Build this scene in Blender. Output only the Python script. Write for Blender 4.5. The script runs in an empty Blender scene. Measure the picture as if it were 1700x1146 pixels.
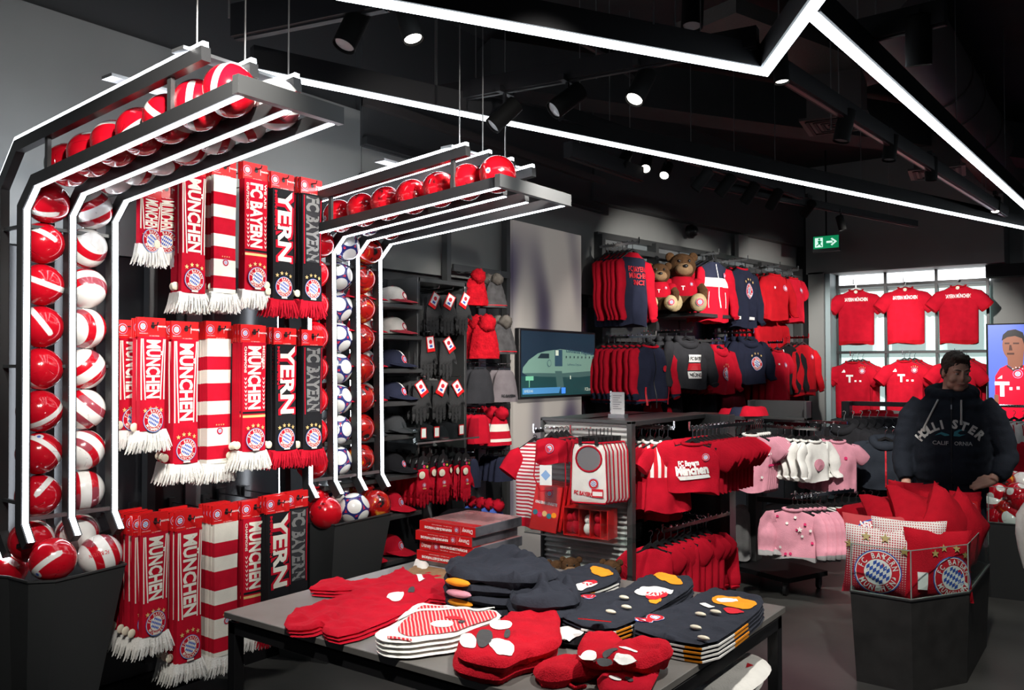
import bpy, bmesh, math, random
from mathutils import Vector as V, Matrix as MX, noise
from mathutils.geometry import delaunay_2d_cdt
random.seed(11)
S = bpy.context.scene
COL = S.collection
pi = math.pi
rad = math.radians

# ------------------------------------------------------------------ camera
F_PX, CXP, CYP = 1425.0, 850.0, 573.0
CAM = V((4.10, 0.0, 1.66)); YAW = rad(36.4); PIT = rad(1.5)
FW = V((-math.sin(YAW) * math.cos(PIT), math.cos(YAW) * math.cos(PIT), math.sin(PIT)))
RT = V((math.cos(YAW), math.sin(YAW), 0)); UP = RT.cross(FW)
cd = bpy.data.cameras.new('camera'); cam = bpy.data.objects.new('camera', cd); COL.objects.link(cam)
cd.sensor_width = 36; cd.sensor_fit = 'HORIZONTAL'; cd.lens = F_PX / 1700 * 36
cd.clip_start = .05; cd.clip_end = 60
cam.matrix_world = MX(((RT.x, UP.x, -FW.x, CAM.x), (RT.y, UP.y, -FW.y, CAM.y), (RT.z, UP.z, -FW.z, CAM.z), (0, 0, 0, 1)))
S.camera = cam

# ------------------------------------------------------------------ world, exposure
w = bpy.data.worlds.new('world'); S.world = w; w.use_nodes = True
w.node_tree.nodes['Background'].inputs[0].default_value = (.80, .86, 1, 1)
w.node_tree.nodes['Background'].inputs[1].default_value = .065
S.view_settings.view_transform = 'Standard'; S.view_settings.look = 'None'
S.cycles.transparent_max_bounces = 24
S.view_settings.exposure = 0.0; S.view_settings.gamma = 1.0; S.view_settings.use_curve_mapping = False
SPOT_GAIN = 0.92
LED_GAIN = 1.0

# spot lamps for the track lights and added fill: (position, aim, watts, cone degrees)
def spot(name, loc, aim, watt, deg=38, blend=.6, col=(1, .955, .89), rad_=.04):
    old = (V(aim) - V(loc)).length; loc = (loc[0], loc[1], min(loc[2], 2.88)); watt *= ((V(aim) - V(loc)).length / old) ** 2   # every lamp kept lower than the tracks
    l = bpy.data.lights.new(name, 'SPOT'); l.energy = watt * SPOT_GAIN; l.spot_size = rad(deg); l.spot_blend = blend
    l.color = col; l.shadow_soft_size = rad_
    o = bpy.data.objects.new(name, l); COL.objects.link(o); o.location = loc
    o.rotation_euler = (V(aim) - V(loc)).to_track_quat('-Z', 'Y').to_euler()
    return o

def at(px, py, X=None, Y=None, Z=None, D=None):
    """the point of the world plane X=, Y=, Z= (or the depth D=) measured off the photograph"""
    q = FW + RT * ((px - CXP) / F_PX) - UP * ((py - CYP) / F_PX)
    if X is not None: t = (X - CAM.x) / q.x
    elif Y is not None: t = (Y - CAM.y) / q.y
    elif Z is not None: t = (Z - CAM.z) / q.z
    else: t = D
    return CAM + q * t

# ------------------------------------------------------------------ materials
MATS = {}
def mat(name, col, rough=.55, metal=0.0, bump=0.0, scale=80.0, var=0.0, emit=0.0, spec=.5, coat=0.0, sheen=0.0, trans=0.0, vscale=None):
    if name in MATS: return MATS[name]
    m = bpy.data.materials.new(name); m.use_nodes = True; nt = m.node_tree; b = nt.nodes['Principled BSDF']
    I = b.inputs
    I['Base Color'].default_value = (*col, 1); I['Roughness'].default_value = rough; I['Metallic'].default_value = metal
    I['Specular IOR Level'].default_value = spec; I['Coat Weight'].default_value = coat; I['Coat Roughness'].default_value = .08
    I['Sheen Weight'].default_value = sheen; I['Transmission Weight'].default_value = trans
    if emit:
        I['Emission Color'].default_value = (*col, 1); I['Emission Strength'].default_value = emit
    if bump or var:
        tc = nt.nodes.new('ShaderNodeTexCoord'); n = nt.nodes.new('ShaderNodeTexNoise'); n.inputs['Scale'].default_value = scale
        n.inputs['Detail'].default_value = 4
        nt.links.new(tc.outputs['Object'], n.inputs['Vector'])
        if bump:
            bp = nt.nodes.new('ShaderNodeBump'); bp.inputs['Strength'].default_value = bump; bp.inputs['Distance'].default_value = .01
            nt.links.new(n.outputs['Fac'], bp.inputs['Height']); nt.links.new(bp.outputs['Normal'], I['Normal'])
        if var:
            n2 = nt.nodes.new('ShaderNodeTexNoise'); n2.inputs['Scale'].default_value = vscale or scale / 6; n2.inputs['Detail'].default_value = 3
            nt.links.new(tc.outputs['Object'], n2.inputs['Vector'])
            mr = nt.nodes.new('ShaderNodeMapRange'); mr.inputs[1].default_value = .3; mr.inputs[2].default_value = .7
            mr.inputs[3].default_value = 1 - var; mr.inputs[4].default_value = 1 + var
            nt.links.new(n2.outputs['Fac'], mr.inputs[0])
            mx = nt.nodes.new('ShaderNodeMix'); mx.data_type = 'RGBA'; mx.blend_type = 'MULTIPLY'; mx.inputs[0].default_value = 1
            mx.inputs[6].default_value = (*col, 1); nt.links.new(mr.outputs[0], mx.inputs[7]); nt.links.new(mx.outputs[2], I['Base Color'])
    MATS[name] = m
    return m

def cloth(name, col, var=.12, scale=150, bump=.25, rough=.9):
    return mat(name, col, rough=rough, bump=bump, scale=scale, var=var, spec=.15, vscale=14)

RED = cloth('red_cotton', (.47, .005, .020)); DRED = cloth('deep_red_jersey', (.38, .004, .010)); SCRED = cloth('scarf_red', (.45, .004, .020), scale=300)
MAROON = cloth('maroon_knit', (.10, .003, .010)); NAVY = cloth('navy_cotton', (.018, .021, .042)); CHAR = cloth('charcoal_cotton', (.030, .030, .034))
BLKC = cloth('black_cotton', (.009, .009, .011)); WHT = cloth('white_cotton', (.78, .77, .73), var=.06); CREAM = cloth('cream_stripe', (.74, .71, .63), var=.06, scale=300)
PINK = cloth('pink_cotton', (.62, .27, .34)); GREYC = cloth('grey_cotton', (.30, .30, .30)); SCBLK = cloth('scarf_black', (.010, .010, .012), scale=300)
HOTPINK = cloth('raspberry_print', (.60, .03, .13)); ORNG = cloth('orange_print', (.85, .30, .02), bump=.05); SLATE = cloth('slate_navy_cotton', (.026, .029, .040))
PLUSH = cloth('crimson_plush', (.47, .006, .018), bump=.6, scale=220); GOLD = mat('gold_thread', (.66, .45, .17), .5)
BLUE = mat('royal_blue_thread', (.030, .09, .42), .7); PWHT = mat('white_print', (.86, .85, .82), .6); PRED = mat('red_print', (.60, .006, .02), .6)
PGREY = mat('grey_print', (.16, .16, .17), .7); PBLK = mat('black_print', (.012, .012, .014), .5); TEAL = mat('teal_print', (.015, .16, .20), .7)
CARD = mat('glossy_red_card', (.58, .010, .012), .3, coat=.3); PAPER = mat('white_card', (.82, .82, .80), .5); BTN = mat('cream_security_tag', (.72, .67, .53), .35)
METAL = mat('anthracite_metal', (.085, .087, .088), .38, .6); DMETAL = mat('dark_grey_metal', (.045, .046, .048), .42, .5); ALU = mat('brushed_aluminium', (.42, .43, .44), .3, .9)
CHROME = mat('chrome', (.75, .75, .76), .12, 1.0); BLACK = mat('matte_black', (.004, .004, .005), .6, spec=.25); BLKP = mat('black_plastic', (.012, .012, .013), .35)
LED = mat('led_strip', (.86, .92, 1), .5, emit=12.0 * LED_GAIN); LEDH = mat('ceiling_led_strip', (.84, .93, 1), .5, emit=11.0 * LED_GAIN)
LENS = mat('lamp_lens', (1, .96, .88), .4, emit=7.0); LENSD = mat('dim_lamp_lens', (.2, .2, .2), .2)
BIN = mat('anthracite_lacquer', (.034, .036, .037), .42, bump=.02, scale=40); WIREM = mat('steel_cable', (.25, .25, .25), .35, .8)
CAPGREY = cloth('light_grey_twill', (.46, .44, .41)); HEATHER = cloth('mauve_grey_knit', (.19, .165, .175)); KNIT = cloth('grey_melange_knit', (.075, .072, .074), var=.35, scale=240)

def glass_mat(name, tint=(.93, .97, .96), rough=.02):
    if name in MATS: return MATS[name]
    m = bpy.data.materials.new(name); m.use_nodes = True; nt = m.node_tree; nt.nodes.clear()
    o = nt.nodes.new('ShaderNodeOutputMaterial'); t = nt.nodes.new('ShaderNodeBsdfTransparent'); g = nt.nodes.new('ShaderNodeBsdfGlossy')
    t.inputs[0].default_value = (*tint, 1); g.inputs['Roughness'].default_value = rough
    fr = nt.nodes.new('ShaderNodeLayerWeight'); fr.inputs[0].default_value = .5; pw = nt.nodes.new('ShaderNodeMath'); pw.operation = 'POWER'; pw.inputs[1].default_value = 4; nt.links.new(fr.outputs[1], pw.inputs[0]); ma = nt.nodes.new('ShaderNodeMath'); ma.operation = 'MULTIPLY_ADD'; ma.inputs[1].default_value = .5; ma.inputs[2].default_value = .04; nt.links.new(pw.outputs[0], ma.inputs[0])
    mx = nt.nodes.new('ShaderNodeMixShader'); nt.links.new(ma.outputs[0], mx.inputs[0]); nt.links.new(t.outputs[0], mx.inputs[1]); nt.links.new(g.outputs[0], mx.inputs[2])
    nt.links.new(mx.outputs[0], o.inputs[0]); MATS[name] = m
    return m
ACRYL = glass_mat('clear_acrylic'); FILM = glass_mat('clear_plastic_film', (.97, .97, .97), .12)

# ------------------------------------------------------------------ mesh builder
def sgn(a): return -1 if a < 0 else 1

class MB:
    def __init__(s): s.v = []; s.f = []; s.m = []
    def add(s, vs, fs, mi=0, M=None):
        b = len(s.v)
        s.v += [(M @ V(v)) if M else V(v) for v in vs]
        s.f += [[i + b for i in f] for f in fs]
        s.m += (list(mi) if isinstance(mi, (list, tuple)) else [mi] * len(fs))
        return s
    def box(s, c, d, mi=0, M=None, b=0.0):
        x, y, z = d[0] / 2, d[1] / 2, d[2] / 2
        if b:
            vs = []; idx = {}
            for sx in (-1, 1):
                for sy in (-1, 1):
                    for sz in (-1, 1):
                        for k in range(3):
                            idx[(sx, sy, sz, k)] = len(vs)
                            q = [sx * (x - (b if k != 0 else 0)), sy * (y - (b if k != 1 else 0)), sz * (z - (b if k != 2 else 0))]
                            vs.append((c[0] + q[0], c[1] + q[1], c[2] + q[2]))
            fs = []
            for ax in range(3):
                o1, o2 = [(1, 2), (0, 2), (0, 1)][ax]
                for sg in (-1, 1):
                    def key(a, bb):
                        t = [0, 0, 0]; t[ax] = sg; t[o1] = a; t[o2] = bb; return (*t, ax)
                    fs.append([idx[key(-1, -1)], idx[key(1, -1)], idx[key(1, 1)], idx[key(-1, 1)]])
            for ax in range(3):
                o1, o2 = [(1, 2), (0, 2), (0, 1)][ax]
                for a in (-1, 1):
                    for bb in (-1, 1):
                        def key2(e, k):
                            t = [0, 0, 0]; t[ax] = e; t[o1] = a; t[o2] = bb; return (*t, k)
                        fs.append([idx[key2(-1, o1)], idx[key2(1, o1)], idx[key2(1, o2)], idx[key2(-1, o2)]])
            for sx in (-1, 1):
                for sy in (-1, 1):
                    for sz in (-1, 1): fs.append([idx[(sx, sy, sz, k)] for k in range(3)])
            return s.add(vs, fs, mi, M)
        vs = [(c[0] + a * x, c[1] + bb * y, c[2] + e * z) for a in (-1, 1) for bb in (-1, 1) for e in (-1, 1)]
        return s.add(vs, [(0, 1, 3, 2), (4, 6, 7, 5), (0, 4, 5, 1), (2, 3, 7, 6), (0, 2, 6, 4), (1, 5, 7, 3)], mi, M)
    def path(s, pts, sec, up, mi=0, closed_ends=True):
        """sweep the 2D section [(a,b)] (a along side, b along up) with mitred joints"""
        pts = [V(p) for p in pts]; n = len(sec); vs = []; fs = []
        for i, p in enumerate(pts):
            d0 = (p - pts[i - 1]).normalized() if i else (pts[1] - p).normalized()
            d1 = (pts[i + 1] - p).normalized() if i < len(pts) - 1 else d0
            t = (d0 + d1).normalized(); side = V(up[i] if isinstance(up, list) else up)
            nn = t.cross(side).normalized(); side = nn.cross(t).normalized()
            k = 1 / max(.3, t.dot(d1))
            for a, b in sec: vs.append(p + side * a + nn * (b * k))
        for i in range(len(pts) - 1):
            for j in range(n):
                fs.append((i * n + j, i * n + (j + 1) % n, (i + 1) * n + (j + 1) % n, (i + 1) * n + j))
        if closed_ends: fs += [tuple(range(n - 1, -1, -1)), tuple(range((len(pts) - 1) * n, len(pts) * n))]
        return s.add(vs, fs, mi)
    def bar(s, a, b, wd, ht, mi=0, up=(0, 0, 1)):
        return s.path([a, b], [(-ht / 2, -wd / 2), (ht / 2, -wd / 2), (ht / 2, wd / 2), (-ht / 2, wd / 2)], up, mi)
    def tube(s, pts, r, n=8, mi=0, flat=1.0, ref=(0, 0, 1), cap=True):
        pts = [V(p) for p in pts]; rs = r if isinstance(r, (list, tuple)) else [r] * len(pts); vs = []; fs = []; a = None
        for i, p in enumerate(pts):
            t = (pts[min(i + 1, len(pts) - 1)] - pts[max(i - 1, 0)]).normalized()
            if a is None:
                u = V(ref)
                if abs(t.dot(u)) > .95: u = V((0, 1, 0)) if abs(t.y) < .9 else V((1, 0, 0))
                a = t.cross(u)
            a = (a - t * a.dot(t)).normalized(); b = a.cross(t)
            for j in range(n):
                an = 2 * pi * j / n; vs.append(p + a * (math.cos(an) * rs[i]) + b * (math.sin(an) * rs[i] * flat))
        for i in range(len(pts) - 1):
            for j in range(n): fs.append((i * n + j, i * n + (j + 1) % n, (i + 1) * n + (j + 1) % n, (i + 1) * n + j))
        if cap: fs += [tuple(range(n - 1, -1, -1)), tuple(range((len(pts) - 1) * n, len(pts) * n))]
        return s.add(vs, fs, mi)
    def rings(s, rings, mi=0, cap=True):
        n = len(rings[0]); vs = [p for r in rings for p in r]; fs = []; ms = []
        for i in range(len(rings) - 1):
            for j in range(n):
                fs.append((i * n + j, i * n + (j + 1) % n, (i + 1) * n + (j + 1) % n, (i + 1) * n + j)); ms.append(mi[i] if isinstance(mi, (list, tuple)) else mi)
        if cap:
            fs += [tuple(range(n - 1, -1, -1)), tuple(range((len(rings) - 1) * n, len(rings) * n))]
            ms += [ms[0], ms[-1]]
        return s.add(vs, fs, ms)
    def lathe(s, prof, n=16, mi=0, M=None, cap=True):
        b = MB().rings([[(r * math.cos(2 * pi * j / n), r * math.sin(2 * pi * j / n), z) for j in range(n)] for r, z in prof], mi, cap)
        return s.add(b.v, b.f, b.m, M)
    def ball(s, c, r, n=12, m=8, mi=0, M=None):
        r = r if isinstance(r, (list, tuple)) else (r, r, r)
        rg = [[(c[0] + r[0] * math.sin(pi * max(.02, min(m - .02, i)) / m) * math.cos(2 * pi * j / n), c[1] + r[1] * math.sin(pi * max(.02, min(m - .02, i)) / m) * math.sin(2 * pi * j / n), c[2] + r[2] * math.cos(pi * i / m)) for j in range(n)] for i in range(m + 1)]
        b = MB().rings(rg, mi); return s.add(b.v, b.f, b.m, M)
    def prism(s, poly, z0, z1, mi=0, M=None, top=None):
        n = len(poly); t = top or poly
        vs = [(p[0], p[1], z0) for p in poly] + [(p[0], p[1], z1) for p in t]
        return s.add(vs, [tuple(range(n - 1, -1, -1)), tuple(range(n, 2 * n))] + [(i, (i + 1) % n, n + (i + 1) % n, n + i) for i in range(n)], mi, M)
    def flat(s, shapes, fn):
        """map flat print shapes [(verts2d, faces, mat)] through fn(u,v,layer)"""
        for L, (vs, fs, mi) in enumerate(shapes): s.add([fn(a, b, L) for a, b in vs], fs, mi)
        return s
    def mesh(s, name, mats, smooth=0):
        me = bpy.data.meshes.new(name); me.from_pydata([tuple(v) for v in s.v], [], s.f)
        for m in (mats if isinstance(mats, (list, tuple)) else [mats]): me.materials.append(m)
        me.polygons.foreach_set('material_index', s.m)
        if smooth:
            me.polygons.foreach_set('use_smooth', [True] * len(s.f))
            if smooth < 180: me.set_sharp_from_angle(angle=rad(smooth))
        me.update(); return me
    def obj(s, name, mats, parent=None, smooth=0, **k): return ob(name, s.mesh(name, mats, smooth), parent, **k)

def ob(name, me, parent=None, loc=None, M=None, label=None):
    o = bpy.data.objects.new(name, me); COL.objects.link(o)
    if parent: o.parent = parent
    if loc is not None: o.location = loc
    if M is not None: o.matrix_local = M
    if label: o['label'] = label
    return o
def tag(o, label, cat, group=None):
    o['label'] = label; o['category'] = cat
    if group: o['group'] = group
    return o
def thing(name, label, cat, loc=(0, 0, 0), rz=0, group=None, M=None):
    o = bpy.data.objects.new(name, None); COL.objects.link(o); o.empty_display_size = .05
    if M is not None: o.matrix_world = M
    else: o.location = loc; o.rotation_euler = (0, 0, rz)
    return tag(o, label, cat, group)
def struct(o): o['kind'] = 'structure'; return o
KIDS = {}
def kids(o): return [c for c in o.children]
def dup(root, label, loc=None, rz=None, M=None, group=None):
    c = root.copy(); COL.objects.link(c)
    if loc is not None: c.location = loc
    if rz is not None: c.rotation_euler = (0, 0, rz)
    if M is not None: c.matrix_world = M
    c['label'] = label
    if group: c['group'] = group
    for ch in kids(root):
        d = ch.copy(); COL.objects.link(d); d.parent = c; d.matrix_parent_inverse = ch.matrix_parent_inverse.copy()
        for g in kids(ch):
            e = g.copy(); COL.objects.link(e); e.parent = d; e.matrix_parent_inverse = g.matrix_parent_inverse.copy()
    return c
ORD = ['', 'first', 'second', 'third', 'fourth', 'fifth', 'sixth', 'seventh', 'eighth', 'ninth', 'tenth', 'eleventh', 'twelfth', 'thirteenth', 'fourteenth', 'fifteenth']

# ------------------------------------------------------------------ flat print: lettering, crest, stars
_txt = {}
def txt(t, bold=.0, xs=1.0):
    """lettering of cap height 1 as (verts, faces), centred"""
    k = (t, bold, xs)
    if k in _txt: return _txt[k]
    c = bpy.data.curves.new('t', 'FONT'); c.body = t; c.size = 1; c.resolution_u = 2; c.offset = bold; c.fill_mode = 'FRONT'
    o = bpy.data.objects.new('t', c); COL.objects.link(o); bpy.context.view_layer.update()
    me = o.evaluated_get(bpy.context.evaluated_depsgraph_get()).to_mesh()
    vs = [(v.co.x, v.co.y) for v in me.vertices]; fs = [tuple(p.vertices) for p in me.polygons]
    bpy.data.objects.remove(o); bpy.data.curves.remove(c)
    H = .69; x0 = min(v[0] for v in vs); x1 = max(v[0] for v in vs)
    vs = [((v[0] - (x0 + x1) / 2) / H * xs, v[1] / H - .5) for v in vs]
    _txt[k] = (vs, fs); return _txt[k]
def twidth(t, bold=0, xs=1.0):
    vs = txt(t, bold, xs)[0]; return max(v[0] for v in vs) - min(v[0] for v in vs)
def word(t, mi, cx, cy, h, length=None, rot=0, bold=.0, xs=1.0):
    """a word with cap height h (and fixed length), turned by rot degrees about its centre"""
    vs, fs = txt(t, bold, xs); k = (length / twidth(t, bold, xs)) if length else h
    c, s_ = math.cos(rad(rot)), math.sin(rad(rot))
    return ([(cx + x * k * c - y * h * s_, cy + x * k * s_ + y * h * c) for x, y in vs], fs, mi)
def disc(mi, cx, cy, r, n=28): return ([(cx + r * math.cos(2 * pi * i / n), cy + r * math.sin(2 * pi * i / n)) for i in range(n)], [tuple(range(n))], mi)
def poly(mi, pts): return (list(pts), [tuple(range(len(pts)))], mi)
def rect(mi, x0, y0, x1, y1): return poly(mi, [(x0, y0), (x1, y0), (x1, y1), (x0, y1)])
def star(mi, cx, cy, r, rot=0):
    p = []
    for i in range(10):
        a = pi / 2 + i * pi / 5 + rot; q = r if i % 2 == 0 else r * .42; p.append((cx + q * math.cos(a), cy + q * math.sin(a)))
    p.append((cx, cy)); return (p, [(i, (i + 1) % 10, 10) for i in range(10)], mi)
def crest(cx, cy, r, W=0, R=1, B=2, letters=True, n=28, tilt=0):
    """the round club emblem: blue rim, red ring with lettering, blue and white lozenges"""
    out = [disc(B, cx, cy, r, n), disc(W, cx, cy, r * .95, n), disc(R, cx, cy, r * .91, n), disc(W, cx, cy, r * .58, n)]
    vs = []; fs = []; ri = r * .54; ca, sa = math.cos(rad(28)), math.sin(rad(28)); k = .145 * r
    for i in range(-10, 11):
        for j in range(-8, 9):
            if i % 2 or j % 2: continue
            x, y = i * k * .55 + (0), j * k * 1.05
            q = [(x, y - k * 1.05), (x + k * .55, y), (x, y + k * 1.05), (x - k * .55, y)]
            q = [(a * ca + b * sa, -a * sa + b * ca) for a, b in q]
            if any(a * a + b * b > ri * ri * 1.35 for a, b in q): continue
            q = [((a, b) if a * a + b * b <= ri * ri else (a * ri / math.hypot(a, b), b * ri / math.hypot(a, b))) for a, b in q]
            b0 = len(vs); vs += [(cx + a, cy + b) for a, b in q]; fs.append((b0, b0 + 1, b0 + 2, b0 + 3))
    out.append((vs, fs, B))
    if letters:
        def arc(t, rr, a0, step, flip):
            V_, F_ = [], []
            for i, ch in enumerate(t):
                if ch == ' ': continue
                g, ff = txt(ch, .02); a = a0 + step * (i - (len(t) - 1) / 2) * (1 if flip else -1); h = r * .24
                for_ = [(x * h * .8, y * h) for x, y in g]; th = a - pi / 2 if not flip else a + pi / 2
                b0 = len(V_)
                V_ += [(cx + rr * math.cos(a) + x * math.cos(th) - y * math.sin(th), cy + rr * math.sin(a) + x * math.sin(th) + y * math.cos(th)) for x, y in for_]
                F_ += [tuple(q + b0 for q in f) for f in ff]
            return (V_, F_, W)
        out.append(arc('FC BAYERN', r * .745, pi / 2, .31, False)); out.append(arc('M\u00dcNCHEN', r * .745, -pi / 2, .33, True))
    return out
def stars4(mi, cx, cy, R, r, spread=.23):
    return [star(mi, cx + R * math.sin(a), cy + R * math.cos(a), r) for a in (-1.5 * spread * 2, -.5 * spread * 2, .5 * spread * 2, 1.5 * spread * 2)]
EPS = .0007

# ------------------------------------------------------------------ soft flat shapes (folded cloth, gloves, cushions)
def inside(p, poly_):
    x, y = p; c = False; n = len(poly_); j = n - 1
    for i in range(n):
        xi, yi = poly_[i]; xj, yj = poly_[j]
        if (yi > y) != (yj > y) and x < (xj - xi) * (y - yi) / (yj - yi) + xi: c = not c
        j = i
    return c
def edged(p, poly_):
    m = 1e9; n = len(poly_); x, y = p
    for i in range(n):
        ax, ay = poly_[i]; bx, by = poly_[(i + 1) % n]; dx, dy = bx - ax, by - ay
        t = max(0, min(1, ((x - ax) * dx + (y - ay) * dy) / (dx * dx + dy * dy + 1e-12))); q = (x - ax - t * dx) ** 2 + (y - ay - t * dy) ** 2
        if q < m: m = q
    return math.sqrt(m)
def smooth_poly(pts, it=2):
    for _ in range(it):
        q = []
        for i in range(len(pts)):
            a, b = pts[i], pts[(i + 1) % len(pts)]
            q += [(a[0] * .75 + b[0] * .25, a[1] * .75 + b[1] * .25), (a[0] * .25 + b[0] * .75, a[1] * .25 + b[1] * .75)]
        pts = q
    return pts
def cdt(outline, sp):
    b = []; n = len(outline)
    for i in range(n):
        p, q = V(outline[i]), V(outline[(i + 1) % n]); k = max(1, int((q - p).length / sp + .5))
        b += [tuple(p.lerp(q, j / k)) for j in range(k)]
    pts = list(b); x0 = min(p[0] for p in b); x1 = max(p[0] for p in b); y0 = min(p[1] for p in b); y1 = max(p[1] for p in b)
    iy = 0; y = y0 + sp * .5
    while y < y1:
        x = x0 + sp * (.5 if iy % 2 else .05)
        while x < x1:
            if inside((x, y), outline) and edged((x, y), outline) > sp * .45: pts.append((x, y))
            x += sp
        y += sp * .87; iy += 1
    e = [(i, (i + 1) % len(b)) for i in range(len(b))]
    r = delaunay_2d_cdt([V(p) for p in pts], e, [], 1, 1e-6)
    return [tuple(v) for v in r[0]], [tuple(f) for f in r[2]]
class Pad:
    """soft slab over a 2D outline: rounded rim of width edge, thickness th, wrinkles wr; h(u,v) is its top"""
    def __init__(s, outline, th, edge=.02, wr=.004, sp=.025, seed=0, freq=9.0, two=True, smooth=1, bottom=None):
        s.o = smooth_poly(outline, smooth) if smooth else outline
        s.th, s.e, s.wr, s.sd, s.fr = th, edge, wr, seed, freq; s.two = two; s.sp = sp; s.bt = bottom
    def h(s, u, v):
        d = edged((u, v), s.o) / s.e; k = 1 if d >= 1 else math.sqrt(max(0, 1 - (1 - d) ** 2))
        wv = noise.noise((u * s.fr + s.sd * 7.3, v * s.fr * .8 - s.sd * 3.1, s.sd)) + .5 * noise.noise((u * s.fr * 2.7, v * s.fr * 2.3, s.sd + 5.))
        rg = 1 - abs(noise.noise((u * s.fr * .9 + 3, v * s.fr * .9 + s.sd, 2.2))) * 2
        if s.wr > .0075:   # soft cloth: long warped folds
            a = s.sd * 1.7; wp_ = noise.noise((u * s.fr * .8 + s.sd, v * s.fr * .8, 1.3)); w2 = noise.noise((v * s.fr * .7, u * s.fr * .7 + s.sd, 7.7))
            wv = .55 * wp_ + .50 * math.sin(s.fr * 3.1 * (u * math.cos(a) + v * math.sin(a)) + 5 * w2) * (.5 + w2) + .35 * math.sin(s.fr * 5.3 * (v * math.cos(a) - u * math.sin(a)) + 6 * wp_) * (.4 + wp_)
            return max(.25 * s.th, s.th + s.wr * wv) * k
        return (s.th + s.wr * wv + s.wr * .8 * max(0, rg - .55) * 2) * k
    def put(s, mb, fn, mi=0):
        vs, fs = cdt(s.o, s.sp)
        hs = [s.h(*v) for v in vs]; n = len(vs)
        top = [fn(v[0], v[1], hh) for v, hh in zip(vs, hs)]
        if s.two:
            bot = [fn(v[0], v[1], (-hh if s.bt is None else s.bt)) for v, hh in zip(vs, hs)]
            mb.add(top + bot, fs + [tuple(i + n for i in reversed(f)) for f in fs], mi)
        else: mb.add(top, fs, mi)
        return mb
    def decal(s, mb, shapes, fn, sp=None, lift=.0012):
        """flat print laid on the top surface"""
        for L, (vs, fs, mi) in enumerate(shapes):
            if len(fs) == 1 and len(vs) > 3 and sp:
                vs, fs = cdt(vs, sp)
            mb.add([fn(u, v, s.h(u, v) + lift + L * EPS) for u, v in vs], fs, mi)
        return mb
def flatfn(z0): return lambda u, v, h: (u, v, z0 + h)
# unseen spot lamps standing in for the ceiling's track spotlights, some added as fill
for i, (l, a, wt, dg) in enumerate([
    ((2.3, 1.2, 3.6), (.3, 2.5, 1.9), 330, 46), ((2.5, 2.9, 3.6), (.4, 2.8, 2.0), 400, 48), ((2.6, 1.0, 3.6), (.4, 2.7, .7), 200, 40),
    ((2.3, 3.6, 3.6), (.3, 3.4, 1.4), 260, 44), ((2.4, 0.6, 3.6), (.35, 1.75, 1.3), 200, 40),
    ((2.5, 3.2, 3.6), (.3, 4.6, 1.6), 430, 38), ((2.6, 4.0, 3.6), (.2, 5.1, 1.6), 300, 36),
    ((2.6, 1.2, 3.7), (2.1, 2.4, .8), 330, 46), ((3.6, 2.2, 3.7), (2.6, 2.5, .8), 340, 44), ((1.3, 3.4, 3.7), (2.0, 2.5, .8), 240, 42), ((2.8, 2.5, 2.88), (1.1, 3.35, 2.6), 110, 46), ((3.0, 0.9, 2.88), (1.1, 1.75, 2.6), 80, 44),  # last two: fill lamps added to brighten the balls on the rack arms
    ((2.6, 6.6, 3.5), (.2, 7.6, 2.3), 420, 44), ((2.8, 7.6, 3.5), (.3, 8.6, 2.2), 360, 40), ((3.0, 8.6, 3.5), (.5, 10.0, 2.2), 420, 44),
    ((2.6, 5.2, 3.5), (.1, 6.9, 1.7), 200, 36),
    ((1.6, 8.8, 3.6), (1.3, 11.1, 1.9), 430, 46), ((2.3, 8.8, 3.6), (2.2, 11.1, 1.9), 430, 46),
    ((2.0, 2.4, 3.6), (1.3, 4.6, .8), 480, 32), ((2.8, 3.4, 3.6), (1.9, 5.0, .9), 330, 36), ((2.9, 4.6, 3.6), (2.1, 6.4, .9), 560, 38),
    ((3.6, 3.4, 3.7), (3.05, 5.1, .6), 430, 34), ((4.3, 5.5, 3.7), (3.6, 7.2, .6), 300, 40),
    ((1.2, 3.3, 3.6), (.7, 3.4, .9), 120, 36), ((4.9, 3.9, 2.88), (2.8, 2.75, .6), 170, 30)]):  # last one: fill lamp added to light the garments under the table
    spot('track_and_fill_lamp', l, a, wt, dg)
# ================================================================== the setting
def mk_floor():
    m = mat('dark_floor', (.052, .052, .049), .36, bump=.03, scale=30, var=.25, vscale=2.2)
    return struct(MB().box((3.2, 4.2, -.05), (9.6, 15.6, .1)).obj('floor', m))
mk_floor()
CEILM = mat('black_painted_ceiling', (.020, .020, .021), .8, bump=.1, scale=20, var=.2)
struct(MB().box((3.2, 4.2, 4.25), (9.6, 15.6, .1)).obj('ceiling', CEILM))
WALLG = mat('grey_wall_paint', (.20, .205, .20), .6, var=.05, scale=12); WALLD = mat('dark_wall_paint', (.045, .047, .049), .6)
WALLK = mat('anthracite_gloss_panel', (.020, .021, .023), .22, spec=.5); WALLM = mat('mid_grey_panel', (.12, .125, .128), .4)
wl = struct(MB().box((-.10, 1.0, 2.10), (.10, 5.84, 4.2)).box((-.12, 6.0, 2.10), (.10, 4.2, 4.2)).obj('wall_left', WALLD))
# painted grey panels of the left wall: the upper one ends at y=3.91, the lower runs on
MB().box((-.03, 1.05, 2.78), (.04, 5.72, 1.12)).obj('upper_panel', WALLG, wl)
MB().box((-.04, 6.0, 2.72), (.04, 4.15, .78)).obj('upper_panel', WALLG, wl)
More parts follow.
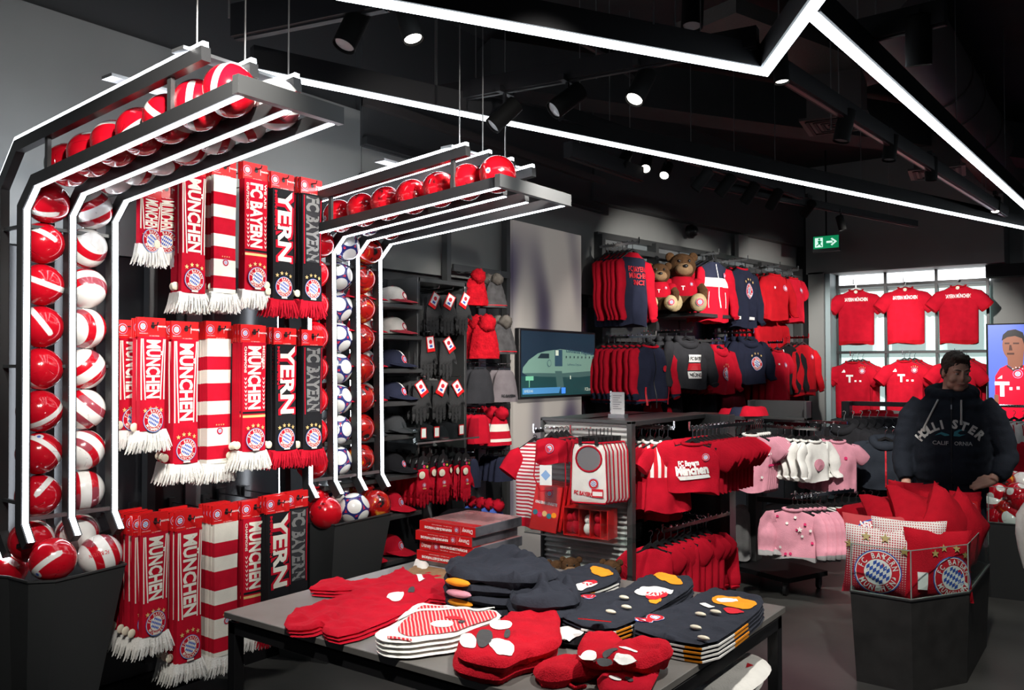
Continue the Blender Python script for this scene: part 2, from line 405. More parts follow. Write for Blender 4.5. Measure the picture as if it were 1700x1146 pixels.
# lower wall: dark gloss panels with their reflections built as lighter strips between
ys = [-1.6 + i * .62 for i in range(16)]
for i, y in enumerate(ys):
    if y < 8.0 and y + .52 < 8.1:
        MB().box((-.025, y + .26, 1.16), (.03, .52, 2.10)).obj('gloss_panel', WALLK, wl)
        MB().box((-.02, y + .57, 1.16), (.05, .09, 2.10)).obj('reflection_strip', WALLM if i % 2 else ALU, wl)
struct(MB().box((-.005, 3.2, .05), (.09, 9.0, .10)).obj('baseboard_left', BLACK))
# steel uprights carrying the wall fittings
up_ = struct(MB().obj('trim_1', DMETAL))
for y in (2.42, 3.9, 4.72, 5.44):
    MB().box((.03, y, 1.55), (.05, .045, 2.75)).obj('upright_post', DMETAL if y < 4 else METAL, up_)

# jersey wall at the far end, grey, with a lit window and a dark band above the screen
YB = 11.2
wb = struct(MB().box((1.55, YB + .30, 2.10), (3.2, .1, 4.2)).box((5.4, YB + .12, 2.1), (4.8, .1, 4.2)).obj('wall_back', WALLG))
MB().box((.77, YB + .03, 1.43), (.19, .5, 2.86)).box((1.75, YB + .03, 3.53), (2.2, .5, 1.38)).obj('wall_surround', WALLG, wb)
MB().box((3.6, YB - .02, 2.76), (1.9, .2, .14)).obj('dark_band', BLACK, wb)
GLOW = mat('lit_frosted_panel', (.62, .90, .86), .4, emit=.62); GLOW2 = mat('bright_window_strip', (.93, .97, 1), .4, emit=2.2)
win = struct(MB().box((1.78, YB + .22, 2.76), (1.75, .02, .16)).obj('window_1', GLOW2))
for i in range(3):
    MB().box((1.23 + i * .575, YB + .205, 1.72), (.54, .02, 1.80)).obj('frosted_pane', GLOW, win)
for x in (.945, 1.52, 2.095, 2.64): MB().box((x, YB + .12, 1.7), (.03, .05, 2.3)).obj('mullion', DMETAL, win)
for z in (2.685, 1.85): MB().box((1.79, YB + .10, z), (1.72, .03, .035)).obj('hang_bar', DMETAL, win)
MB().box((.90, YB + .03, 1.43), (.06, .4, 2.82)).obj('jamb', mat('pale_jamb', (.30, .38, .40), .5), win)
# dark pier in the corner between the jacket wall and the jersey wall
struct(MB().box((.60, YB - .06, 2.1), (.12, .3, 4.2)).obj('trim_2', BLACK))

# jacket wall, turned 8 degrees
A8 = rad(8); N8 = V((math.cos(A8), -math.sin(A8), 0)); T8 = V((math.sin(A8), math.cos(A8), 0)); J0 = V((0, 6.9, 0))
def J(t, off, z): return J0 + T8 * t + N8 * off + V((0, 0, z))
def atJ(px, py, off):
    q = FW + RT * ((px - CXP) / F_PX) - UP * ((py - CYP) / F_PX)
    return CAM + q * (((J0 - CAM).dot(N8) + off) / q.dot(N8))
MJ = MX(((N8.x, T8.x, 0, J0.x), (N8.y, T8.y, 0, J0.y), (0, 0, 1, 0), (0, 0, 0, 1)))   # local x = out of the wall, y = along it
wj = struct(MB().box((-.10, 2.15, 1.61), (.08, 4.4, 3.22), M=MJ).obj('wall_jackets', WALLG))
MB().box((-.05, 2.15, 3.70), (.2, 4.5, 1.0), M=MJ).obj('soffit', WALLD, wj)
JB = mat('shiny_grey_laminate', (.16, .18, .19), .28)
for i in range(9):
    MB().box((-.045, .26 + i * .46, 1.45), (.03, .43, 2.86), M=MJ).obj('laminate_panel', JB if i % 2 else WALLM, wj)
fr = struct(MB().obj('trim_3', METAL))
for t in (.0, .86, 1.95, 3.0, 4.0): MB().box((.03, t, 1.45), (.10, .05, 2.90), M=MJ).obj('frame_post', METAL, fr)
MB().box((.0, 2.0, 2.90), (.06, 4.05, .05), M=MJ).obj('top_rail', METAL, fr)
for z, t0, t1 in ((2.78, .02, 4.0), (1.93, .02, 4.0), (2.35, .02, .8)): MB().box((.07, (t0 + t1) / 2, z), (.03, t1 - t0, .05), M=MJ).obj('cross_rail', METAL, fr)
# dark bulkheads under the ceiling
struct(MB().box((-.03, 5.5, 3.66), (.08, 3.2, 1.1)).obj('trim_4', WALLD))
struct(MB().box((.03, 5.4, 3.14), (.05, 3.0, .05)).obj('trim_5', DMETAL))
# ================================================================== footballs
BR = .090
def ball_shader(name, stops, base, rough=.16, flame=False):
    """glossy ball skin: base colour, then colours where the panel attributes are positive; stitched seams"""
    m = bpy.data.materials.new(name); m.use_nodes = True; nt = m.node_tree; b = nt.nodes['Principled BSDF']; I = b.inputs
    I['Roughness'].default_value = rough; I['Coat Weight'].default_value = .5; I['Coat Roughness'].default_value = .06
    prev = None
    if flame:
        tc = nt.nodes.new('ShaderNodeTexCoord'); n = nt.nodes.new('ShaderNodeTexNoise'); n.inputs['Scale'].default_value = 9; n.inputs['Distortion'].default_value = 1.4; n.inputs['Detail'].default_value = 3
        nt.links.new(tc.outputs['Object'], n.inputs['Vector']); cr = nt.nodes.new('ShaderNodeValToRGB'); e = cr.color_ramp.elements
        e[0].position = .36; e[0].color = (.012, .010, .010, 1); e[1].position = .42; e[1].color = (.36, .006, .006, 1)
        for p, c in ((.57, (.42, .010, .006, 1)), (.615, (.72, .17, .01, 1)), (.66, (.80, .42, .05, 1))):
            k = e.new(p); k.color = c
        nt.links.new(n.outputs['Fac'], cr.inputs['Fac']); prev = cr.outputs[0]
    for att, col in stops:
        a = nt.nodes.new('ShaderNodeAttribute'); a.attribute_name = att
        mr = nt.nodes.new('ShaderNodeMapRange'); mr.inputs[1].default_value = -.012; mr.inputs[2].default_value = .012; nt.links.new(a.outputs['Fac'], mr.inputs[0])
        mx = nt.nodes.new('ShaderNodeMix'); mx.data_type = 'RGBA'; nt.links.new(mr.outputs[0], mx.inputs[0]); mx.inputs[7].default_value = (*col, 1)
        if prev: nt.links.new(prev, mx.inputs[6])
        else: mx.inputs[6].default_value = (*base, 1)
        prev = mx.outputs[2]
    nt.links.new(prev, I['Base Color'])
    s = nt.nodes.new('ShaderNodeAttribute'); s.attribute_name = 'seam'; mr = nt.nodes.new('ShaderNodeMapRange'); mr.inputs[1].default_value = 0; mr.inputs[2].default_value = .05
    nt.links.new(s.outputs['Fac'], mr.inputs[0]); bp = nt.nodes.new('ShaderNodeBump'); bp.inputs['Strength'].default_value = .6; bp.inputs['Distance'].default_value = .004
    nt.links.new(mr.outputs[0], bp.inputs['Height']); nt.links.new(bp.outputs['Normal'], I['Normal'])
    return m
ph = (1 + 5 ** .5) / 2
ICO = [V(p).normalized() for p in [(0, a, b * ph) for a in (-1, 1) for b in (-1, 1)] + [(a, b * ph, 0) for a in (-1, 1) for b in (-1, 1)] + [(b * ph, 0, a) for a in (-1, 1) for b in (-1, 1)]]
def ball_mesh(name, kind, m):
    bm = bmesh.new(); bmesh.ops.create_icosphere(bm, subdivisions=4, radius=1); me = bpy.data.meshes.new(name)
    vs = [v.co.normalized() for v in bm.verts]
    for v in bm.verts: v.co = v.co.normalized() * BR
    bm.to_mesh(me); bm.free(); me.materials.append(m); me.polygons.foreach_set('use_smooth', [True] * len(me.polygons))
    A = {k: [] for k in ('seam', 'pa', 'pb', 'pc')}
    ax = V((.25, .55, .80)).normalized(); ax2 = V((-.8, .5, .2)).normalized(); em = V((.35, -.62, .70)).normalized()
    for n in vs:
        d = sorted(math.acos(max(-1, min(1, n.dot(c)))) for c in ICO); A['seam'].append(d[1] - d[0]); pa = pb = pc = -1
        if kind == 'band':
            t = n.dot(ax); q = n.dot(ax2); pa = min(.13 - abs(t - .12), .72 - q * .9); pb = .20 - math.acos(max(-1, min(1, n.dot(em)))); pc = .10 - math.acos(max(-1, min(1, n.dot(em))))
        elif kind == 'white':
            t = n.dot(ax); pa = .17 - abs(abs(t) - .42); pb = min(pa, abs(n.dot(ax2)) - .62); pc = .03 - abs(n.dot(ax2) - .1) if abs(t) < .2 and False else -1
        elif kind == 'star': pa = d[0] - .47; pb = d[0] - .575
        elif kind == 'stripe':
            q = n.dot(ax2); pa = max(.022 - abs(q - .5), .022 - abs(q - .6), .022 - abs(q - .7)) if n.dot(ax) > -.3 else -1; pb = .16 - math.acos(max(-1, min(1, n.dot(em)))); pc = .08 - math.acos(max(-1, min(1, n.dot(em))))
        elif kind == 'spot': pa = .33 - d[0]
        A['pa'].append(pa); A['pb'].append(pb); A['pc'].append(pc)
    for k, v in A.items():
        a = me.attributes.new(k, 'FLOAT', 'POINT'); a.data.foreach_set('value', v)
    return me
RB = (.50, .004, .014); WB = (.80, .79, .76); NB = (.02, .03, .16)
BALLS = {
    'band': ball_mesh('ball', 'band', ball_shader('red_ball_white_band', [('pa', WB), ('pb', (.75, .72, .74)), ('pc', (.06, .14, .5))], RB)),
    'white': ball_mesh('ball', 'white', ball_shader('white_ball_red_bands', [('pa', RB), ('pb', (.30, .05, .07))], WB, .2)),
    'star': ball_mesh('ball', 'star', ball_shader('white_ball_navy_stars', [('pa', NB), ('pb', (.55, .03, .06))], WB, .2)),
    'stripe': ball_mesh('ball', 'stripe', ball_shader('red_ball_fine_stripes', [('pa', (.08, .006, .008)), ('pb', (.75, .72, .74)), ('pc', (.06, .14, .5))], (.56, .004, .012))),
    'flame': ball_mesh('ball', 'flame', ball_shader('red_ball_flames', [], RB, .16, True)),
    'spot': ball_mesh('ball', 'spot', ball_shader('red_ball_white_panels', [('pa', WB)], RB)),
}
def football(kind, p, label, group=None, rot=None):
    o = ob('football', BALLS[kind]); o.location = p
    o.rotation_euler = rot or (random.uniform(0, 6.28), random.uniform(0, 6.28), random.uniform(0, 6.28))
    return tag(o, label, 'ball', group)
def ball_lettering(o, u, upv, t='FC BAYERN', h=.016, ln=.085):
    """red words printed on a white ball, around direction u"""
    u = V(u).normalized(); s = V(upv).cross(u).normalized(); q = u.cross(s); R = o.rotation_euler.to_matrix().inverted()
    mb = MB().flat([word(t, 0, 0, 0, h, ln, bold=.02)], lambda a, b, L: R @ ((u * BR + s * a + q * b).normalized() * (BR + .0008)))
    mb.obj('lettering', PRED, o)

# ================================================================== ball racks: LED channels bent up the wall and out over the room
def wpart(mb, name, mats, root, smooth=0, **k):
    o = mb.obj(name, mats, root, smooth, **k); o.matrix_parent_inverse = MX.Translation(-root.location); return o
def channel(root, pts, inner):
    b0, b1 = (0, .05) if inner else (-.05, 0)
    c = wpart(MB().path(pts, [(-.018, b0), (.018, b0), (.018, b1), (-.018, b1)], (0, 1, 0)), 'light_channel', DMETAL, root)
    e0, e1 = (-.003, .0005) if inner else (-.0005, .017)
    l = MB().path(pts, [(-.011, e0), (.011, e0), (.011, e1), (-.011, e1)], (0, 1, 0)).obj('led_strip', LED, c)
    return c
def rack(ysl, xe, xe2, label, zt=2.52, extra=True):
    y0, y1 = ysl[0], ysl[-1]; ym = (y0 + y1) / 2
    r = thing('ball_rack', label, 'rack', (.40, ym, 0))
    for i, y in enumerate(ysl):
        channel(r, [(.455, y, .95), (.40, y, 1.02), (.375, y, 2.315), (.465, y, 2.40), (xe if i in (0, len(ysl) - 1) or extra else xe - .10, y, zt)], True)
        channel(r, [(.24, y, .86), (.16, y, .95), (.123, y, 2.443), (.286, y, 2.614), (xe2, y, 2.72)], False)
    wpart(MB().box((xe + .012, ym, zt + .028), (.03, y1 - y0 + .06, .06)), 'end_bar', METAL, r)
    for z in (2.25, 1.665): wpart(MB().box((.352, ym, z), (.02, y1 - y0 + .03, .014)), 'cross_bar', METAL, r)
    wpart(MB().box((.385, ym, 1.035), (.02, y1 - y0 + .03, .016)), 'cross_bar', ALU, r)
    for x in (xe2 - .10, xe2 - .55): wpart(MB().box((x, ym, 2.722), (.07, y1 - y0 + .08, .012)), 'tie_plate', ALU, r)
    for y in ysl:
        for x, za, zb in ((.55, 2.43, 2.62), (1.42, 2.51, 2.69)):
            if y in (y0, y1): wpart(MB().box((x, y - .0, (za + zb) / 2), (.022, .016, zb - za)), 'post', METAL, r)
    for y in (y0, y1):
        for z in (2.25, 1.665, 1.1): wpart(MB().bar((.14, y, z), (.36, y, z), .014, .014), 'side_tie', METAL, r)
        wpart(MB().bar((.20, y, .88), (.44, y, .95), .016, .016), 'foot_brace', BLACK, r)
    for y in ysl[:3]:
        wpart(MB().tube([(xe2 - .05, y, 2.72), (xe2 - .05, y, 4.2)], .0035, 6), 'suspension_cable', WIREM, r)
    return r
Y1 = [1.66, 1.85, 2.04]; Y2 = [3.155, 3.335, 3.52, 3.705]
rack(Y1, 1.81, 1.62, 'larger near ball rack of glowing white strips beside the scarves')
rack(Y2, 1.70, 1.51, 'smaller far ball rack of four glowing strips before the cap shelves', 2.495, False)
def fill(yc, kinds, nm, rackname, xe, zt, fmt):
    """one lane of balls: up the wall, round the bend, out along the arm"""
    n = 0; zs = [1.115 + i * .1795 for i in range(7)]
    path = [(.302, yc, z) for z in zs] + [(.345, yc, zs[-1] + .172)]
    k = 0; dx = V((xe - .465, 0, zt - 2.40)).normalized()
    p = V((.52, yc, 2.40 + .099))
    while p.x < xe - .06: path.append(tuple(p)); p = p + dx * .184
    for i, q in enumerate(path):
        where = f'{ORD[i + 1]} up the wall' if i < 8 else f'{ORD[i - 7]} out along the arm'
        football(kinds[i % len(kinds)], q, f'{nm[kinds[i % len(kinds)]]} in the {fmt}, {where}', f'balls in the {rackname} rack')
NM = {'band': 'red ball with white band', 'white': 'white ball with red bands', 'star': 'white ball with navy stars', 'stripe': 'plain red ball', 'flame': 'red flame ball', 'spot': 'red ball with white panels'}
fill(1.755, ['band'], NM, 'near', 1.81, 2.52, "near rack's red lane")
fill(1.945, ['white'], NM, 'near', 1.81, 2.52, "near rack's white lane")
fill(3.245, ['stripe'], NM, 'far', 1.70, 2.495, "far rack's plain lane")
def fill_wall(yc, kind, fmt):
    for i in range(8):
        q = (.302, yc, 1.115 + i * .1795) if i < 7 else (.36, yc, 1.115 + 6 * .1795 + .172)
        football(kind, q, f'{NM[kind]} in the {fmt}, {ORD[i + 1]} up the wall', 'balls in the far rack')
fill_wall(3.4275, 'star', "far rack's star lane"); fill_wall(3.6125, 'flame', "far rack's flame lane")
football('flame', (.54, 3.6125, 2.50), 'red flame ball at the bend of the far rack', 'balls in the far rack')
football('star', (.545, 3.4275, 2.50), 'white ball with navy stars at the bend of the far rack', 'balls in the far rack')

def bin_(name, top, foot, zt, label, mat_=BIN, loc=None):
    """faceted open box that tapers to the floor"""
    c = V((sum(p[0] for p in top) / len(top), sum(p[1] for p in top) / len(top), 0))
    r = thing(name, label, 'bin', c)
    ins = [(c.x + (p[0] - c.x) * .955, c.y + (p[1] - c.y) * .955) for p in top]
    rg = [[(*p, z) for p in q] for q, z in ((foot, 0), (top, zt), (ins, zt), ([(c.x + (p[0] - c.x) * .86, c.y + (p[1] - c.y) * .86) for p in top], zt - .10))]
    wpart(MB().rings(rg), 'shell', mat_, r)
    wpart(MB().path([(*p, zt) for p in top] + [(*top[0], zt)], [(-.004, -.004), (.004, -.004), (.004, .004), (-.004, .004)], (0, 0, 1)), 'rim', METAL, r)
    return r
def foot(top, k, cx, cy): return [(cx + (p[0] - cx) * k, cy + (p[1] - cy) * k) for p in top]
q = [tuple(at(px, py, Z=.80).xy) for px, py in ((14, 958), (47, 967), (92, 965), (209, 937))]
t1 = [(.06, 1.52)] + q + [(.06, 2.13)]
bin_('ball_bin', t1, foot(t1, .62, .12, 1.80), .80, 'near dark faceted bin holding red and white balls')
q = [tuple(at(px, py, Z=.80).xy) for px, py in ((508, 868), (556, 872), (650, 852))]
t2 = [(.06, 3.10)] + q + [(.06, 3.80)]
bin_('ball_bin', t2, foot(t2, .66, .12, 3.42), .80, 'far dark faceted bin below the cap shelves')
def bp(px, py, x): return at(px, py, X=x)
football('band', bp(88, 930, .47), 'red ball with white band at the front of the near bin', 'balls in the bins', (0.5, 2.2, .3))
o = football('white', bp(166, 922, .42), 'white ball with upside-down red lettering in the near bin', 'balls in the bins', (1.2, 0.9, 2.1))
ball_lettering(o, (.85, -.5, .25), (.05, .2, -1))
football('band', bp(52, 898, .30), 'red ball behind the strips at the back of the near bin', 'balls in the bins')
football('white', bp(128, 886, .28), 'white ball behind the strips at the back of the near bin', 'balls in the bins')
football('band', (.16, 1.69, .80), 'red ball with white band deep in the near bin', 'balls in the bins')
football('stripe', bp(541, 852, .44), 'plain red ball at the front of the far bin', 'balls in the bins', (2.2, .5, .2))
football('star', bp(588, 845, .42), 'white ball with navy stars at the front of the far bin', 'balls in the bins', (.4, 1.0, .3))
football('flame', bp(624, 839, .42), 'red flame ball at the front of the far bin', 'balls in the bins', (.2, .4, 1.0))
football('stripe', bp(520, 828, .25), 'red ball at the back left of the far bin', 'balls in the bins')
football('star', bp(556, 822, .24), 'white ball with navy stars at the back of the far bin', 'balls in the bins')
football('flame', bp(598, 812, .24), 'red flame ball at the back of the far bin', 'balls in the bins')

# ================================================================== scarves
SW = .134
def sfront(u, v): return -(.011 + .003 * math.sin(v * 9 + u * 14) + .004 * (1 - (2 * u / SW) ** 2))
def scarf_shapes(st, L):
    w = SW; W_, R_, B_, G_, K_, Y_ = 1, 0, 2, 3, 4, 5     # white, base, blue, grey, black, gold
    out = []
    def vword(t, u, v, ln, h, mi, bold=.0): return word(t, mi, u, v, h, ln, -90, bold)
    if st == 'mun':
        for sg in (-1, 1):
            for k in (.395, .455): out.append(poly(W_, [(sg * k * w - .003, -.01), (sg * k * w + .003, -.01), (sg * k * w + .003 - (sg * .012 if k < .42 else 0), -.67 * L), (sg * k * w - .003 - (sg * .012 if k < .42 else 0), -.67 * L)]))
        out.append(vword('M\u00dcNCHEN', 0, -.345 * L, .62 * L, .50 * w, W_, .035))
    elif st in ('fcb', 'fca'):
        out += [rect(K_, -w / 2, -.655 * L, w / 2, -.635 * L), rect(Y_, -w / 2, -.69 * L, w / 2, -.668 * L)]
        out.append(vword('M\u00dcNCHEN' if st == 'fcb' else 'FC BAYERN', 0, -.325 * L, .58 * L, .50 * w, W_, .04))
        out += [vword('MEISTER' if st == 'fcb' else 'WE ARE', .385 * w, -.14 * L, .22 * L, .10 * w, W_, .02), vword('CHAMPIONS' if st == 'fcb' else 'DEUTSCHER', -.385 * w, -.16 * L, .24 * L, .09 * w, W_, .02)]
        for sg in (-1, 1):
            for i in range(8):
                c = -.32 * L - i * .038 * L; a = .045 * w
                out.append(poly(W_, [(sg * .385 * w - a, c), (sg * .385 * w, c - .018 * L), (sg * .385 * w + a, c), (sg * .385 * w + a, c - .012 * L), (sg * .385 * w, c - .030 * L), (sg * .385 * w - a, c - .012 * L)]))
    elif st == 'yern':
        out += [vword('YERN', .06 * w, -.335 * L, .665 * L, .68 * w, 6, .10), vword('YERN', .06 * w, -.335 * L, .64 * L, .62 * w, W_, .035), vword('M\u00dcNCHEN', -.37 * w, -.20 * L, .36 * L, .10 * w, 6, .03)]
    elif st == 'fcg':
        for sg in (-1, 1): out.append(rect(6, sg * .42 * w - .003, -.66 * L, sg * .42 * w + .003, -.01))
        out += [rect(7, -.36 * w, -.64 * L, .36 * w, -.01), vword('FC BAYERN', 0, -.33 * L, .61 * L, .58 * w, G_, .05)]
    if st != 'str':
        out += [star(Y_, x * w, (-.765 if abs(x) < .2 else -.785) * L, .012) for x in (-.32, -.11, .11, .32)]
        out += crest(0, -.888 * L, .41 * w, W_, 6 if st in ('yern', 'fcg') else 0, B_, True, 24)
        out.append(rect(W_, -.018, -.992 * L, .018, -.978 * L))
    else: out += crest(0, -.74 * L, .14 * w, W_, 6, B_, False, 14) + [star(Y_, x * w, -.69 * L, .005) for x in (-.15, -.05, .05, .15)]
    return out
_sc = {}
def scarf_meshes(st, L):
    k = (st, L)
    if k in _sc: return _sc[k]
    base = SCBLK if st in ('yern', 'fcg') else SCRED
    mats = [base, CREAM, BLUE, mat('grey_thread', (.17, .17, .17), .8), BLKC, GOLD, SCRED, CHAR]
    mb = MB(); n = 10; m = 28
    for sd in (1, -1):
        vs = []; fs = []; ms = []
        for i in range(m + 1):
            v = -L * i / m
            for j in range(n + 1):
                u = SW * (j / n - .5); vs.append((u, sfront(u, v) if sd > 0 else .010, v))
        for i in range(m):
            band = int((i + .5) / m * 8.4 + .9) % 2
            for j in range(n):
                a = i * (n + 1) + j; f = (a, a + n + 1, a + n + 2, a + 1); fs.append(f if sd > 0 else f[::-1]); ms.append(band if st == 'str' else 0)
        mb.add(vs, fs, ms)
    for sgx in (-1, 1):
        u = sgx * SW / 2; vs = []; fs = []; ms = []
        for i in range(m + 1): v = -L * i / m; vs += [(u, sfront(u, v), v), (u, .010, v)]
        for i in range(m): fs.append((2 * i, 2 * i + 1, 2 * i + 3, 2 * i + 2)); ms.append((int((i + .5) / m * 8.4 + .9) % 2) if st == 'str' else 0)
        mb.add(vs, fs, ms)
    mb.flat([(*cdt(q[0], .03), q[2]) if len(q[1]) == 1 else q for q in scarf_shapes(st, L)], lambda u, v, q: (u, sfront(u, v) - .0016 - q * .0004, v))
    strip = mb.mesh('strip', mats, 40)
    fb = MB(); rr = random.Random(3)
    for lay in range(3):
        for i in range(26):
            u = SW * (i / 25 - .5) * 1.06; ln = .092 + rr.uniform(-.012, .012); dx = rr.uniform(-.014, .014) + u * .38; y = -.012 + lay * .010; yo = y + rr.uniform(-.010, .006)
            hw = .0042
            fb.add([(u - hw, y, 0), (u + hw, y, 0), (u + dx * .5 + hw, (y + yo) / 2 - .004, -ln * .55), (u + dx * .5 - hw, (y + yo) / 2 - .004, -ln * .55), (u + dx + hw * .5, yo, -ln), (u + dx - hw * .5, yo, -ln)], [(0, 3, 2, 1), (3, 5, 4, 2)])
    fringe = fb.mesh('fringe', RED if st in ('yern', 'fcg') else WHT)
    cb = MB().box((0, 0, .042), (SW + .012, .004, .088)).box((0, .012, .042), (SW + .012, .004, .088)).box((0, .006, .0845), (SW + .012, .014, .003))
    sh = crest(-.048, .045, .024, 1, 0, 2, False, 18) + [disc(3, .004, .048, .011, 12), rect(3, -.003, .058, .012, .066), word('FANSCHAL', 1, .055, .048, .008, .046, bold=.02), rect(1, .028, .028, .030, .058), word('OFFICIAL PRODUCT', 1, -.046, .014, .004, .045), word('FC BAYERN', 1, .01, .004, .004, .05)]
    cb.flat(sh, lambda u, v, q: (u, -.0024 - q * .0004, v))
    card = cb.mesh('header_card', [CARD, PAPER, BLUE, BLKP])
    bt = MB().lathe([(.004, -.009), (.008, -.007), (.018, -.002), (.020, 0), (.018, .002), (.004, .003)], 14, 0, MX.Rotation(pi / 2, 4, 'X')).mesh('security_tag', BTN, 50)
    _sc[k] = (strip, fringe, card, bt); return _sc[k]
def scarf(st, L, p, label, group, rz, tagx=None, back=False):
    s, f, c, b = scarf_meshes(st, L)
    r = thing('fan_scarf', label, 'scarf', p, rz, group)
    ob('strip', s, r); ob('fringe', f, r, (0, 0, -L + .004)); ob('header_card', c, r, label='glossy red header card')
    if tagx is not None: ob('security_tag', b, r, (tagx, -.022, -.945 * L), label='round cream security tag')
    return r
SNAME = {'mun': 'red lettered scarf', 'str': 'red and cream striped scarf', 'fcb': 'red scarf with gold line and arrows', 'fca': 'red scarf with gold line and arrows', 'yern': 'black scarf with large white letters', 'fcg': 'black scarf with grey letters'}
def scarf_peg(row, k, st, px0, px1, ptop, pbot, xf, nback, step, rname, tw=0, tagx=None, tb=None, sm=''):
    """px0..px1: the front scarf's card in the photograph, ptop its top, pbot the lower edge of the cloth"""
    pc = (px0 + px1) / 2; xf += .07 if k < 5 else .16; P0 = at(pc, ptop, X=xf); z1 = at(pc, pbot, X=xf).z
    zc = P0.z - .086; L = round(zc - z1, 2)
    for j in range(nback, -1, -1):
        if j == 0: lb = f'{sm}{SNAME[st]}, front of its {rname}-row peg'
        else: lb = f'{sm}{SNAME[st]}, {ORD[j + 1]} back on its {rname}-row peg'
        p = V((xf - j * step, P0.y + random.uniform(-.006, .006), zc + random.uniform(-.004, .004)))
        scarf(st, L, p, lb, f'scarves in the {rname} row', rad(90 + tw + (random.uniform(-3, 3) if j else 0)), (tagx if j == 0 else (tb if tb is not None else None)))
    h = MB().tube([(0, P0.y, zc + .055), (xf + .045, P0.y, zc + .052), (xf + .052, P0.y, zc + .066)], .0035, 6).box((.012, P0.y, zc + .05), (.02, .04, .06))
    tag(h.obj('wall_peg', BLKP, None), f'black wall peg of the {sm}{SNAME[st]}, {rname} row', 'hook', f'pegs of the {rname} row')
T = 'top'
scarf_peg(T, 1, 'mun', 262, 286, 300, 410, .30, 0, .05, T, -14, None, None, 'right short ')
scarf_peg(T, 1, 'mun', 237, 262, 300, 411, .36, 0, .05, T, 16, .03, None, 'left short ')
scarf_peg(T, 2, 'mun', 298, 343, 262, 487, .36, 2, .035, T, 4, None, -.08)
scarf_peg(T, 3, 'str', 350, 394, 266, 488, .36, 2, .035, T, 4, None, -.06)
scarf_peg(T, 4, 'fca', 400, 449, 271, 482, .36, 2, .02, T, -2, .06)
scarf_peg(T, 5, 'yern', 451, 487, 287, 497, .30, 2, .03, T, 0, None, -.08)
scarf_peg(T, 6, 'fcg', 498, 534, 296, 500, .30, 2, .03, T, 0, None, -.08)
T = 'middle'
scarf_peg(T, 1, 'mun', 202, 234, 531, 711, .24, 1, .04, T, 2, -.07, None, 'shorter hindmost ')
scarf_peg(T, 2, 'mun', 222, 282, 528, 716, .44, 1, .03, T, 8, None, -.08, 'shorter foremost ')
scarf_peg(T, 3, 'mun', 283, 330, 533, 770, .34, 3, .035, T, 2, None, -.085)
scarf_peg(T, 4, 'str', 340, 388, 535, 770, .36, 3, .022, T, 2, .055)
scarf_peg(T, 5, 'fcb', 397, 441, 540, 750, .36, 3, .02, T, -2, None, -.085)
scarf_peg(T, 6, 'yern', 453, 490, 545, 746, .32, 3, .03, T, 0, None, -.085)
scarf_peg(T, 7, 'fcg', 502, 534, 548, 747, .30, 2, .03, T, 0, None, -.085)
T = 'bottom'
scarf_peg(T, 1, 'mun', 232, 278, 854, 1053, .44, 4, .055, T, 8, None, -.085, 'shorter ')
scarf_peg(T, 2, 'mun', 289, 336, 848, 1095, .42, 3, .04, T, 4, None, -.085)
scarf_peg(T, 3, 'str', 350, 398, 838, 1087, .40, 4, .026, T, 2, .06)
scarf_peg(T, 4, 'fcb', 402, 442, 831, 1050, .36, 2, .03, T, -4, -.06)
scarf_peg(T, 5, 'yern', 444, 480, 823, 1040, .34, 2, .03, T, 0)
scarf_peg(T, 6, 'fcg', 476, 508, 816, 1030, .28, 1, .03, T, 0)
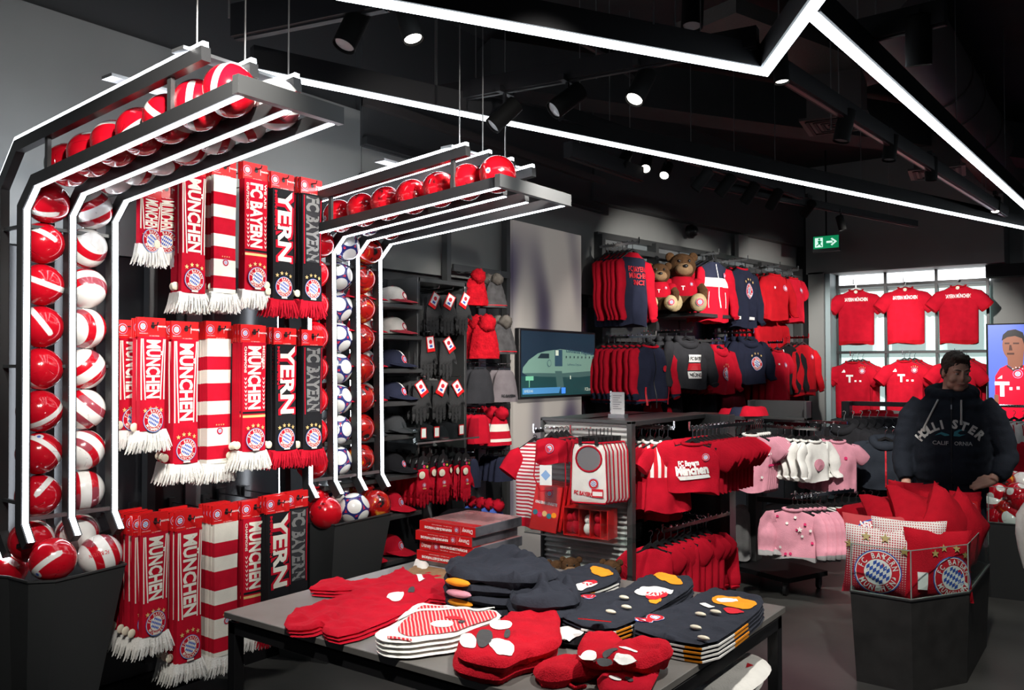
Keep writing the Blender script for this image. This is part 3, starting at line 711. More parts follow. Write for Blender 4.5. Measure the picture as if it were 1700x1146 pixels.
# ================================================================== hanging garments
def clamp(a, lo, hi): return max(lo, min(hi, a))
class Gar:
    """garment on a hanger: local x across, front towards -y, origin at the hanger's hook"""
    def __init__(s, w, h, th=.10, sl='long', mats=None, bands=(), sleeve_m=0, cuff_m=None, hood=False, prints=None, seed=0, slw=.075, flare=0., drop=.10, collar=None, legs=False, hang=True, sls=1.0, slf=.5):
        s.slf = slf
        s.w, s.h, s.th, s.sl, s.mats, s.bands, s.sm, s.cm, s.hood, s.prints, s.sd, s.slw, s.fl, s.drop, s.collar, s.legs, s.hang, s.sls = w, h, th, sl, mats, bands, sleeve_m, cuff_m, hood, prints, seed, slw, flare, drop, collar, legs, hang, sls
        s.me = None
    def hw(s, t):
        w = s.w
        for (a, b), (c, d) in zip([(0, .18), (.03, .25), (.07, .38), (.12, .465), (.2, .485)], [(.03, .25), (.07, .38), (.12, .465), (.2, .485), (1, .475 + s.fl)]):
            if t <= c: return w * (b + (d - b) * (t - a) / (c - a))
        return w * d
    def hd(s, t): return s.th * (.28 + .30 * min(1, t * 3) + .05 * t)
    def fold(s, q, t):
        return s.th * .17 * min(1, t * 1.6) * (math.sin(q * 5.2 + s.sd * 2.1) + .6 * math.sin(q * 9.1 + s.sd + t * 2.3) + .5 * math.sin(t * 11 + q * 3 + s.sd))
    def y(s, u, t):
        hw = s.hw(t); c = clamp(abs(u) / hw, 0, 1) ** (1 / .8); return -s.hd(t) * math.sqrt(max(0, 1 - c * c)) ** .8 + s.fold(u / hw, t) * (1 - c ** 6)
    def front(s, u, v):  # v measured down from the collar (negative)
        t = clamp(-v / s.h, 0, 1); return (u, s.y(u, t) - .0065, -s.drop + v)
    def build(s):
        if s.me: return s.me
        T = [0, .03, .07, .12, .16, .2, .27, .34, .42, .5, .58, .66, .74, .82, .88, .94, .97, 1]; n = 36; rings = []; ms = []
        for t in T:
            hw = s.hw(t); r = []
            for j in range(n):
                a = 2 * pi * j / n; c, q = math.cos(a), math.sin(a); x = hw * sgn(c) * abs(c) ** .8
                if q <= 0: y = s.y(x, t)
                else: y = s.hd(t) * .8 * abs(q) ** .8 + s.fold(x / hw, t) * (1 - abs(c) ** 6)
                r.append((x, y, -s.drop - t * s.h + (.012 * math.sin(3 * a + s.sd) if t == 1 else 0)))
            rings.append(r)
        for i in range(len(T) - 1):
            tm = (T[i] + T[i + 1]) / 2; m = 0
            for a, b, k in s.bands:
                if a <= tm < b: m = k
            ms.append(m)
        body = MB().rings(rings, ms)
        if s.legs:   # two short legs under the body
            for sg in (-1, 1):
                body.rings([[(sg * s.w * .24 + s.w * k * math.cos(2 * pi * j / 14), s.th * .45 * math.sin(2 * pi * j / 14), z) for j in range(14)] for k, z in ((.235, -s.drop - s.h + .02), (.20, -s.drop - s.h * 1.18), (.15, -s.drop - s.h * 1.33))], s.legs if isinstance(s.legs, int) and s.legs is not True else 0)
        if s.collar is not None:
            pts = [(s.w * .19 * math.cos(a), s.th * .30 * math.sin(a) - .004, -s.drop + .004 - (.03 * s.h if math.sin(a) < 0 else 0) * -math.sin(a)) for a in [2 * pi * i / 14 for i in range(15)]]
            body.tube(pts, .011, 6, s.collar)
        if s.hood:
            pts = [(s.w * .21 * math.cos(a), s.th * .38 * math.sin(a), -s.drop - .005 - (.10 * s.h * -math.sin(a) if math.sin(a) < 0 else -.02)) for a in [2 * pi * i / 16 for i in range(17)]]
            body.tube(pts, .034, 8, 0); body.ball((0, s.th * .35, -s.drop - .05), (s.w * .23, .06, .085), 12, 6, 0)
        out = {'body': body.mesh('body', s.mats, 60)}
        if s.sl:
            for sg in (-1, 1):
                w, h = s.w, s.h; z0 = -s.drop
                if s.sl == 'long':
                    p = [(.33, -.17), (.43, -.20), (.50, -.30), (.535, -.45), (.55, -.60), (.56, -.75), (.565, -.86 * s.sls), (.567, -.90 * s.sls), (.568, -.93 * s.sls)]; rr = [.85, .98, .95, .85, .78, .72, .64, .56, .54]
                    pts = [(sg * a * w, .012 * math.sin(i * 1.7 + s.sd + sg) - (.01 * i), z0 + b * h) for i, (a, b) in enumerate(p)]
                else:
                    p = [(.30, -.165), (.43, -.20), (.56, -.285), (.67, -.365), (.69, -.38)]; rr = [.9, 1.05, 1.02, .95, .94]
                    pts = [(sg * a * w, .006 * i * sg, z0 + b * h) for i, (a, b) in enumerate(p)]
                sv = MB().tube(pts, [r_ * s.slw for r_ in rr], 12, 0, s.slf, (0, 1, 0)); b = sv
                if s.cm is not None:
                    k = 2 if s.sl == 'long' else 1; fcount = 12
                    nseg = len(pts) - 1
                    for i in range(nseg - k, nseg):
                        for j in range(fcount): b.m[i * fcount + j] = 1
                out['sleeve%d' % sg] = sv.mesh('sleeve', [s.mats[s.sm], s.mats[s.cm if s.cm is not None else s.sm]], 60)
        if s.hang:
            hg = MB().tube([(0, 0, -s.drop + .02), (0, 0, -.028), (.012, 0, -.012), (.012, 0, .004), (0, 0, .011), (-.011, 0, .003)], .0032, 6, 1)
            hg.path([(-s.w * .43, 0, -s.drop - .10 * s.h), (-s.w * .2, 0, -s.drop - .012), (0, 0, -s.drop + .028), (s.w * .2, 0, -s.drop - .012), (s.w * .43, 0, -s.drop - .10 * s.h)], [(-.012, -.009), (.012, -.009), (.012, .009), (-.012, .009)], (0, 1, 0), 0)
            out['hanger'] = hg.mesh('hanger', [BLKP, CHROME])
        if s.prints:
            out['print'] = MB().flat([((*cdt(q[0], .03), q[2]) if len(q[1]) == 1 and len(q[0]) > 3 and max(max(a for a, b in q[0]) - min(a for a, b in q[0]), max(b for a, b in q[0]) - min(b for a, b in q[0])) > .03 else q) for q in s.prints[1]], lambda u, v, q: (s.front(u, v)[0], s.front(u, v)[1] - q * .0009, s.front(u, v)[2])).mesh('print', s.prints[0])
        s.me = out; return out
    def make(s, name, label, cat, p, rz, group=None):
        m = s.build(); r = thing(name, label, cat, p, rz, group)
        for k, me in m.items(): ob(me.name.split('.')[0], me, r)
        return r
def garment_row(g, name, cat, p, rz, n, step, fmt, group, dirv, jitter=4, drop=0):
    """n garments one behind the other along dirv; fmt names the set ('... on the upper rail')"""
    root = None
    for j in range(n):
        lb = fmt.replace('#', 'front' if j == 0 else ORD[j + 1]) if n > 1 else fmt.replace('# ', '')
        q = V(p) + V(dirv) * (j * step) + V((0, 0, drop * j)); a = rz + rad(random.uniform(-jitter, jitter))
        if root is None: root = g.make(name, lb, cat, q, a, group)
        else: dup(root, lb, q, a)
    return root
def rail_arm(p, dirv, ln, label, m=CHROME, tip=True):
    """straight display arm: fixed to the wall at one end, with a turned-up tip and hook notches"""
    d = V(dirv).normalized(); p = V(p); q = p + d * ln
    mb = MB().bar(p, q, .010, .022)
    if tip: mb.bar(q, q + V((0, 0, .045)), .010, .010, 0, d)
    k = int(ln / .05)
    for i in range(k): mb.box(tuple(p + d * (.03 + i * .05) + V((0, 0, .014))), (.010, .010, .008))
    return tag(mb.obj('display_rail', m), label, 'rail')

# ------------------------------------------------------------------ jacket wall
RZJ = rad(82)
def jset(g, name, cat, px, py, off, n, step, fmt, group, nameband, arm=True, tw=0, cnt=None):
    p = atJ(px, py, off) + V((0, 0, g.drop)); garment_row(g, name, cat, p, RZJ - rad(tw * .25), n, step, fmt, group, -N8)
    if arm: rail_arm(p - N8 * (off - .09) - V((0, 0, .012)), N8, off - .02, f'chrome display arm carrying {nameband}')
def hgt(px, y0, y1, off): return abs(atJ(px, y0, off).z - atJ(px, y1, off).z)
UG = 'garments on the upper jacket rail'; LG = 'garments on the lower jacket rail'
def cr(cx, cy, r, letters=False): return crest(cx, cy, r, 0, 1, 2, letters, 20)
RA = 'rail'
PM = [PWHT, PRED, BLUE, GOLD, PGREY, PBLK, CARD]
h = hgt(1055, 421, 540, .42)
g = Gar(.36, h, mats=[NAVY, RED, RED], bands=[(0, .06, 1)], sleeve_m=1, prints=(PM, [word('FC BAYERN', 1, 0, -.15, .045, .22, bold=.03), word('M\u00dcNCHEN', 1, 0, -.21, .045, .22, bold=.03), word('SINCE', 1, 0, -.27, .04, .15, bold=.03)]), seed=1)
jset(g, 'sweatshirt', 'sweatshirt', 1050, 420, .46, 6, .055, 'red-sleeved navy sweatshirt, # one of the upper rail left of the bears', UG, 'the red-sleeved navy sweatshirts', tw=14)
h = hgt(1180, 437, 535, .42)
g = Gar(.44, h, mats=[RED, PWHT, NAVY, WHT], bands=[(0, .26, 2), (.26, .42, 3)], sleeve_m=0, cuff_m=0, seed=2, prints=(PM, [rect(0, -.004, -.46, .004, -.02), rect(0, -.13, -.46, -.123, -.30), rect(0, .123, -.46, .13, -.30), *cr(.11, -.13, .028)]))
jset(g, 'track_jacket', 'jacket', 1184, 436, .46, 3, .07, 'navy, white and red track jacket, # one right of the bears', UG, 'the tricolour track jackets', tw=24)
h = hgt(1232, 448, 545, .40)
g = Gar(.48, h, th=.12, mats=[NAVY, RED, NAVY], bands=[(.94, 1, 2)], collar=1, seed=3, slw=.085, prints=(PM, crest(.04, -.24, .085, 0, 1, 2, True, 24) + stars4(3, .04, -.24, .125, .018)))
jset(g, 'sweater', 'sweater', 1231, 446, .46, 4, .075, 'navy sweater with round emblem, # one of the upper rail', UG, 'the navy emblem sweaters', tw=16)
h = hgt(1285, 457, 532, .40)
g = Gar(.50, h, mats=[DRED, RED], collar=0, seed=4, prints=(PM, cr(.12, -.15, .034) + [star(0, -.06, -.15, .02)]), cuff_m=0)
jset(g, 'sport_shirt', 'shirt', 1285, 456, .46, 6, .075, 'dark red long-sleeved training top, # one of the upper rail', UG, 'the dark red training tops', tw=22)
h = hgt(1317, 463, 535, .40)
g = Gar(.46, h, sl='short', mats=[RED, DRED], collar=1, seed=5, slw=.085, prints=(PM, cr(.09, -.14, .032)))
jset(g, 'training_shirt', 'shirt', 1316, 462, .44, 4, .065, 'bright red short-sleeved shirt, # one at the far end of the upper rail', UG, 'the bright red short-sleeved shirts', tw=14)
g = Gar(.56, .50, mats=[DRED, MAROON], cuff_m=1, seed=6)
p = atJ(1276, 512, .30) ; garment_row(g, 'sport_shirt', 'shirt', p, RZJ - rad(4), 5, .06, 'dark red top hanging low below the training tops, # one', UG, -N8)
# lower rail
h = hgt(1080, 577, 668, .46)
g = Gar(.52, h, th=.12, mats=[NAVY, RED, RED], bands=[(.94, .97, 1)], sleeve_m=1, cuff_m=0, collar=1, seed=7, slw=.085, prints=(PM, [disc(1, .10, -.20, .03, 16), rect(5, -.003, -.55, .003, -.05), rect(1, -.17, -.52, -.155, -.36), rect(1, .155, -.52, .17, -.36)]))
jset(g, 'college_jacket', 'jacket', 1079, 575, .56, 8, .066, 'navy college jacket with red sleeves, # one of the lower rail', LG, 'the red-sleeved college jackets', tw=10)
h = hgt(1147, 568, 645, .46)
g = Gar(.58, h, th=.13, mats=[CHAR, RED], hood=True, seed=8, slw=.09, prints=(PM, [rect(0, -.06, -.20, .14, -.13), word('FC BAYERN', 5, .04, -.165, .03, .17, bold=.04), rect(1, -.06, -.275, .14, -.21), rect(0, -.06, -.35, .14, -.285), word('M\u00dcNCHEN', 5, .04, -.318, .032, .17, bold=.04)]))
jset(g, 'hoodie', 'hoodie', 1139, 566, .60, 4, .105, 'charcoal hoodie with white and red print, # one of the lower rail', LG, 'the charcoal hoodies', tw=18)
h = hgt(1195, 582, 655, .46)
g = Gar(.50, h, th=.12, mats=[RED], hood=True, seed=9, slw=.08, prints=(PM, crest(.02, -.25, .07, 0, 1, 2, True, 24) + stars4(3, .02, -.25, .10, .014)))
jset(g, 'hoodie', 'hoodie', 1193, 580, .50, 6, .07, 'red hoodie with round emblem, # one of the lower rail', LG, 'the red emblem hoodies', tw=14)
h = hgt(1245, 570, 640, .46)
g = Gar(.58, h, th=.13, mats=[NAVY], hood=True, seed=10, slw=.09, prints=(PM, crest(.04, -.24, .075, 0, 1, 2, True, 24) + stars4(3, .04, -.24, .108, .015)))
jset(g, 'hoodie', 'hoodie', 1241, 566, .50, 4, .09, 'navy hoodie with round emblem, # one of the lower rail', LG, 'the navy emblem hoodies', tw=18)
h = hgt(1290, 583, 665, .46)
g = Gar(.44, h, sl='short', mats=[RED, DRED], collar=1, seed=11, slw=.08, prints=(PM, cr(.08, -.16, .03) + [star(0, -.05, -.15, .016)]))
jset(g, 'training_shirt', 'shirt', 1290, 582, .52, 4, .085, 'bright red short-sleeved shirt, # one of the lower rail', LG, 'the lower bright red shirts', tw=14)
h = hgt(1312, 575, 655, .40)
g = Gar(.46, h, mats=[BLKC, PWHT], seed=12, prints=(PM, [rect(0, -.2 + i * .025, -.30, -.188 + i * .025, -.04) for i in range(3)]))
jset(g, 'track_jacket', 'jacket', 1308, 575, .40, 2, .08, 'black track jacket with white shoulder stripes, # one of the lower rail', LG, 'the black track jackets', False, tw=14)
h = hgt(1335, 577, 660, .40)
g = Gar(.56, h, mats=[DRED, MAROON], bands=[(.9, .94, 1)], cuff_m=0, seed=13, prints=(PM, cr(.10, -.14, .028)))
jset(g, 'track_jacket', 'jacket', 1333, 573, .42, 6, .07, 'dark red track jacket, # one at the far end of the lower rail', LG, 'the dark red track jackets', tw=20)
# trousers and shorts under the lower sets
def trousers(mats, w, h, seed):
    g = Gar(w, h * .42, th=.09, sl=None, mats=mats, seed=seed, legs=True, drop=.03, hang=False); return g
for px, py, m, t, n in ((1108, 640, BLKC, 'black', 3), (1165, 640, BLKC, 'black', 2), (1215, 640, MAROON, 'maroon', 3), (1262, 640, BLKC, 'navy black', 2), (1318, 650, MAROON, 'maroon', 3), (1092, 660, RED, 'red', 1)):
    g = Gar(.44, .40, th=.10, sl=None, mats=[m], seed=px, drop=.02, hang=False)
    garment_row(g, 'sport_trousers', 'trousers', atJ(px, py, .30), RZJ - rad(4), n, .07, f'{t} trousers hanging under the lower jacket rail near the {"near end" if px < 1120 else "charcoal hoodies" if px < 1200 else "red hoodies" if px < 1240 else "navy hoodies" if px < 1300 else "far corner"}, # one', LG, -N8)
# mirror with a dark garment at the near end of the jacket wall
q = MB().box((.0, .42, 2.33), (.01, .72, .78), M=MJ).obj('mirror', mat('dim_mirror', (.30, .31, .31), .12, .9))
tag(q, 'dim mirror strip on the jacket wall behind the red-sleeved sweatshirts', 'mirror')
# camera dome, grey junction box
tag(MB().lathe([(.075, 0), (.075, .04), (.06, .05), (.05, .085), (.02, .105)], 18, 0, MX.Translation(atJ(1144, 385, .0)) @ MX.Rotation(pi / 2 - A8, 4, 'Z') @ MX.Rotation(pi / 2, 4, 'X')).obj('security_camera', [BLKP], None, 50), 'black security camera dome high on the grey jacket wall', 'camera')
tag(MB().box((.02, 2.62, 3.05), (.05, .22, .26), M=MJ).obj('junction_box', WALLG), 'grey junction box above the top rail of the jacket wall', 'box')

# ------------------------------------------------------------------ teddy bears on a shelf
FURB = mat('brown_plush', (.095, .048, .022), .95, bump=.9, scale=160, var=.3, spec=.1); FURC = mat('cream_plush', (.56, .43, .24), .95, bump=.8, scale=160, var=.15, spec=.1); FURT = mat('tan_plush', (.30, .185, .10), .95, bump=.8, scale=160, var=.15, spec=.1)
def bear(label, p, rz, s, group, cat='soft toy'):
    """plain teddy bear, sitting, red shirt; local front -y"""
    r = thing('teddy_bear', label, cat, p, rz, group)
    B = lambda c, q, n=18, m=12: ([v * s for v in c], [v * s for v in q], n, m)
    MB().ball(*B((0, 0, .24), (.19, .15, .23))).obj('body', FURB, r, 80)
    sh = MB().ball(*B((0, -.004, .29), (.20, .16, .20))).ball(*B((-.19, -.02, .36), (.09, .08, .075), 12, 8)).ball(*B((.19, -.02, .36), (.09, .08, .075), 12, 8)).obj('shirt', RED, r, 80, label='red jersey')
    MB().flat([word('T', 0, -.02 * s, 0, .05 * s, bold=.03)] + crest(.09 * s, .05 * s, .025 * s, 0, 1, 2, False, 14), lambda u, v, q: (u, -s * .004 - .162 * s * math.sqrt(max(.05, 1 - (u / (.2 * s)) ** 2 - (v / (.2 * s)) ** 2)) - q * .001, .30 * s + v)).obj('print', PM, sh)
    hd = MB().ball(*B((0, -.01, .58), (.175, .155, .165), 20, 14)).obj('head', FURB, r, 80)
    MB().ball(*B((0, -.13, .535), (.115, .085, .08), 16, 10)).obj('muzzle', FURT, hd, 80)
    MB().ball(*B((0, -.215, .565), (.032, .02, .022), 10, 8)).obj('nose', BLKP, hd, 80)
    for sg in (-1, 1): MB().ball(*B((sg * .062, -.15, .635), (.017, .010, .020), 8, 6)).obj('eye', BLKP, hd, 80)
    for sg in (-1, 1):
        e = MB().ball(*B((sg * .145, .0, .70), (.06, .03, .06), 12, 8)).obj('ear', FURB, r, 80)
        MB().tube([(sg * .20 * s, -.03 * s, .36 * s), (sg * .25 * s, -.07 * s, .27 * s), (sg * .235 * s, -.13 * s, .17 * s), (sg * .23 * s, -.15 * s, .14 * s)], [.06 * s, .062 * s, .055 * s, .03 * s], 12).obj('arm', FURB, r, 80)
        lg = MB().tube([(sg * .10 * s, -.03 * s, .10 * s), (sg * .135 * s, -.14 * s, .10 * s), (sg * .15 * s, -.20 * s, .11 * s)], [.085 * s, .085 * s, .08 * s], 14).obj('leg', FURB, r, 80)
        ft = MB().ball(*B((sg * .15, -.24, .115), (.105, .075, .115), 16, 10)).obj('foot', FURC, r, 80, label='cream plush sole')
        if sg > 0: MB().flat(crest(sg * .15 * s, .115 * s, .05 * s, 0, 1, 2, False, 16), lambda u, v, q: (u, -.316 * s - q * .001, v)).obj('sole_patch', PM, ft)
    return r
p = atJ(1100, 517, .38); zs = p.z
r = thing('bear_shelf', 'dark shelf under the two big teddy bears on the jacket wall', 'shelf', J(1.02 + .55, .0, zs))
o = MB().box((.27, 1.40, zs - .02), (.52, 1.15, .035), M=MJ).obj('shelf_board', DMETAL, r); o.matrix_parent_inverse = MX.Translation(-r.location)
for t in (1.62, 1.90):
    o = MB().box((.535, t, zs - .018), (.006, .12, .03), M=MJ).obj('price_strip', PAPER, r); o.matrix_parent_inverse = MX.Translation(-r.location)
pb = atJ(1094, 517, .38); bear('smaller brown teddy bear in a red shirt on the high shelf', (pb.x, pb.y, zs), RZJ - rad(48), .60, 'teddy bears on the shelf')
pb = atJ(1132, 518, .36); bear('larger brown teddy bear in a red shirt on the high shelf', (pb.x, pb.y, zs), RZJ - rad(44), .78, 'teddy bears on the shelf')

# ------------------------------------------------------------------ jerseys on the far wall
YJ = YB - .02
JN = {1420: 'left', 1503: 'middle', 1594: 'right'}
def jersey(w, h, seed, back):
    pr = [word('BAYERN M\u00dcNCHEN', 0, 0, -.12, .042, .27, bold=.03)] if back else (
        [word('T', 0, -.035, -.21, .085, bold=.05)] + [rect(0, .02 + i * .055, -.25, .045 + i * .055, -.228) for i in range(2)] + [poly(0, [(-.13, -.135), (-.085, -.135), (-.085, -.115), (-.10, -.095)])] + cr(.11, -.115, .034) + stars4(3, .11, -.115, .05, .008))
    return Gar(w, h, sl='short', th=.09, mats=[RED, DRED], collar=1, cuff_m=1, bands=[(.95, 1, 1)], seed=seed, slw=.088, prints=(PM, pr), flare=.0)
for i, (px, py, pb_) in enumerate(((1421, 482, 572), (1503, 478, 571), (1591, 475, 571))):
    h = at(px, py, Y=YJ).z - at(px, pb_, Y=YJ).z; p = at(px, py, Y=YJ); n = ('left', 'middle', 'right')[i]
    g = jersey(.435, h, i, True); o = g.make('football_jersey', f'{n} one of three red jerseys shown from behind, upper bar', 'jersey', p + V((0, 0, .10)), rad((12, 6, -2)[i]), 'jerseys on the lit window')
    MB().lathe([(.004, -.012), (.019, -.003), (.021, .002), (.004, .006)], 12, 0, MX.Translation((.0, -.045, -.125)) @ MX.Rotation(pi / 2, 4, 'X')).obj('security_tag', BTN, o, label='round cream security tag')
for i, (px, py, pb_) in enumerate(((1416, 601, 690), (1502, 599, 690), (1588, 597, 690))):
    n = ('left', 'middle', 'right')[i]; p = at(px, py, Y=YJ)
    g = jersey(.42, .70, i + 4, False); o = g.make('football_jersey', f'{n} one of three red jerseys shown from the front, lower bar', 'jersey', p + V((0, -.02, .10)), rad((14, 10, 4)[i]), 'jerseys on the lit window')
    for j in (1, 2): dup(o, f'red jersey hanging {ORD[j]} behind the {n} front-shown jersey', p + V((.045 * j, .055 * j, .10)), rad(22 - 6 * i + 4 * j))
for px, py in ((1421, 472), (1503, 468), (1591, 465), (1416, 590), (1502, 588), (1588, 586)):
    p = at(px, py, Y=YJ + .05); tag(MB().bar(p + V((0, .14, 0)), p + V((0, -.12, 0)), .012, .02).bar(p + V((0, -.12, 0)), p + V((0, -.12, .05)), .008, .012, 0, (0, 1, 0)).obj('jersey_hook', CHROME), f'chrome hook on the {"upper" if py < 500 else "lower"} window bar, {JN[min(JN, key=lambda k: abs(k - px))]} one', 'hook', 'hooks on the window bars')

# ------------------------------------------------------------------ backlit player screen at the right
def em(name, col, k=1.0): return mat(name, col, .4, emit=k)
SB, SR, SK, SKD, SW_, SH = em('screen_blue', (.10, .16, .62), .8), em('screen_red', (.80, .004, .030), 1.0), em('screen_skin', (.26, .10, .06), .8), em('screen_shade', (.07, .025, .018), .7), em('screen_white', (.90, .85, .9), .9), em('screen_hair', (.010, .008, .010), .5)
YS = YB - .02
a = at(1640, 540, Y=YS); b = at(1640, 690, Y=YS); x0, z1, z0 = a.x, a.z, .95
sc = thing('poster_screen', 'tall backlit screen with a player in a red jersey on blue', 'screen', (x0 + .42, YS, z0))
wpart(MB().box((x0 + .42, YS + .03, (z0 + z1) / 2), (.88, .06, z1 - z0 + .03)), 'casing', BLACK, sc)
def S2(px, py): p = at(px, py, Y=YS); return (p.x, p.z)
k = .42 / 60 * .0
sh = [rect(0, x0, z0, x0 + .84, z1)]
sh.append(poly(1, [S2(*q) for q in ((1649, 720), (1652, 655), (1652, 625), (1660, 612), (1672, 606), (1684, 616), (1700, 606), (1718, 610), (1742, 620), (1748, 660), (1748, 720))]))
sh.append(poly(2, [S2(*q) for q in ((1649, 690), (1651, 655), (1658, 656), (1658, 690))]))
sh.append(poly(2, [S2(*q) for q in ((1672, 585), (1673, 606), (1684, 614), (1698, 606), (1700, 585))]))
sh.append(([S2(1683 + 19 * math.cos(t), 573 + 26 * math.sin(t)) for t in [2 * pi * i / 20 for i in range(20)]], [tuple(range(20))], 2))
sh.append(poly(5, [S2(*q) for q in ((1663, 566), (1665, 556), (1673, 549), (1686, 547), (1698, 552), (1704, 570), (1702, 578), (1697, 562), (1685, 558), (1672, 560))]))
for q in ((1668, 569, 1676, 571.5), (1682, 569, 1692, 571.5), (1672, 586, 1684, 589)): sh.append(poly(3, [S2(q[0], q[1]), S2(q[2], q[1]), S2(q[2], q[3]), S2(q[0], q[3])]))
sh.append(poly(3, [S2(1676, 573), (S2(1679, 573)), S2(1681, 582), S2(1675, 582)]))
sh.append(poly(3, [S2(1672, 606), S2(1684, 614), S2(1698, 606), S2(1699, 609), S2(1684, 618), S2(1671, 609)]))
tx, tz = S2(1664, 646); sh.append(word('T', 4, tx, tz, .15, bold=.05)); sh += [rect(4, *S2(1676, 648), *S2(1681, 643)), rect(4, *S2(1688, 647), *S2(1693, 642)), poly(4, [S2(1656, 629), S2(1664, 629), S2(1664, 623)])]
cx, cz = S2(1690, 621); sh += crest(cx, cz, .05, 4, 1, 0, False, 16) + stars4(4, cx, cz, .075, .01)
wpart(MB().flat(sh, lambda u, v, q: (u, YS - .002 - q * .0009, v)), 'picture', [SB, SR, SK, SKD, SW_, SH], sc)

# ------------------------------------------------------------------ exit sign
p = at(1371, 402, Y=10.2); e = thing('exit_sign', 'green emergency exit sign with arrow hanging from the ceiling', 'sign', p)
EG = em('exit_green', (.004, .24, .09), .9); EW = em('exit_white', (.7, .95, .85), 1.0); wd, ht = .29, .145
MB().box((0, .02, .0), (wd + .02, .03, ht + .02)).box((0, .02, -ht / 2 - .02), (wd + .02, .04, .035)).obj('casing', METAL, e)
MB().bar((0, .02, ht / 2), (0, .02, 1.2), .015, .015, 0, (1, 0, 0)).obj('rod', BLACK, e)
sh = [rect(0, -wd / 2, -ht / 2, wd / 2, ht / 2), rect(1, .005, -.012, .075, .012), poly(1, [(.068, .045), (.125, 0), (.068, -.045), (.055, -.032), (.098, 0), (.055, .032)]),
      rect(1, -.125, -.055, -.035, .055), disc(0, -.075, .038, .013, 10), poly(0, [(-.095, .02), (-.065, .025), (-.055, .0), (-.06, -.02), (-.04, -.045), (-.05, -.05), (-.075, -.022), (-.105, -.045), (-.112, -.037), (-.085, -.012)]), poly(0, [(-.065, .022), (-.042, .008), (-.045, .0), (-.068, .012)])]
MB().flat(sh, lambda u, v, q: (u, .004 - q * .001, v)).obj('sign_face', [EG, EW], e)

# ------------------------------------------------------------------ picture panel and television
pm = bpy.data.materials.new('blurred_picture_panel'); pm.use_nodes = True; nt = pm.node_tree; b = nt.nodes['Principled BSDF']
tc = nt.nodes.new('ShaderNodeTexCoord'); n1 = nt.nodes.new('ShaderNodeTexNoise'); n1.inputs['Scale'].default_value = 2.0; n1.inputs['Detail'].default_value = 0
mp = nt.nodes.new('ShaderNodeMapping'); mp.inputs['Scale'].default_value = (1, 1.3, .55); mp.inputs['Location'].default_value = (.4, .35, .2)
cr_ = nt.nodes.new('ShaderNodeValToRGB'); cr_.color_ramp.elements[0].position = .26; cr_.color_ramp.elements[0].color = (.075, .062, .105, 1); cr_.color_ramp.elements[1].position = .58; cr_.color_ramp.elements[1].color = (.42, .385, .35, 1)
cr_.color_ramp.interpolation = 'EASE'; nt.links.new(tc.outputs['Object'], mp.inputs[0]); nt.links.new(mp.outputs[0], n1.inputs['Vector']); nt.links.new(n1.outputs['Fac'], cr_.inputs[0]); nt.links.new(cr_.outputs[0], b.inputs['Base Color']); b.inputs['Roughness'].default_value = .5
nt.links.new(cr_.outputs[0], b.inputs['Emission Color']); b.inputs['Emission Strength'].default_value = .35
y0, y1 = at(851, 400, X=.05).y, at(964, 400, X=.05).y
o = MB().box((.03, 0, 0), (.05, y1 - y0, 2.84 - .1)).obj('picture_panel', pm); o.location = (0, (y0 + y1) / 2, 1.47); tag(o, 'tall blurred grey and violet picture panel behind the television', 'panel')
tv = thing('television', 'flat television showing a parked aircraft, on the picture panel', 'television', (.09, 6.09, 1.69))
TW, TH = 1.17, .57
MB().box((0, 0, 0), (.05, TW, TH), b=.006).obj('casing', BLKP, tv)
tm = [em('tv_night', (.008, .020, .034), 1), em('tv_plane_white', (.12, .21, .17), 1), em('tv_plane_shade', (.040, .085, .08), 1), em('tv_glass_dark', (.010, .022, .028), 1), em('tv_banner', (.05, .18, .36), 1), em('tv_letter', (.02, .05, .075), 1), em('tv_apron', (.010, .040, .042), 1), em('tv_door', (.45, .50, .40), 1), em('tv_blue_light', (.05, .22, .8), 1), em('tv_sign', (.12, .35, .22), 1)]
sh = [rect(0, -.565, -.265, .565, .265), rect(6, -.565, -.265, .565, -.10)]
ax = [(-.55, -.07), (-.54, -.03), (-.46, .03), (-.33, .085), (-.22, .105), (.0, .125), (.3, .11), (.565, .08), (.565, -.10), (.3, -.115), (-.05, -.11), (-.3, -.105), (-.48, -.095)]
sh += [poly(1, ax), poly(2, [(-.53, -.075), (-.3, -.075), (0, -.08), (.565, -.06), (.565, -.10), (.3, -.115), (-.05, -.11), (-.3, -.105), (-.48, -.095)]), poly(3, [(-.34, .045), (-.29, .085), (-.17, .085), (-.17, .045)]), rect(5, -.085, -.02, .03, .12), poly(7, [(-.075, .07), (-.03, .07), (-.03, .115), (-.075, .115)]), poly(2, [(-.085, -.06), (.02, -.06), (.055, -.205), (-.05, -.215)]),
       word('Lufthansa Regional', 5, .31, .105, .030, .44, -3, .02), word('Lufthansa CityLine', 5, .22, -.005, .018, .22, -1)]
sh += [rect(3, .08 + i * .062, .050, .095 + i * .062, .068) for i in range(8)]
sh += [disc(5, -.18, .005, .03, 16), disc(1, -.18, .005, .025, 16), rect(9, -.52, -.135, -.41, -.10), rect(9, -.475, -.19, -.465, -.135), poly(4, [(-.565, -.245), (-.04, -.245), (-.015, -.195), (-.565, -.195)]), word('EILMELDUNG', 7, -.48, -.22, .02, .12), rect(8, .0, -.25, .06, -.20), word('FCB.tv', 7, .42, -.22, .028, .09), rect(7, .13, -.13, .145, -.10)]
MB().flat(sh, lambda u, v, q: (.0262 + q * .0006, u, v)).obj('screen_picture', tm, tv)
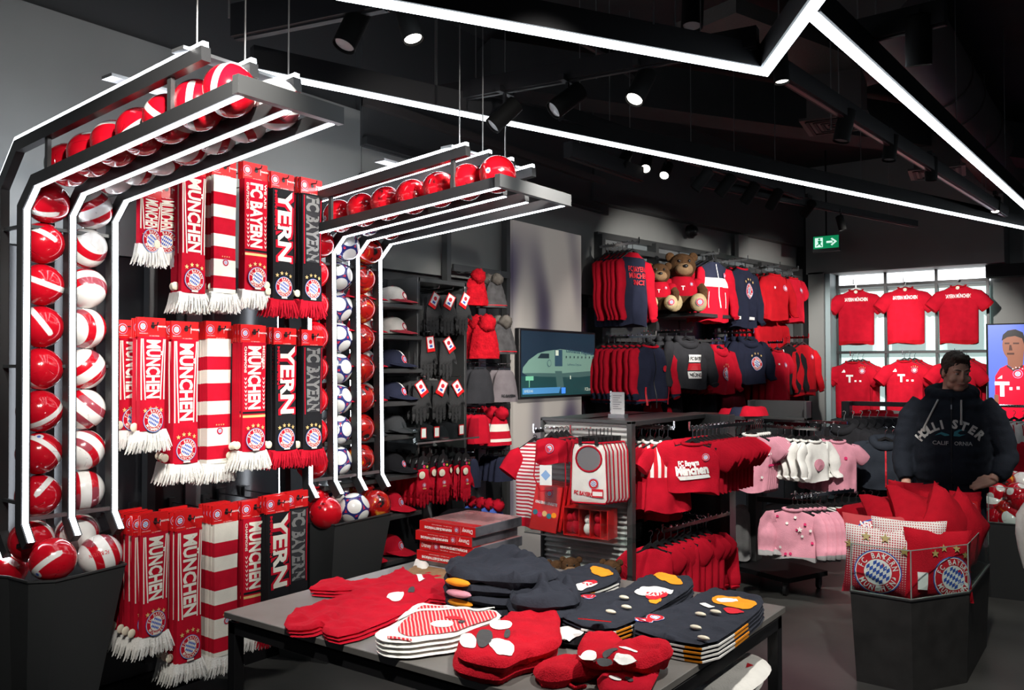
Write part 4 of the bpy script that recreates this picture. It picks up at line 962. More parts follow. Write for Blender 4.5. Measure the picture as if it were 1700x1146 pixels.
# ================================================================== cap shelves
def board(mb, x0, x1, y0, y1, z0, z1, mi=0, b=0.0): return mb.box(((x0 + x1) / 2, (y0 + y1) / 2, (z0 + z1) / 2), (abs(x1 - x0), abs(y1 - y0), abs(z1 - z0)), mi, None, b)
SHZ = [2.06, 1.863, 1.653, 1.447, 1.237, .986, .745, .47]
sh_ = thing('cap_shelf_unit', 'grey shelf unit of baseball caps behind the far ball rack', 'shelf', (.18, 3.95, 0))
wpart(board(MB(), .012, .03, 3.82, 4.115, .4, 2.25), 'back_panel', WALLK, sh_)
for i, z in enumerate(SHZ):
    wpart(board(MB(), .03, .35, 3.30, 4.115, z - .028, z, 0, .003), 'shelf_board', METAL, sh_)
wpart(board(MB(), .03, .30, 3.28, 3.30, .4, 2.25), 'side_panel', DMETAL, sh_)
_cap = {}
def cap(kind, p, label, rz):
    r = thing('baseball_cap', label, 'cap', p, rz, 'caps on the shelves')
    if kind not in _cap:
        cm, bm_, em_ = {'grey': (CAPGREY, cloth('brick_red_twill', (.34, .03, .045)), 1), 'navy': (NAVY, NAVY, 2), 'char': (cloth('soft_charcoal_twill', (.035, .037, .04)), cloth('soft_charcoal_twill', (.035, .037, .04)), 0), 'black': (BLKC, BLKC, 2), 'red': (RED, RED, 2), 'redwhite': (RED, RED, 1)}[kind]
        rg = []; n = 24
        for t in (0, .15, .3, .45, .6, .75, .88, .97, 1.0):
            a = t * pi / 2; k = math.cos(a) ** .75 if t < 1 else .02
            rg.append([(.082 * k * math.cos(2 * pi * j / n), (.095 if math.sin(2 * pi * j / n) > 0 else .092) * k * math.sin(2 * pi * j / n), .012 + .105 * math.sin(a)) for j in range(n)])
        crown = MB().rings(rg)
        if kind in ('redwhite', 'navy'):   # pale front panel
            crown.m = [1 if (kind == 'redwhite' and 15 <= (i % n) <= 21 and i < n * 6) or (kind == 'navy' and 18 <= (i % n) <= 19 and i < n * 6) else 0 for i in range(len(crown.m))]
        c = crown.mesh('crown', [cm, PWHT], 80)
        P_ = Pad([(-.080, -.02), (-.085, -.06), (-.070, -.125), (-.035, -.160), (.035, -.160), (.070, -.125), (.085, -.06), (.080, -.02), (0, -.085)], .004, .004, 0, .02, smooth=1)
        v = MB(); P_.put(v, lambda a, b, h: (a, b * 1.06, .038 + h - 2.2 * a * a - .27 * (abs(b) - .06)))
        v = v.mesh('visor', [bm_], 60)
        def fr(u, vv, q):
            z = .012 + vv; s_ = math.asin(clamp(vv / .105, 0, .99)); k = math.cos(s_) ** .75; x = u; y = -.092 * k * math.sqrt(max(.01, 1 - (u / (.082 * k)) ** 2)); return (x, y - .0018 - q * .0006, z)
        e = MB().flat(crest(0, .045, .026 if kind != 'black' else .02, 0, 1, 2, False, 18) if em_ else [disc(3, 0, .045, .018)], fr).mesh('emblem', [PWHT, PRED if kind != 'grey' else cloth('brick_red_twill', (.34, .03, .045)), BLUE if kind != 'grey' else CAPGREY, CHAR])
        b = MB().ball((0, 0, .118), (.008, .008, .004), 8, 4).mesh('top_button', [bm_], 80)
        _cap[kind] = (c, v, e, b)
    for me in _cap[kind]: ob(me.name.split('.')[0], me, r)
    r.scale = (1.08, 1.08, 1.05); return r
KN = {'grey': 'light grey cap with brick red visor', 'navy': 'navy cap with red edging', 'char': 'soft charcoal cap', 'black': 'black cap with small emblem', 'red': 'red cap with round emblem', 'redwhite': 'red cap with white front panel'}
SN = ['topmost', 'second', 'third', 'fourth', 'fifth', 'sixth', 'seventh', 'lowest']
for i, (k, k2) in enumerate((('grey', 'redwhite'), ('grey', 'redwhite'), ('navy', 'redwhite'), ('navy', 'redwhite'), ('char', 'char'), ('black', 'char'), ('red', 'red'), ('red', 'red'))):
    z = SHZ[i]
    cap(k, (.20, 3.99 if k != 'red' else 3.97, z), f'{KN[k]} at the glove-side end of the {SN[i]} cap shelf', rad(102)); cap(k, (.11, 4.03, z), f'{KN[k]} tucked behind on the {SN[i]} cap shelf', rad(106)) if k != 'red' else None
    cap(k2, (.20, 3.72, z), f'{KN[k2]} further in on the {SN[i]} cap shelf', rad(98))
    if i < 4: cap('redwhite', (.20, 3.45, z), f'red cap with white front panel at the inner end of the {SN[i]} shelf', rad(98))

# ================================================================== glove cabinet with ribbed back
def ribbed(mb, axis, a0, a1, z0, z1, c, pitch=.033, depth=.012, mi=0):
    """corrugated sheet with horizontal ribs spanning a0..a1 along x or y, at constant c"""
    n = int((z1 - z0) / pitch * 6); pr = [(z0 + (z1 - z0) * i / n, depth * math.sin(2 * pi * (z1 - z0) * i / n / pitch)) for i in range(n + 1)]
    vs = []
    for z, d in pr: vs += [(a0, c - d, z), (a1, c - d, z)] if axis == 'x' else [(c + d, a0, z), (c + d, a1, z)]
    fs = [(2 * i, 2 * i + 1, 2 * i + 3, 2 * i + 2) for i in range(n)]
    return mb.add(vs, fs if axis == 'x' else [f[::-1] for f in fs], mi)
KNITR = mat('chunky_red_knit', (.44, .006, .014), .95, bump=1.0, scale=70, var=.25, spec=.1, vscale=40)
RIB = mat('ribbed_grey_metal', (.46, .46, .45), .38, .15); RIBD = mat('ribbed_dark_metal', (.26, .26, .26), .34, .2)
gx, gy0, gy1, gz0, gz1 = .30, 4.125, 4.62, 1.10, 2.25
gb = thing('glove_cabinet', 'open grey cabinet with ribbed back where black gloves hang', 'cabinet', (.15, 4.37, 0))
wpart(ribbed(MB(), 'y', gy0, gy1, gz0, gz1, .04), 'ribbed_back', RIBD, gb, 60)
wpart(board(MB(), .0, gx, gy0, gy1, gz1 - .03, gz1, 0, .003), 'top_panel', METAL, gb)
wpart(board(MB(), .0, gx, gy0 - .005, gy0 + .02, gz0, gz1, 0, .003), 'side_panel', METAL, gb)
wpart(board(MB(), .0, gx, gy1 - .02, gy1 + .005, gz0, gz1, 0, .003), 'side_panel', METAL, gb)
_gl = {}
def glove(p, kind, label, rz, group, card=0, tagd=False):
    """a pair of knitted gloves hanging from its cuff, fingers down"""
    if kind not in _gl:
        def F(x0, w, l): return [(x0 - w, -.145), (x0 - w * .95, -.145 - l), (x0, -.150 - l - .006), (x0 + w * .95, -.145 - l), (x0 + w, -.145)]
        o = [(-.042, 0), (-.040, -.06), (-.046, -.10)] + F(-.036, .0095, .055) + [(-.0258, -.142)] + F(-.0135, .0105, .075) + [(-.0010, -.142)] + F(.0105, .0105, .078) + [(.0226, -.142)] + F(.034, .0105, .060) + [(.046, -.115), (.064, -.135), (.080, -.148), (.078, -.125), (.064, -.085), (.044, -.055), (.042, 0)]
        mb = MB()
        for k in (0, 1): Pad(o[::-1], .013, .012, .0015, .012, seed=k, smooth=1).put(mb, lambda u, v, h, k=k: (u + .008 * k, -h + .03 * k, v + .006 * k))
        _gl[kind] = (mb.mesh('pair', [cloth('black_knit', (.034, .034, .035), scale=260, bump=.5) if kind == 'black' else (RED if kind == 'red' else NAVY)], 70),
                     MB().box((0, 0, .0), (.055, .003, .085)).flat([rect(1, -.022, -.024, .022, .038), disc(2, 0, .012, .012, 12), rect(3, -.010, -.018, .010, -.006)], lambda u, v, q: (u, -.0022 - q * .0006, v)).mesh('swing_tag', [CARD, PAPER, PRED, BLUE]),
                     MB().prism([(-.045, -.02), (.045, -.02), (.030, .045), (.008, .06), (.008, .085), (-.008, .085), (-.008, .06), (-.030, .045)], -.004, .004, 0, MX.Rotation(pi / 2, 4, 'X')).flat([poly(1, [(-.016, .008), (.0, .008), (.0, .034)]), disc(2, .006, -.004, .010, 10), disc(3, .026, -.006, .008, 8)], lambda u, v, q: (u, -.0055, v)).mesh('hanger_card', [BLKP, PGREY, HOTPINK, mat('yellow_dot', (.55, .50, .05), .5)]),
                     MB().lathe([(.004, -.012), (.020, -.003), (.022, .002), (.004, .007)], 14, 0, MX.Rotation(pi / 2, 4, 'X')).mesh('security_tag', BTN, 50),
                     MB().flat(crest(0, -.095, .014, 0, 1, 2, False, 12) + [rect(3, -.012, -.118, .012, -.112)], lambda u, v, q: (u, -.0165 - q * .0005, v)).mesh('emblem', [PWHT, PRED, BLUE, GOLD]))
    g = _gl[kind]; r = thing('knit_gloves', label, 'gloves', p, rz, group); ob('pair', g[0], r)
    if kind == 'red': ob('hanger_card', g[2], r, (0, 0, .015)); ob('emblem', g[4], r)
    if card: ob('swing_tag', g[1], r, (random.uniform(-.006, .012), -.020, -.035)).rotation_euler = (0, rad(random.choice((-34, -8, 4, 28)) if card > 1 else -4), 0)
    if tagd: ob('security_tag', g[3], r, (-.022, -.024, -.035), label='round cream security tag')
    r.scale = (1.18, 1.18, 1.2) if kind == 'black' else (1.05, 1.05, 1.1)
    return r
def glove_set(kind, px, py, x, n, step, where, group, **k):
    p = at(px, py, X=x)
    for j in range(n):
        glove((x - j * step, p.y + random.uniform(-.006, .006), p.z + random.uniform(-.004, .004)), kind, f'{kind} knitted gloves, {"front pair" if j == 0 else ORD[j + 1] + " pair back"} of {where}', rad(78 + random.uniform(-5, 5)), group, **(k if j == 0 else ({'tagd': True} if kind == 'red' else {})))
    o = MB().tube([(.04, p.y, p.z + .03), (x + .05, p.y, p.z + .035), (x + .055, p.y, p.z + .05)], .003, 6).obj('display_hook', CHROME); tag(o, f'chrome hook holding {where}', 'hook', group + ' hooks')
for i, (px, py) in enumerate(((719, 488), (742, 490), (766, 490))): glove_set('black', px, py, .34, 3, .055, f'{("left", "middle", "right")[i]} set in the top glove row', 'black gloves in the cabinet', card=2)
for i, (px, py) in enumerate(((708, 560), (741, 562))): glove_set('black', px, py, .34, 3, .055, f'{("left", "right")[i]} set in the middle glove row', 'black gloves in the cabinet', card=2)
for i, (px, py) in enumerate(((697, 634), (729, 634), (755, 634))): glove_set('black', px, py, .34, 3, .055, f'{("left", "middle", "right")[i]} set in the lower glove row', 'black gloves in the cabinet', card=2)
for i, (px, py) in enumerate(((703, 778), (735, 774), (773, 772))): glove_set('red', px, py, .36, 5, .06, f'{("left", "middle", "right")[i]} set of the red glove row', 'red gloves below the cabinet', tagd=True)
# clear tray of dark beanies under the gloves
p0 = at(692, 737, X=.42); p1 = at(795, 733, X=.42); zt = p0.z
tr = thing('clear_tray', 'clear acrylic tray of black beanies under the glove cabinet', 'tray', (.25, (p0.y + p1.y) / 2, zt))
for b_ in ((.06, .42, p0.y, p1.y, zt, zt + .006), (.414, .42, p0.y, p1.y, zt, zt + .13), (.06, .42, p0.y, p0.y + .006, zt, zt + .13), (.06, .42, p1.y - .006, p1.y, zt, zt + .13)): wpart(board(MB(), *b_), 'acrylic_sheet', ACRYL, tr)
wpart(MB().bar((.42, p0.y, zt), (.42, p1.y, zt), .010, .010), 'bright_edge', ALU, tr)
def heap(name, label, cat, outline, z0, th, m, edge=.05, wr=.02, seed=0, sp=.03, group=None, freq=10., two=False, smooth=2):
    P_ = Pad(outline, th, edge, wr, sp, seed, freq, two, smooth); mb = MB(); P_.put(mb, lambda u, v, h: (u, v, z0 + h)); o = mb.obj(name, m, None, 80); tag(o, label, cat, group); return o, P_
for i in range(4):
    y = p0.y + .09 + i * .125; o, _ = heap('beanie', f'black beanie, {ORD[i + 1]} in the clear tray from the cap shelves', 'hat', [(.10, y - .06), (.38, y - .07), (.39, y + .05), (.12, y + .07)], zt + .008, .085 + .015 * (i % 2), BLKC, .05, .018, i, .02, 'beanies in the clear tray')
    if i != 2: MB().box((.395, y, zt + .06), (.003, .05, .07)).flat([rect(1, -.02, -.028, .02, .028)], lambda u, v, q: (.3972, y + u, zt + .06 + v)).obj('swing_tag', [CARD, PAPER], o)

# ================================================================== knitted hats on the wall beside the television
def pom(mb, c, r, mi=0, seed=0):
    v0 = len(mb.v); mb.ball(c, r, 18, 12, mi)
    for i in range(v0, len(mb.v)):
        d = (mb.v[i] - V(c)); k = 1 + .22 * noise.noise(d * 60 + V((seed, 0, 0))) + random.uniform(-.10, .12); mb.v[i] = V(c) + d * k
_ht = {}
def beanie(p, kind, label, rz, group, s=1.0):
    key = (kind, s)
    if key not in _ht:
        n = 36 if kind in ('red', 'knit') else 24; H = .21 * s; R = .105 * s; rg = []; ms = []
        T = [0, .08, .18, .30, .42, .54, .66, .78, .88, .95, 1.0] if kind not in ('red', 'knit') else [i / 24 for i in range(25)]
        for i, t in enumerate(T):
            k = {'char': .40 + .60 * t ** .4, 'mauve': .40 + .60 * t ** .4, 'dark': .5 + .5 * t ** .4, 'cloth': .5 + .5 * t ** .4, 'red': .40 + .60 * t ** .42}.get(kind, .26 + .74 * t ** .5) * (1.0 if t < .9 else .97)
            rg.append([(R * k * math.cos(2 * pi * j / n) * (1 + .03 * math.cos(2 * pi * j * 6 / n)), R * .42 * k * math.sin(2 * pi * j / n) * (1 + .08 * math.cos(2 * pi * j * 6 / n)), -H * t - .03) for j in range(n)])
            if i: ms.append({'stripe': 1 if i in (4, 5, 8) else 0, 'letter': 1 if 4 <= i <= 8 else 0}.get(kind, 0))
        mats = {'red': [KNITR, WHT], 'knit': [KNIT, PRED], 'char': [CHAR, WHT], 'mauve': [HEATHER, BLKC], 'stripe': [RED, CREAM], 'letter': [BLUE, WHT], 'cloth': [RED, WHT], 'dark': [NAVY, WHT]}[kind]
        body = MB().rings(rg, ms)
        if kind == 'knit': [setattr(body, 'v', body.v)]; body.rings([[(R * 1.0 * math.cos(2 * pi * j / n), R * .45 * math.sin(2 * pi * j / n), z) for j in range(n)] for z in (-H * .90 - .03, -H * .93 - .03)], 1)
        if kind in ('red', 'knit'): body.v = [v + V((v.x, v.y * 3, 0)).normalized() * (.006 * noise.noise(v * 55)) for v in body.v]
        pm_ = None
        if kind in ('red', 'knit', 'stripe', 'letter'):
            q = MB(); pom(q, (.01 * s, -.02, -.020 * s), .045 * s if kind != 'red' else .055 * s); pm_ = q.mesh('pom_pom', [cloth('grey_fur', (.13, .115, .10), var=.4) if kind == 'knit' else (RED if kind != 'red' else KNITR)], 80)
        pr = None
        if kind == 'letter': pr = MB().flat([word('BAYERN', 0, 0, 0, .05 * s, .16 * s, bold=.05)], lambda u, v, q: (u, -R * .46 * math.sqrt(max(.04, 1 - (u / R) ** 2)) - .002, -H * .62 + v)).mesh('lettering', PRED)
        if kind == 'mauve': pr = MB().flat([word('FC BAYERN', 0, 0, 0, .016 * s, .11 * s, bold=.05)], lambda u, v, q: (u, -R * .46 * math.sqrt(max(.04, 1 - (u / R) ** 2)) - .004, -H * .93 + v)).mesh('lettering', PBLK)
        hk = MB().tube([(0, 0, -.05), (0, 0, .0), (.008, 0, .012), (0, 0, .02)], .0025, 5).box((0, 0, -.02), (.10, .006, .008)).box((-.04, 0, -.03), (.012, .012, .022)).box((.04, 0, -.03), (.012, .012, .022)).mesh('clip_hanger', CHROME)
        _ht[key] = (body.mesh('knit', mats, 80), pm_, pr, hk)
    r = thing('knit_hat', label, 'hat', p, rz, group)
    for me in _ht[key]:
        if me: ob(me.name.split('.')[0], me, r)
    return r
def hat_set(kind, px, py, x, n, step, desc, s=1.0, rz=70, dy=0):
    p = at(px, py, X=x)
    for j in range(n): beanie((x - j * step, p.y + dy * j, p.z), kind, f'{desc}, {"front one" if j == 0 else ORD[j + 1] + " back"}', rad(rz + random.uniform(-6, 6)), 'knitted hats beside the television', s)
    tag(MB().tube([(.05, p.y, p.z + .018), (x + .05, p.y, p.z + .02), (x + .055, p.y, p.z + .045)], .004, 6).obj('display_hook', CHROME), f'chrome hook for the {desc}', 'hook', 'hat hooks beside the television')
hb = at(752, 444, X=.06); he = at(846, 455, X=.06)
tag(MB().bar((.06, hb.y, hb.z), (.06, he.y, hb.z), .02, .05).obj('wall_rail', METAL), 'grey wall rail above the hanging knitted hats', 'rail')
for px, py in ((788, 540), (788, 625), (788, 690), (800, 752)):
    q = at(px, py - 12, X=.06); tag(MB().bar((.06, hb.y, q.z), (.06, he.y, q.z), .02, .04).obj('wall_rail', DMETAL), f'dark wall rail behind the {"red" if py == 540 else "charcoal" if py == 625 else "striped" if py == 690 else "lowest dark"} hats row', 'rail')
hat_set('red', 790, 455, .22, 1, .08, 'red knitted pom hat on the top hat rail', .95)
hat_set('knit', 822, 460, .22, 2, .08, 'grey patterned fur-pom hat on the top hat rail', .95)
hat_set('red', 804, 532, .34, 3, .09, 'large red knitted pom hat in the second hat row', 1.15, 66)
hat_set('knit', 835, 530, .26, 3, .07, 'grey patterned fur-pom hat in the second hat row', 1.1)
hat_set('char', 797, 606, .30, 4, .05, 'plain charcoal beanie in the third hat row', 1.15)
hat_set('mauve', 838, 608, .28, 2, .07, 'mauve-grey beanie in the third hat row', 1.12)
hat_set('cloth', 795, 682, .32, 5, .04, 'red cloth cap with white letters in the fourth hat row', .95)
hat_set('stripe', 829, 682, .32, 3, .085, 'red and white striped pom hat in the fourth hat row', 1.05)
hat_set('dark', 778, 755, .30, 3, .05, 'navy beanie in the fifth hat row near the red gloves', .95)
hat_set('dark', 836, 752, .26, 4, .05, 'navy beanie in the fifth hat row near the television', .85)
hat_set('letter', 823, 835, .42, 4, .075, 'blue and white pom hat with red letters near the floor', .95)
for i in range(7):
    p = at(752 + i * 6, 838, X=.30); g = None
    if i == 0:
        g = Gar(.26, .26, th=.07, sl=None, mats=[BLKC], seed=3, drop=.03, hang=False); root = g.make('sport_shorts', 'black shorts hanging below the red gloves, first of the row', 'shorts', p, rad(80), 'black shorts below the red gloves')
    else: dup(root, f'black shorts hanging below the red gloves, {ORD[i + 1]} of the row', p)

# ================================================================== gondola with ribbed end panel
GX0, GX1, GY0, GY1, GZ = .95, 1.615, 4.6, 5.65, 1.335
go = thing('display_gondola', 'grey gondola with ribbed end panel carrying baby clothes', 'shelf', (1.28, 5.1, 0))
wpart(ribbed(MB(), 'x', GX0 + .012, GX1 - .045, .05, GZ - .02, GY0 + .01), 'ribbed_panel', RIB, go, 60)
for x in (GX0, GX1 - .035): wpart(board(MB(), x, x + (.035 if x > 1 else .018), GY0 - .02, GY0 + .03, 0, GZ, 0, .003), 'post', METAL, go)
wpart(board(MB(), GX0, GX1, GY0 - .02, GY0 + .03, GZ - .018, GZ + .004, 0, .003), 'top_edge', METAL, go)
wpart(board(MB(), 1.20, 1.26, GY0 + .03, GY1, 0, GZ), 'spine_wall', DMETAL, go)
wpart(board(MB(), GX0, GX1, GY0 + .03, GY1, GZ - .03, GZ, 0, .003), 'top_board', METAL, go)
wpart(board(MB(), 1.24, 1.80, GY1, GY1 + .05, 0, GZ, 0, .003), 'cross_panel', METAL, go)
wpart(board(MB(), 1.745, 1.815, GY1 - .06, GY1 + .05, 0, GZ, 0, .003), 'post', METAL, go)
wpart(board(MB(), GX0, 1.60, GY0, GY1, 0.0, .10), 'plinth', BLACK, go)
for z in (.80, .42): wpart(board(MB(), 1.26, 1.56, GY0 + .05, GY1, z, z + .02), 'side_shelf', DMETAL, go)
# sign holder on top
q = at(1026, 668, Y=4.9); tag(MB().box((q.x, 4.9, GZ + .085), (.115, .008, .17)).box((q.x, 4.9, GZ + .012), (.12, .05, .024), 1).flat([rect(2, -.05, -.07, .05, .075)] + [rect(3, -.035, .05 - i * .014, .03 - .012 * (i % 3), .054 - i * .014) for i in range(7)], lambda u, v, k: (q.x + u, 4.8955 - k * .0004, GZ + .09 + v)).obj('sign_holder', [ACRYL, ALU, mat('grey_leaflet', (.45, .44, .44), .5), PGREY]), 'small upright grey leaflet holder on top of the ribbed gondola', 'sign')
tag(MB().box((q.x, 4.9, GZ + .085), (.117, .001, .17)).obj('clear_cover', ACRYL), 'clear cover in front of the grey leaflet', 'cover') if False else None

def hook_rail(p, dirv, ln, label): return rail_arm(p, dirv, ln, label)
# baby bonnets, pocket bibs, romper on the ribbed panel
FY = GY0 - .02
p = at(916, 727, Y=FY - .22)
g = Gar(.20, .15, th=.10, sl=None, mats=[RED, PWHT], seed=4, drop=.05, prints=(PM, crest(0, -.06, .028, 0, 1, 2, False, 16)), flare=.04)
_o = garment_row(g, 'baby_bonnet', 'hat', p + V((0, 0, .05)), rad(20), 4, .055, 'red baby bonnet with round emblem, # one on the ribbed panel', 'baby bonnets on the ribbed panel', V((0, 1, 0)))
for o in [_o]:
    MB().tube([(-.09, -.04, -.16), (-.10, -.05, -.28), (-.06, -.05, -.37), (.02, -.05, -.36)], .004, 5).tube([(.09, -.03, -.16), (.095, -.04, -.30), (.09, -.03, -.42)], .004, 5).obj('tie_string', RED, o)
    MB().box((-.02, -.07, -.27), (.075, .003, .12)).flat([poly(1, [(-.03, 0), (0, .032), (.03, 0), (0, -.032)])], lambda u, v, q: (-.02 + u, -.0722, -.27 + v)).obj('swing_tag', [PAPER, mat('pale_blue_print', (.25, .42, .7), .5)], o)
hook_rail(at(925, 712, Y=FY - .01), (0, -1, 0), .26, 'chrome arm holding the red baby bonnets')
# striped romper behind at the left edge
STR = bpy.data.materials.new('red_white_hoops'); STR.use_nodes = True; nt = STR.node_tree; tc = nt.nodes.new('ShaderNodeTexCoord'); sx = nt.nodes.new('ShaderNodeSeparateXYZ'); mt = nt.nodes.new('ShaderNodeMath'); mt.operation = 'MULTIPLY'; mt.inputs[1].default_value = 42
ms_ = nt.nodes.new('ShaderNodeMath'); ms_.operation = 'FRACT'; mg = nt.nodes.new('ShaderNodeMath'); mg.operation = 'GREATER_THAN'; mg.inputs[1].default_value = .5; mx = nt.nodes.new('ShaderNodeMix'); mx.data_type = 'RGBA'
mx.inputs[6].default_value = (.45, .02, .04, 1); mx.inputs[7].default_value = (.74, .70, .68, 1); bs = nt.nodes['Principled BSDF']; bs.inputs['Roughness'].default_value = .9
nt.links.new(tc.outputs['Object'], sx.inputs[0]); nt.links.new(sx.outputs[2], mt.inputs[0]); nt.links.new(mt.outputs[0], ms_.inputs[0]); nt.links.new(ms_.outputs[0], mg.inputs[0]); nt.links.new(mg.outputs[0], mx.inputs[0]); nt.links.new(mx.outputs[2], bs.inputs['Base Color'])
h = .56; g = Gar(.27, h, th=.09, sl='short', mats=[STR, RED, RED], sleeve_m=1, bands=[(.90, 1, 1)], seed=2, slw=.075, drop=.04)
p = at(888, 735, Y=GY0 + .12); g.make('baby_romper', 'striped baby romper with red sleeves at the edge of the ribbed panel', 'romper', p + V((0, 0, .04)), rad(18))
# bibs in clear bags
p = at(978, 735, Y=FY - .22); hook_rail(at(985, 714, Y=FY - .01), (0, -1, 0), .26, 'chrome arm holding the bagged bibs')
bibm = None
for j in range(7):
    lb = f'white bib with red trim in a clear bag, {"front one" if j == 0 else ORD[j + 1] + " back"}'
    if j == 0:
        r = thing('bagged_bib', lb, 'bib', p + V((0, 0, .03)), rad(14), 'bagged bibs on the ribbed panel')
        o = [(-.105, -.08), (-.115, -.36), (-.10, -.385), (.10, -.385), (.115, -.36), (.105, -.08), (.085, -.03), (-.085, -.03)]
        mb = MB(); Pad(o, .008, .008, .002, .03, two=True, smooth=1).put(mb, lambda u, v, h_: (u, -h_, v)); mb.obj('bib', WHT, r, 60)
        tr_ = [(.082 * math.cos(a), -.125 + .075 * math.sin(a)) for a in [2 * pi * i / 20 for i in range(21)]]
        MB().tube([(a * .95, -.010, b) for a, b in tr_], .006, 6).tube([(a * 1.0, -.009, b) for a, b in [*o, o[0]]], .005, 6).obj('red_trim', RED, r, 60)
        MB().flat([disc(4, 0, -.125, .070)] + crest(.03, -.27, .032, 0, 1, 2, False, 16) + [word('FC BAYERN', 1, -.03, -.33, .022, .12, -6, .05), rect(1, .02, -.35, .09, -.30), rect(0, .025, -.34, .085, -.315)], lambda u, v, q: (u, -.0105 - q * .0006, v)).obj('print', [PWHT, PRED, BLUE, GOLD, PGREY], r)
        MB().add([(-.125, -.02, -.01), (.125, -.02, -.01), (.125, -.022, -.40), (-.125, -.022, -.40)], [(0, 1, 2, 3)]).obj('clear_bag', FILM, r)
        MB().box((-.05, -.01, -.02), (.02, .02, .05)).box((.05, -.01, -.02), (.02, .02, .05)).bar((-.06, 0, .0), (.06, 0, .0), .006, .006).tube([(0, 0, 0), (0, 0, .05)], .003, 5).obj('clip_hanger', [BLKP], r)
        bibm = r
    else: dup(bibm, lb, p + V((.008 * j, .030 * j, .03)), rad(14 + random.uniform(-6, 6)))
# clear bin of boxed gifts
pa_ = at(874, 880, Y=FY - .18); pb_ = at(1041, 906, Y=FY - .18); zt = pb_.z
ct = thing('clear_tray', 'clear acrylic tray of gift boxes on the ribbed panel', 'tray', ((pa_.x + pb_.x) / 2, FY - .1, zt)); X0, X1 = pa_.x, pb_.x
for b_ in ((X0, X1, FY - .20, FY, zt, zt + .006), (X0, X1, FY - .20, FY - .195, zt, zt + .11), (X0, X0 + .005, FY - .2, FY, zt, zt + .11), (X1 - .005, X1, FY - .2, FY, zt, zt + .11)): wpart(board(MB(), *b_), 'acrylic_sheet', ACRYL, ct)
wpart(MB().bar((X0, FY - .2, zt), (X1, FY - .2, zt), .007, .007), 'bright_edge', ALU, ct)
def M3(loc, rx, ry, rz): return MX.Translation(loc) @ MX.Rotation(rad(rz), 4, 'Z') @ MX.Rotation(rad(ry), 4, 'Y') @ MX.Rotation(rad(rx), 4, 'X')
for j in range(4):
    r = thing('gift_pack', f'red flat gift pack with round emblem, {"front one" if j == 0 else ORD[j + 1] + " back"} in the tray', 'package', group='flat gift packs in the tray', M=M3((X0 + .13 + .012 * j, FY - .15 + .035 * j, zt + .155 + .004 * j), -9, 6, 8))
    MB().box((0, 0, 0), (.185, .018, .285), 0, None, .003).obj('pack', CARD, r)
    if j == 0: MB().flat(crest(.01, .09, .025, 0, 1, 2, False, 16) + [word('KINDERWAGENKETTE', 0, 0, .03, .016, .15, bold=.04)] + [disc(k, -.065 + i * .032, -.035 - .01 * (i % 2), .017, 12) for i, k in enumerate((3, 4, 5, 3, 6))], lambda u, v, q: (u, -.0096 - min(q, 6) * .0005, v)).obj('print', [PWHT, PRED, BLUE, TEAL, HOTPINK, GOLD, ORNG], r)
for i, (x, wd) in enumerate(((X0 + .29, .11), (X0 + .44, .19))):
    r = thing('gift_box', f'red open-fronted gift box of baby things, {("smaller left", "larger right")[i]} one in the tray', 'box', (x + .03, FY - .10, zt + .008), rad(4), 'gift boxes in the tray')
    hh = .17; MB().box((0, .06, hh / 2), (wd, .006, hh)).box((-wd / 2, 0, hh / 2), (.006, .13, hh)).box((wd / 2, 0, hh / 2), (.006, .13, hh)).box((0, 0, hh), (wd, .13, .006)).box((0, 0, .004), (wd, .13, .006)).obj('carton', CARD, r)
    if i: MB().box((-wd * .12, 0, hh / 2), (.006, .12, hh)).box((wd * .25, 0, hh / 2), (.006, .12, hh)).obj('divider', CARD, r)
    a = MB().ball((-wd * .30, -.01, .045), (.028, .04, .04), 12, 8).ball((-wd * .30, -.01, .10), (.024, .03, .03), 12, 8).obj('baby_shoe', RED if i == 0 else WHT, r, 80)
    a = MB().ball((wd * .08, -.01, .05), (.034, .04, .045), 12, 8).ball((wd * .08, -.01, .115), (.030, .035, .035), 12, 8).obj('baby_shoe', RED, r, 80)
    MB().add([(-wd / 2, -.066, .004), (wd / 2, -.066, .004), (wd / 2, -.066, hh), (-wd / 2, -.066, hh)], [(0, 1, 2, 3)]).obj('film_window', FILM, r)
# small soft toys on the gondola foot, seen over the table
for i, (px, py) in enumerate(((925, 945), (948, 940), (1015, 945))):
    p = at(px, py, Y=FY - .16); bear(f'small brown teddy bear at the foot of the ribbed panel, {("left", "middle", "right")[i]} one', (p.x, FY - .16, p.z - .20), rad(30), .34, 'small teddy bears on the gondola foot')
tag(board(MB(), GX0, GX1, FY - .30, FY, 0, at(925, 945, Y=FY - .16).z - .20, 0, .004).obj('gondola_foot', METAL), 'grey base shelf at the foot of the ribbed panel', 'shelf')
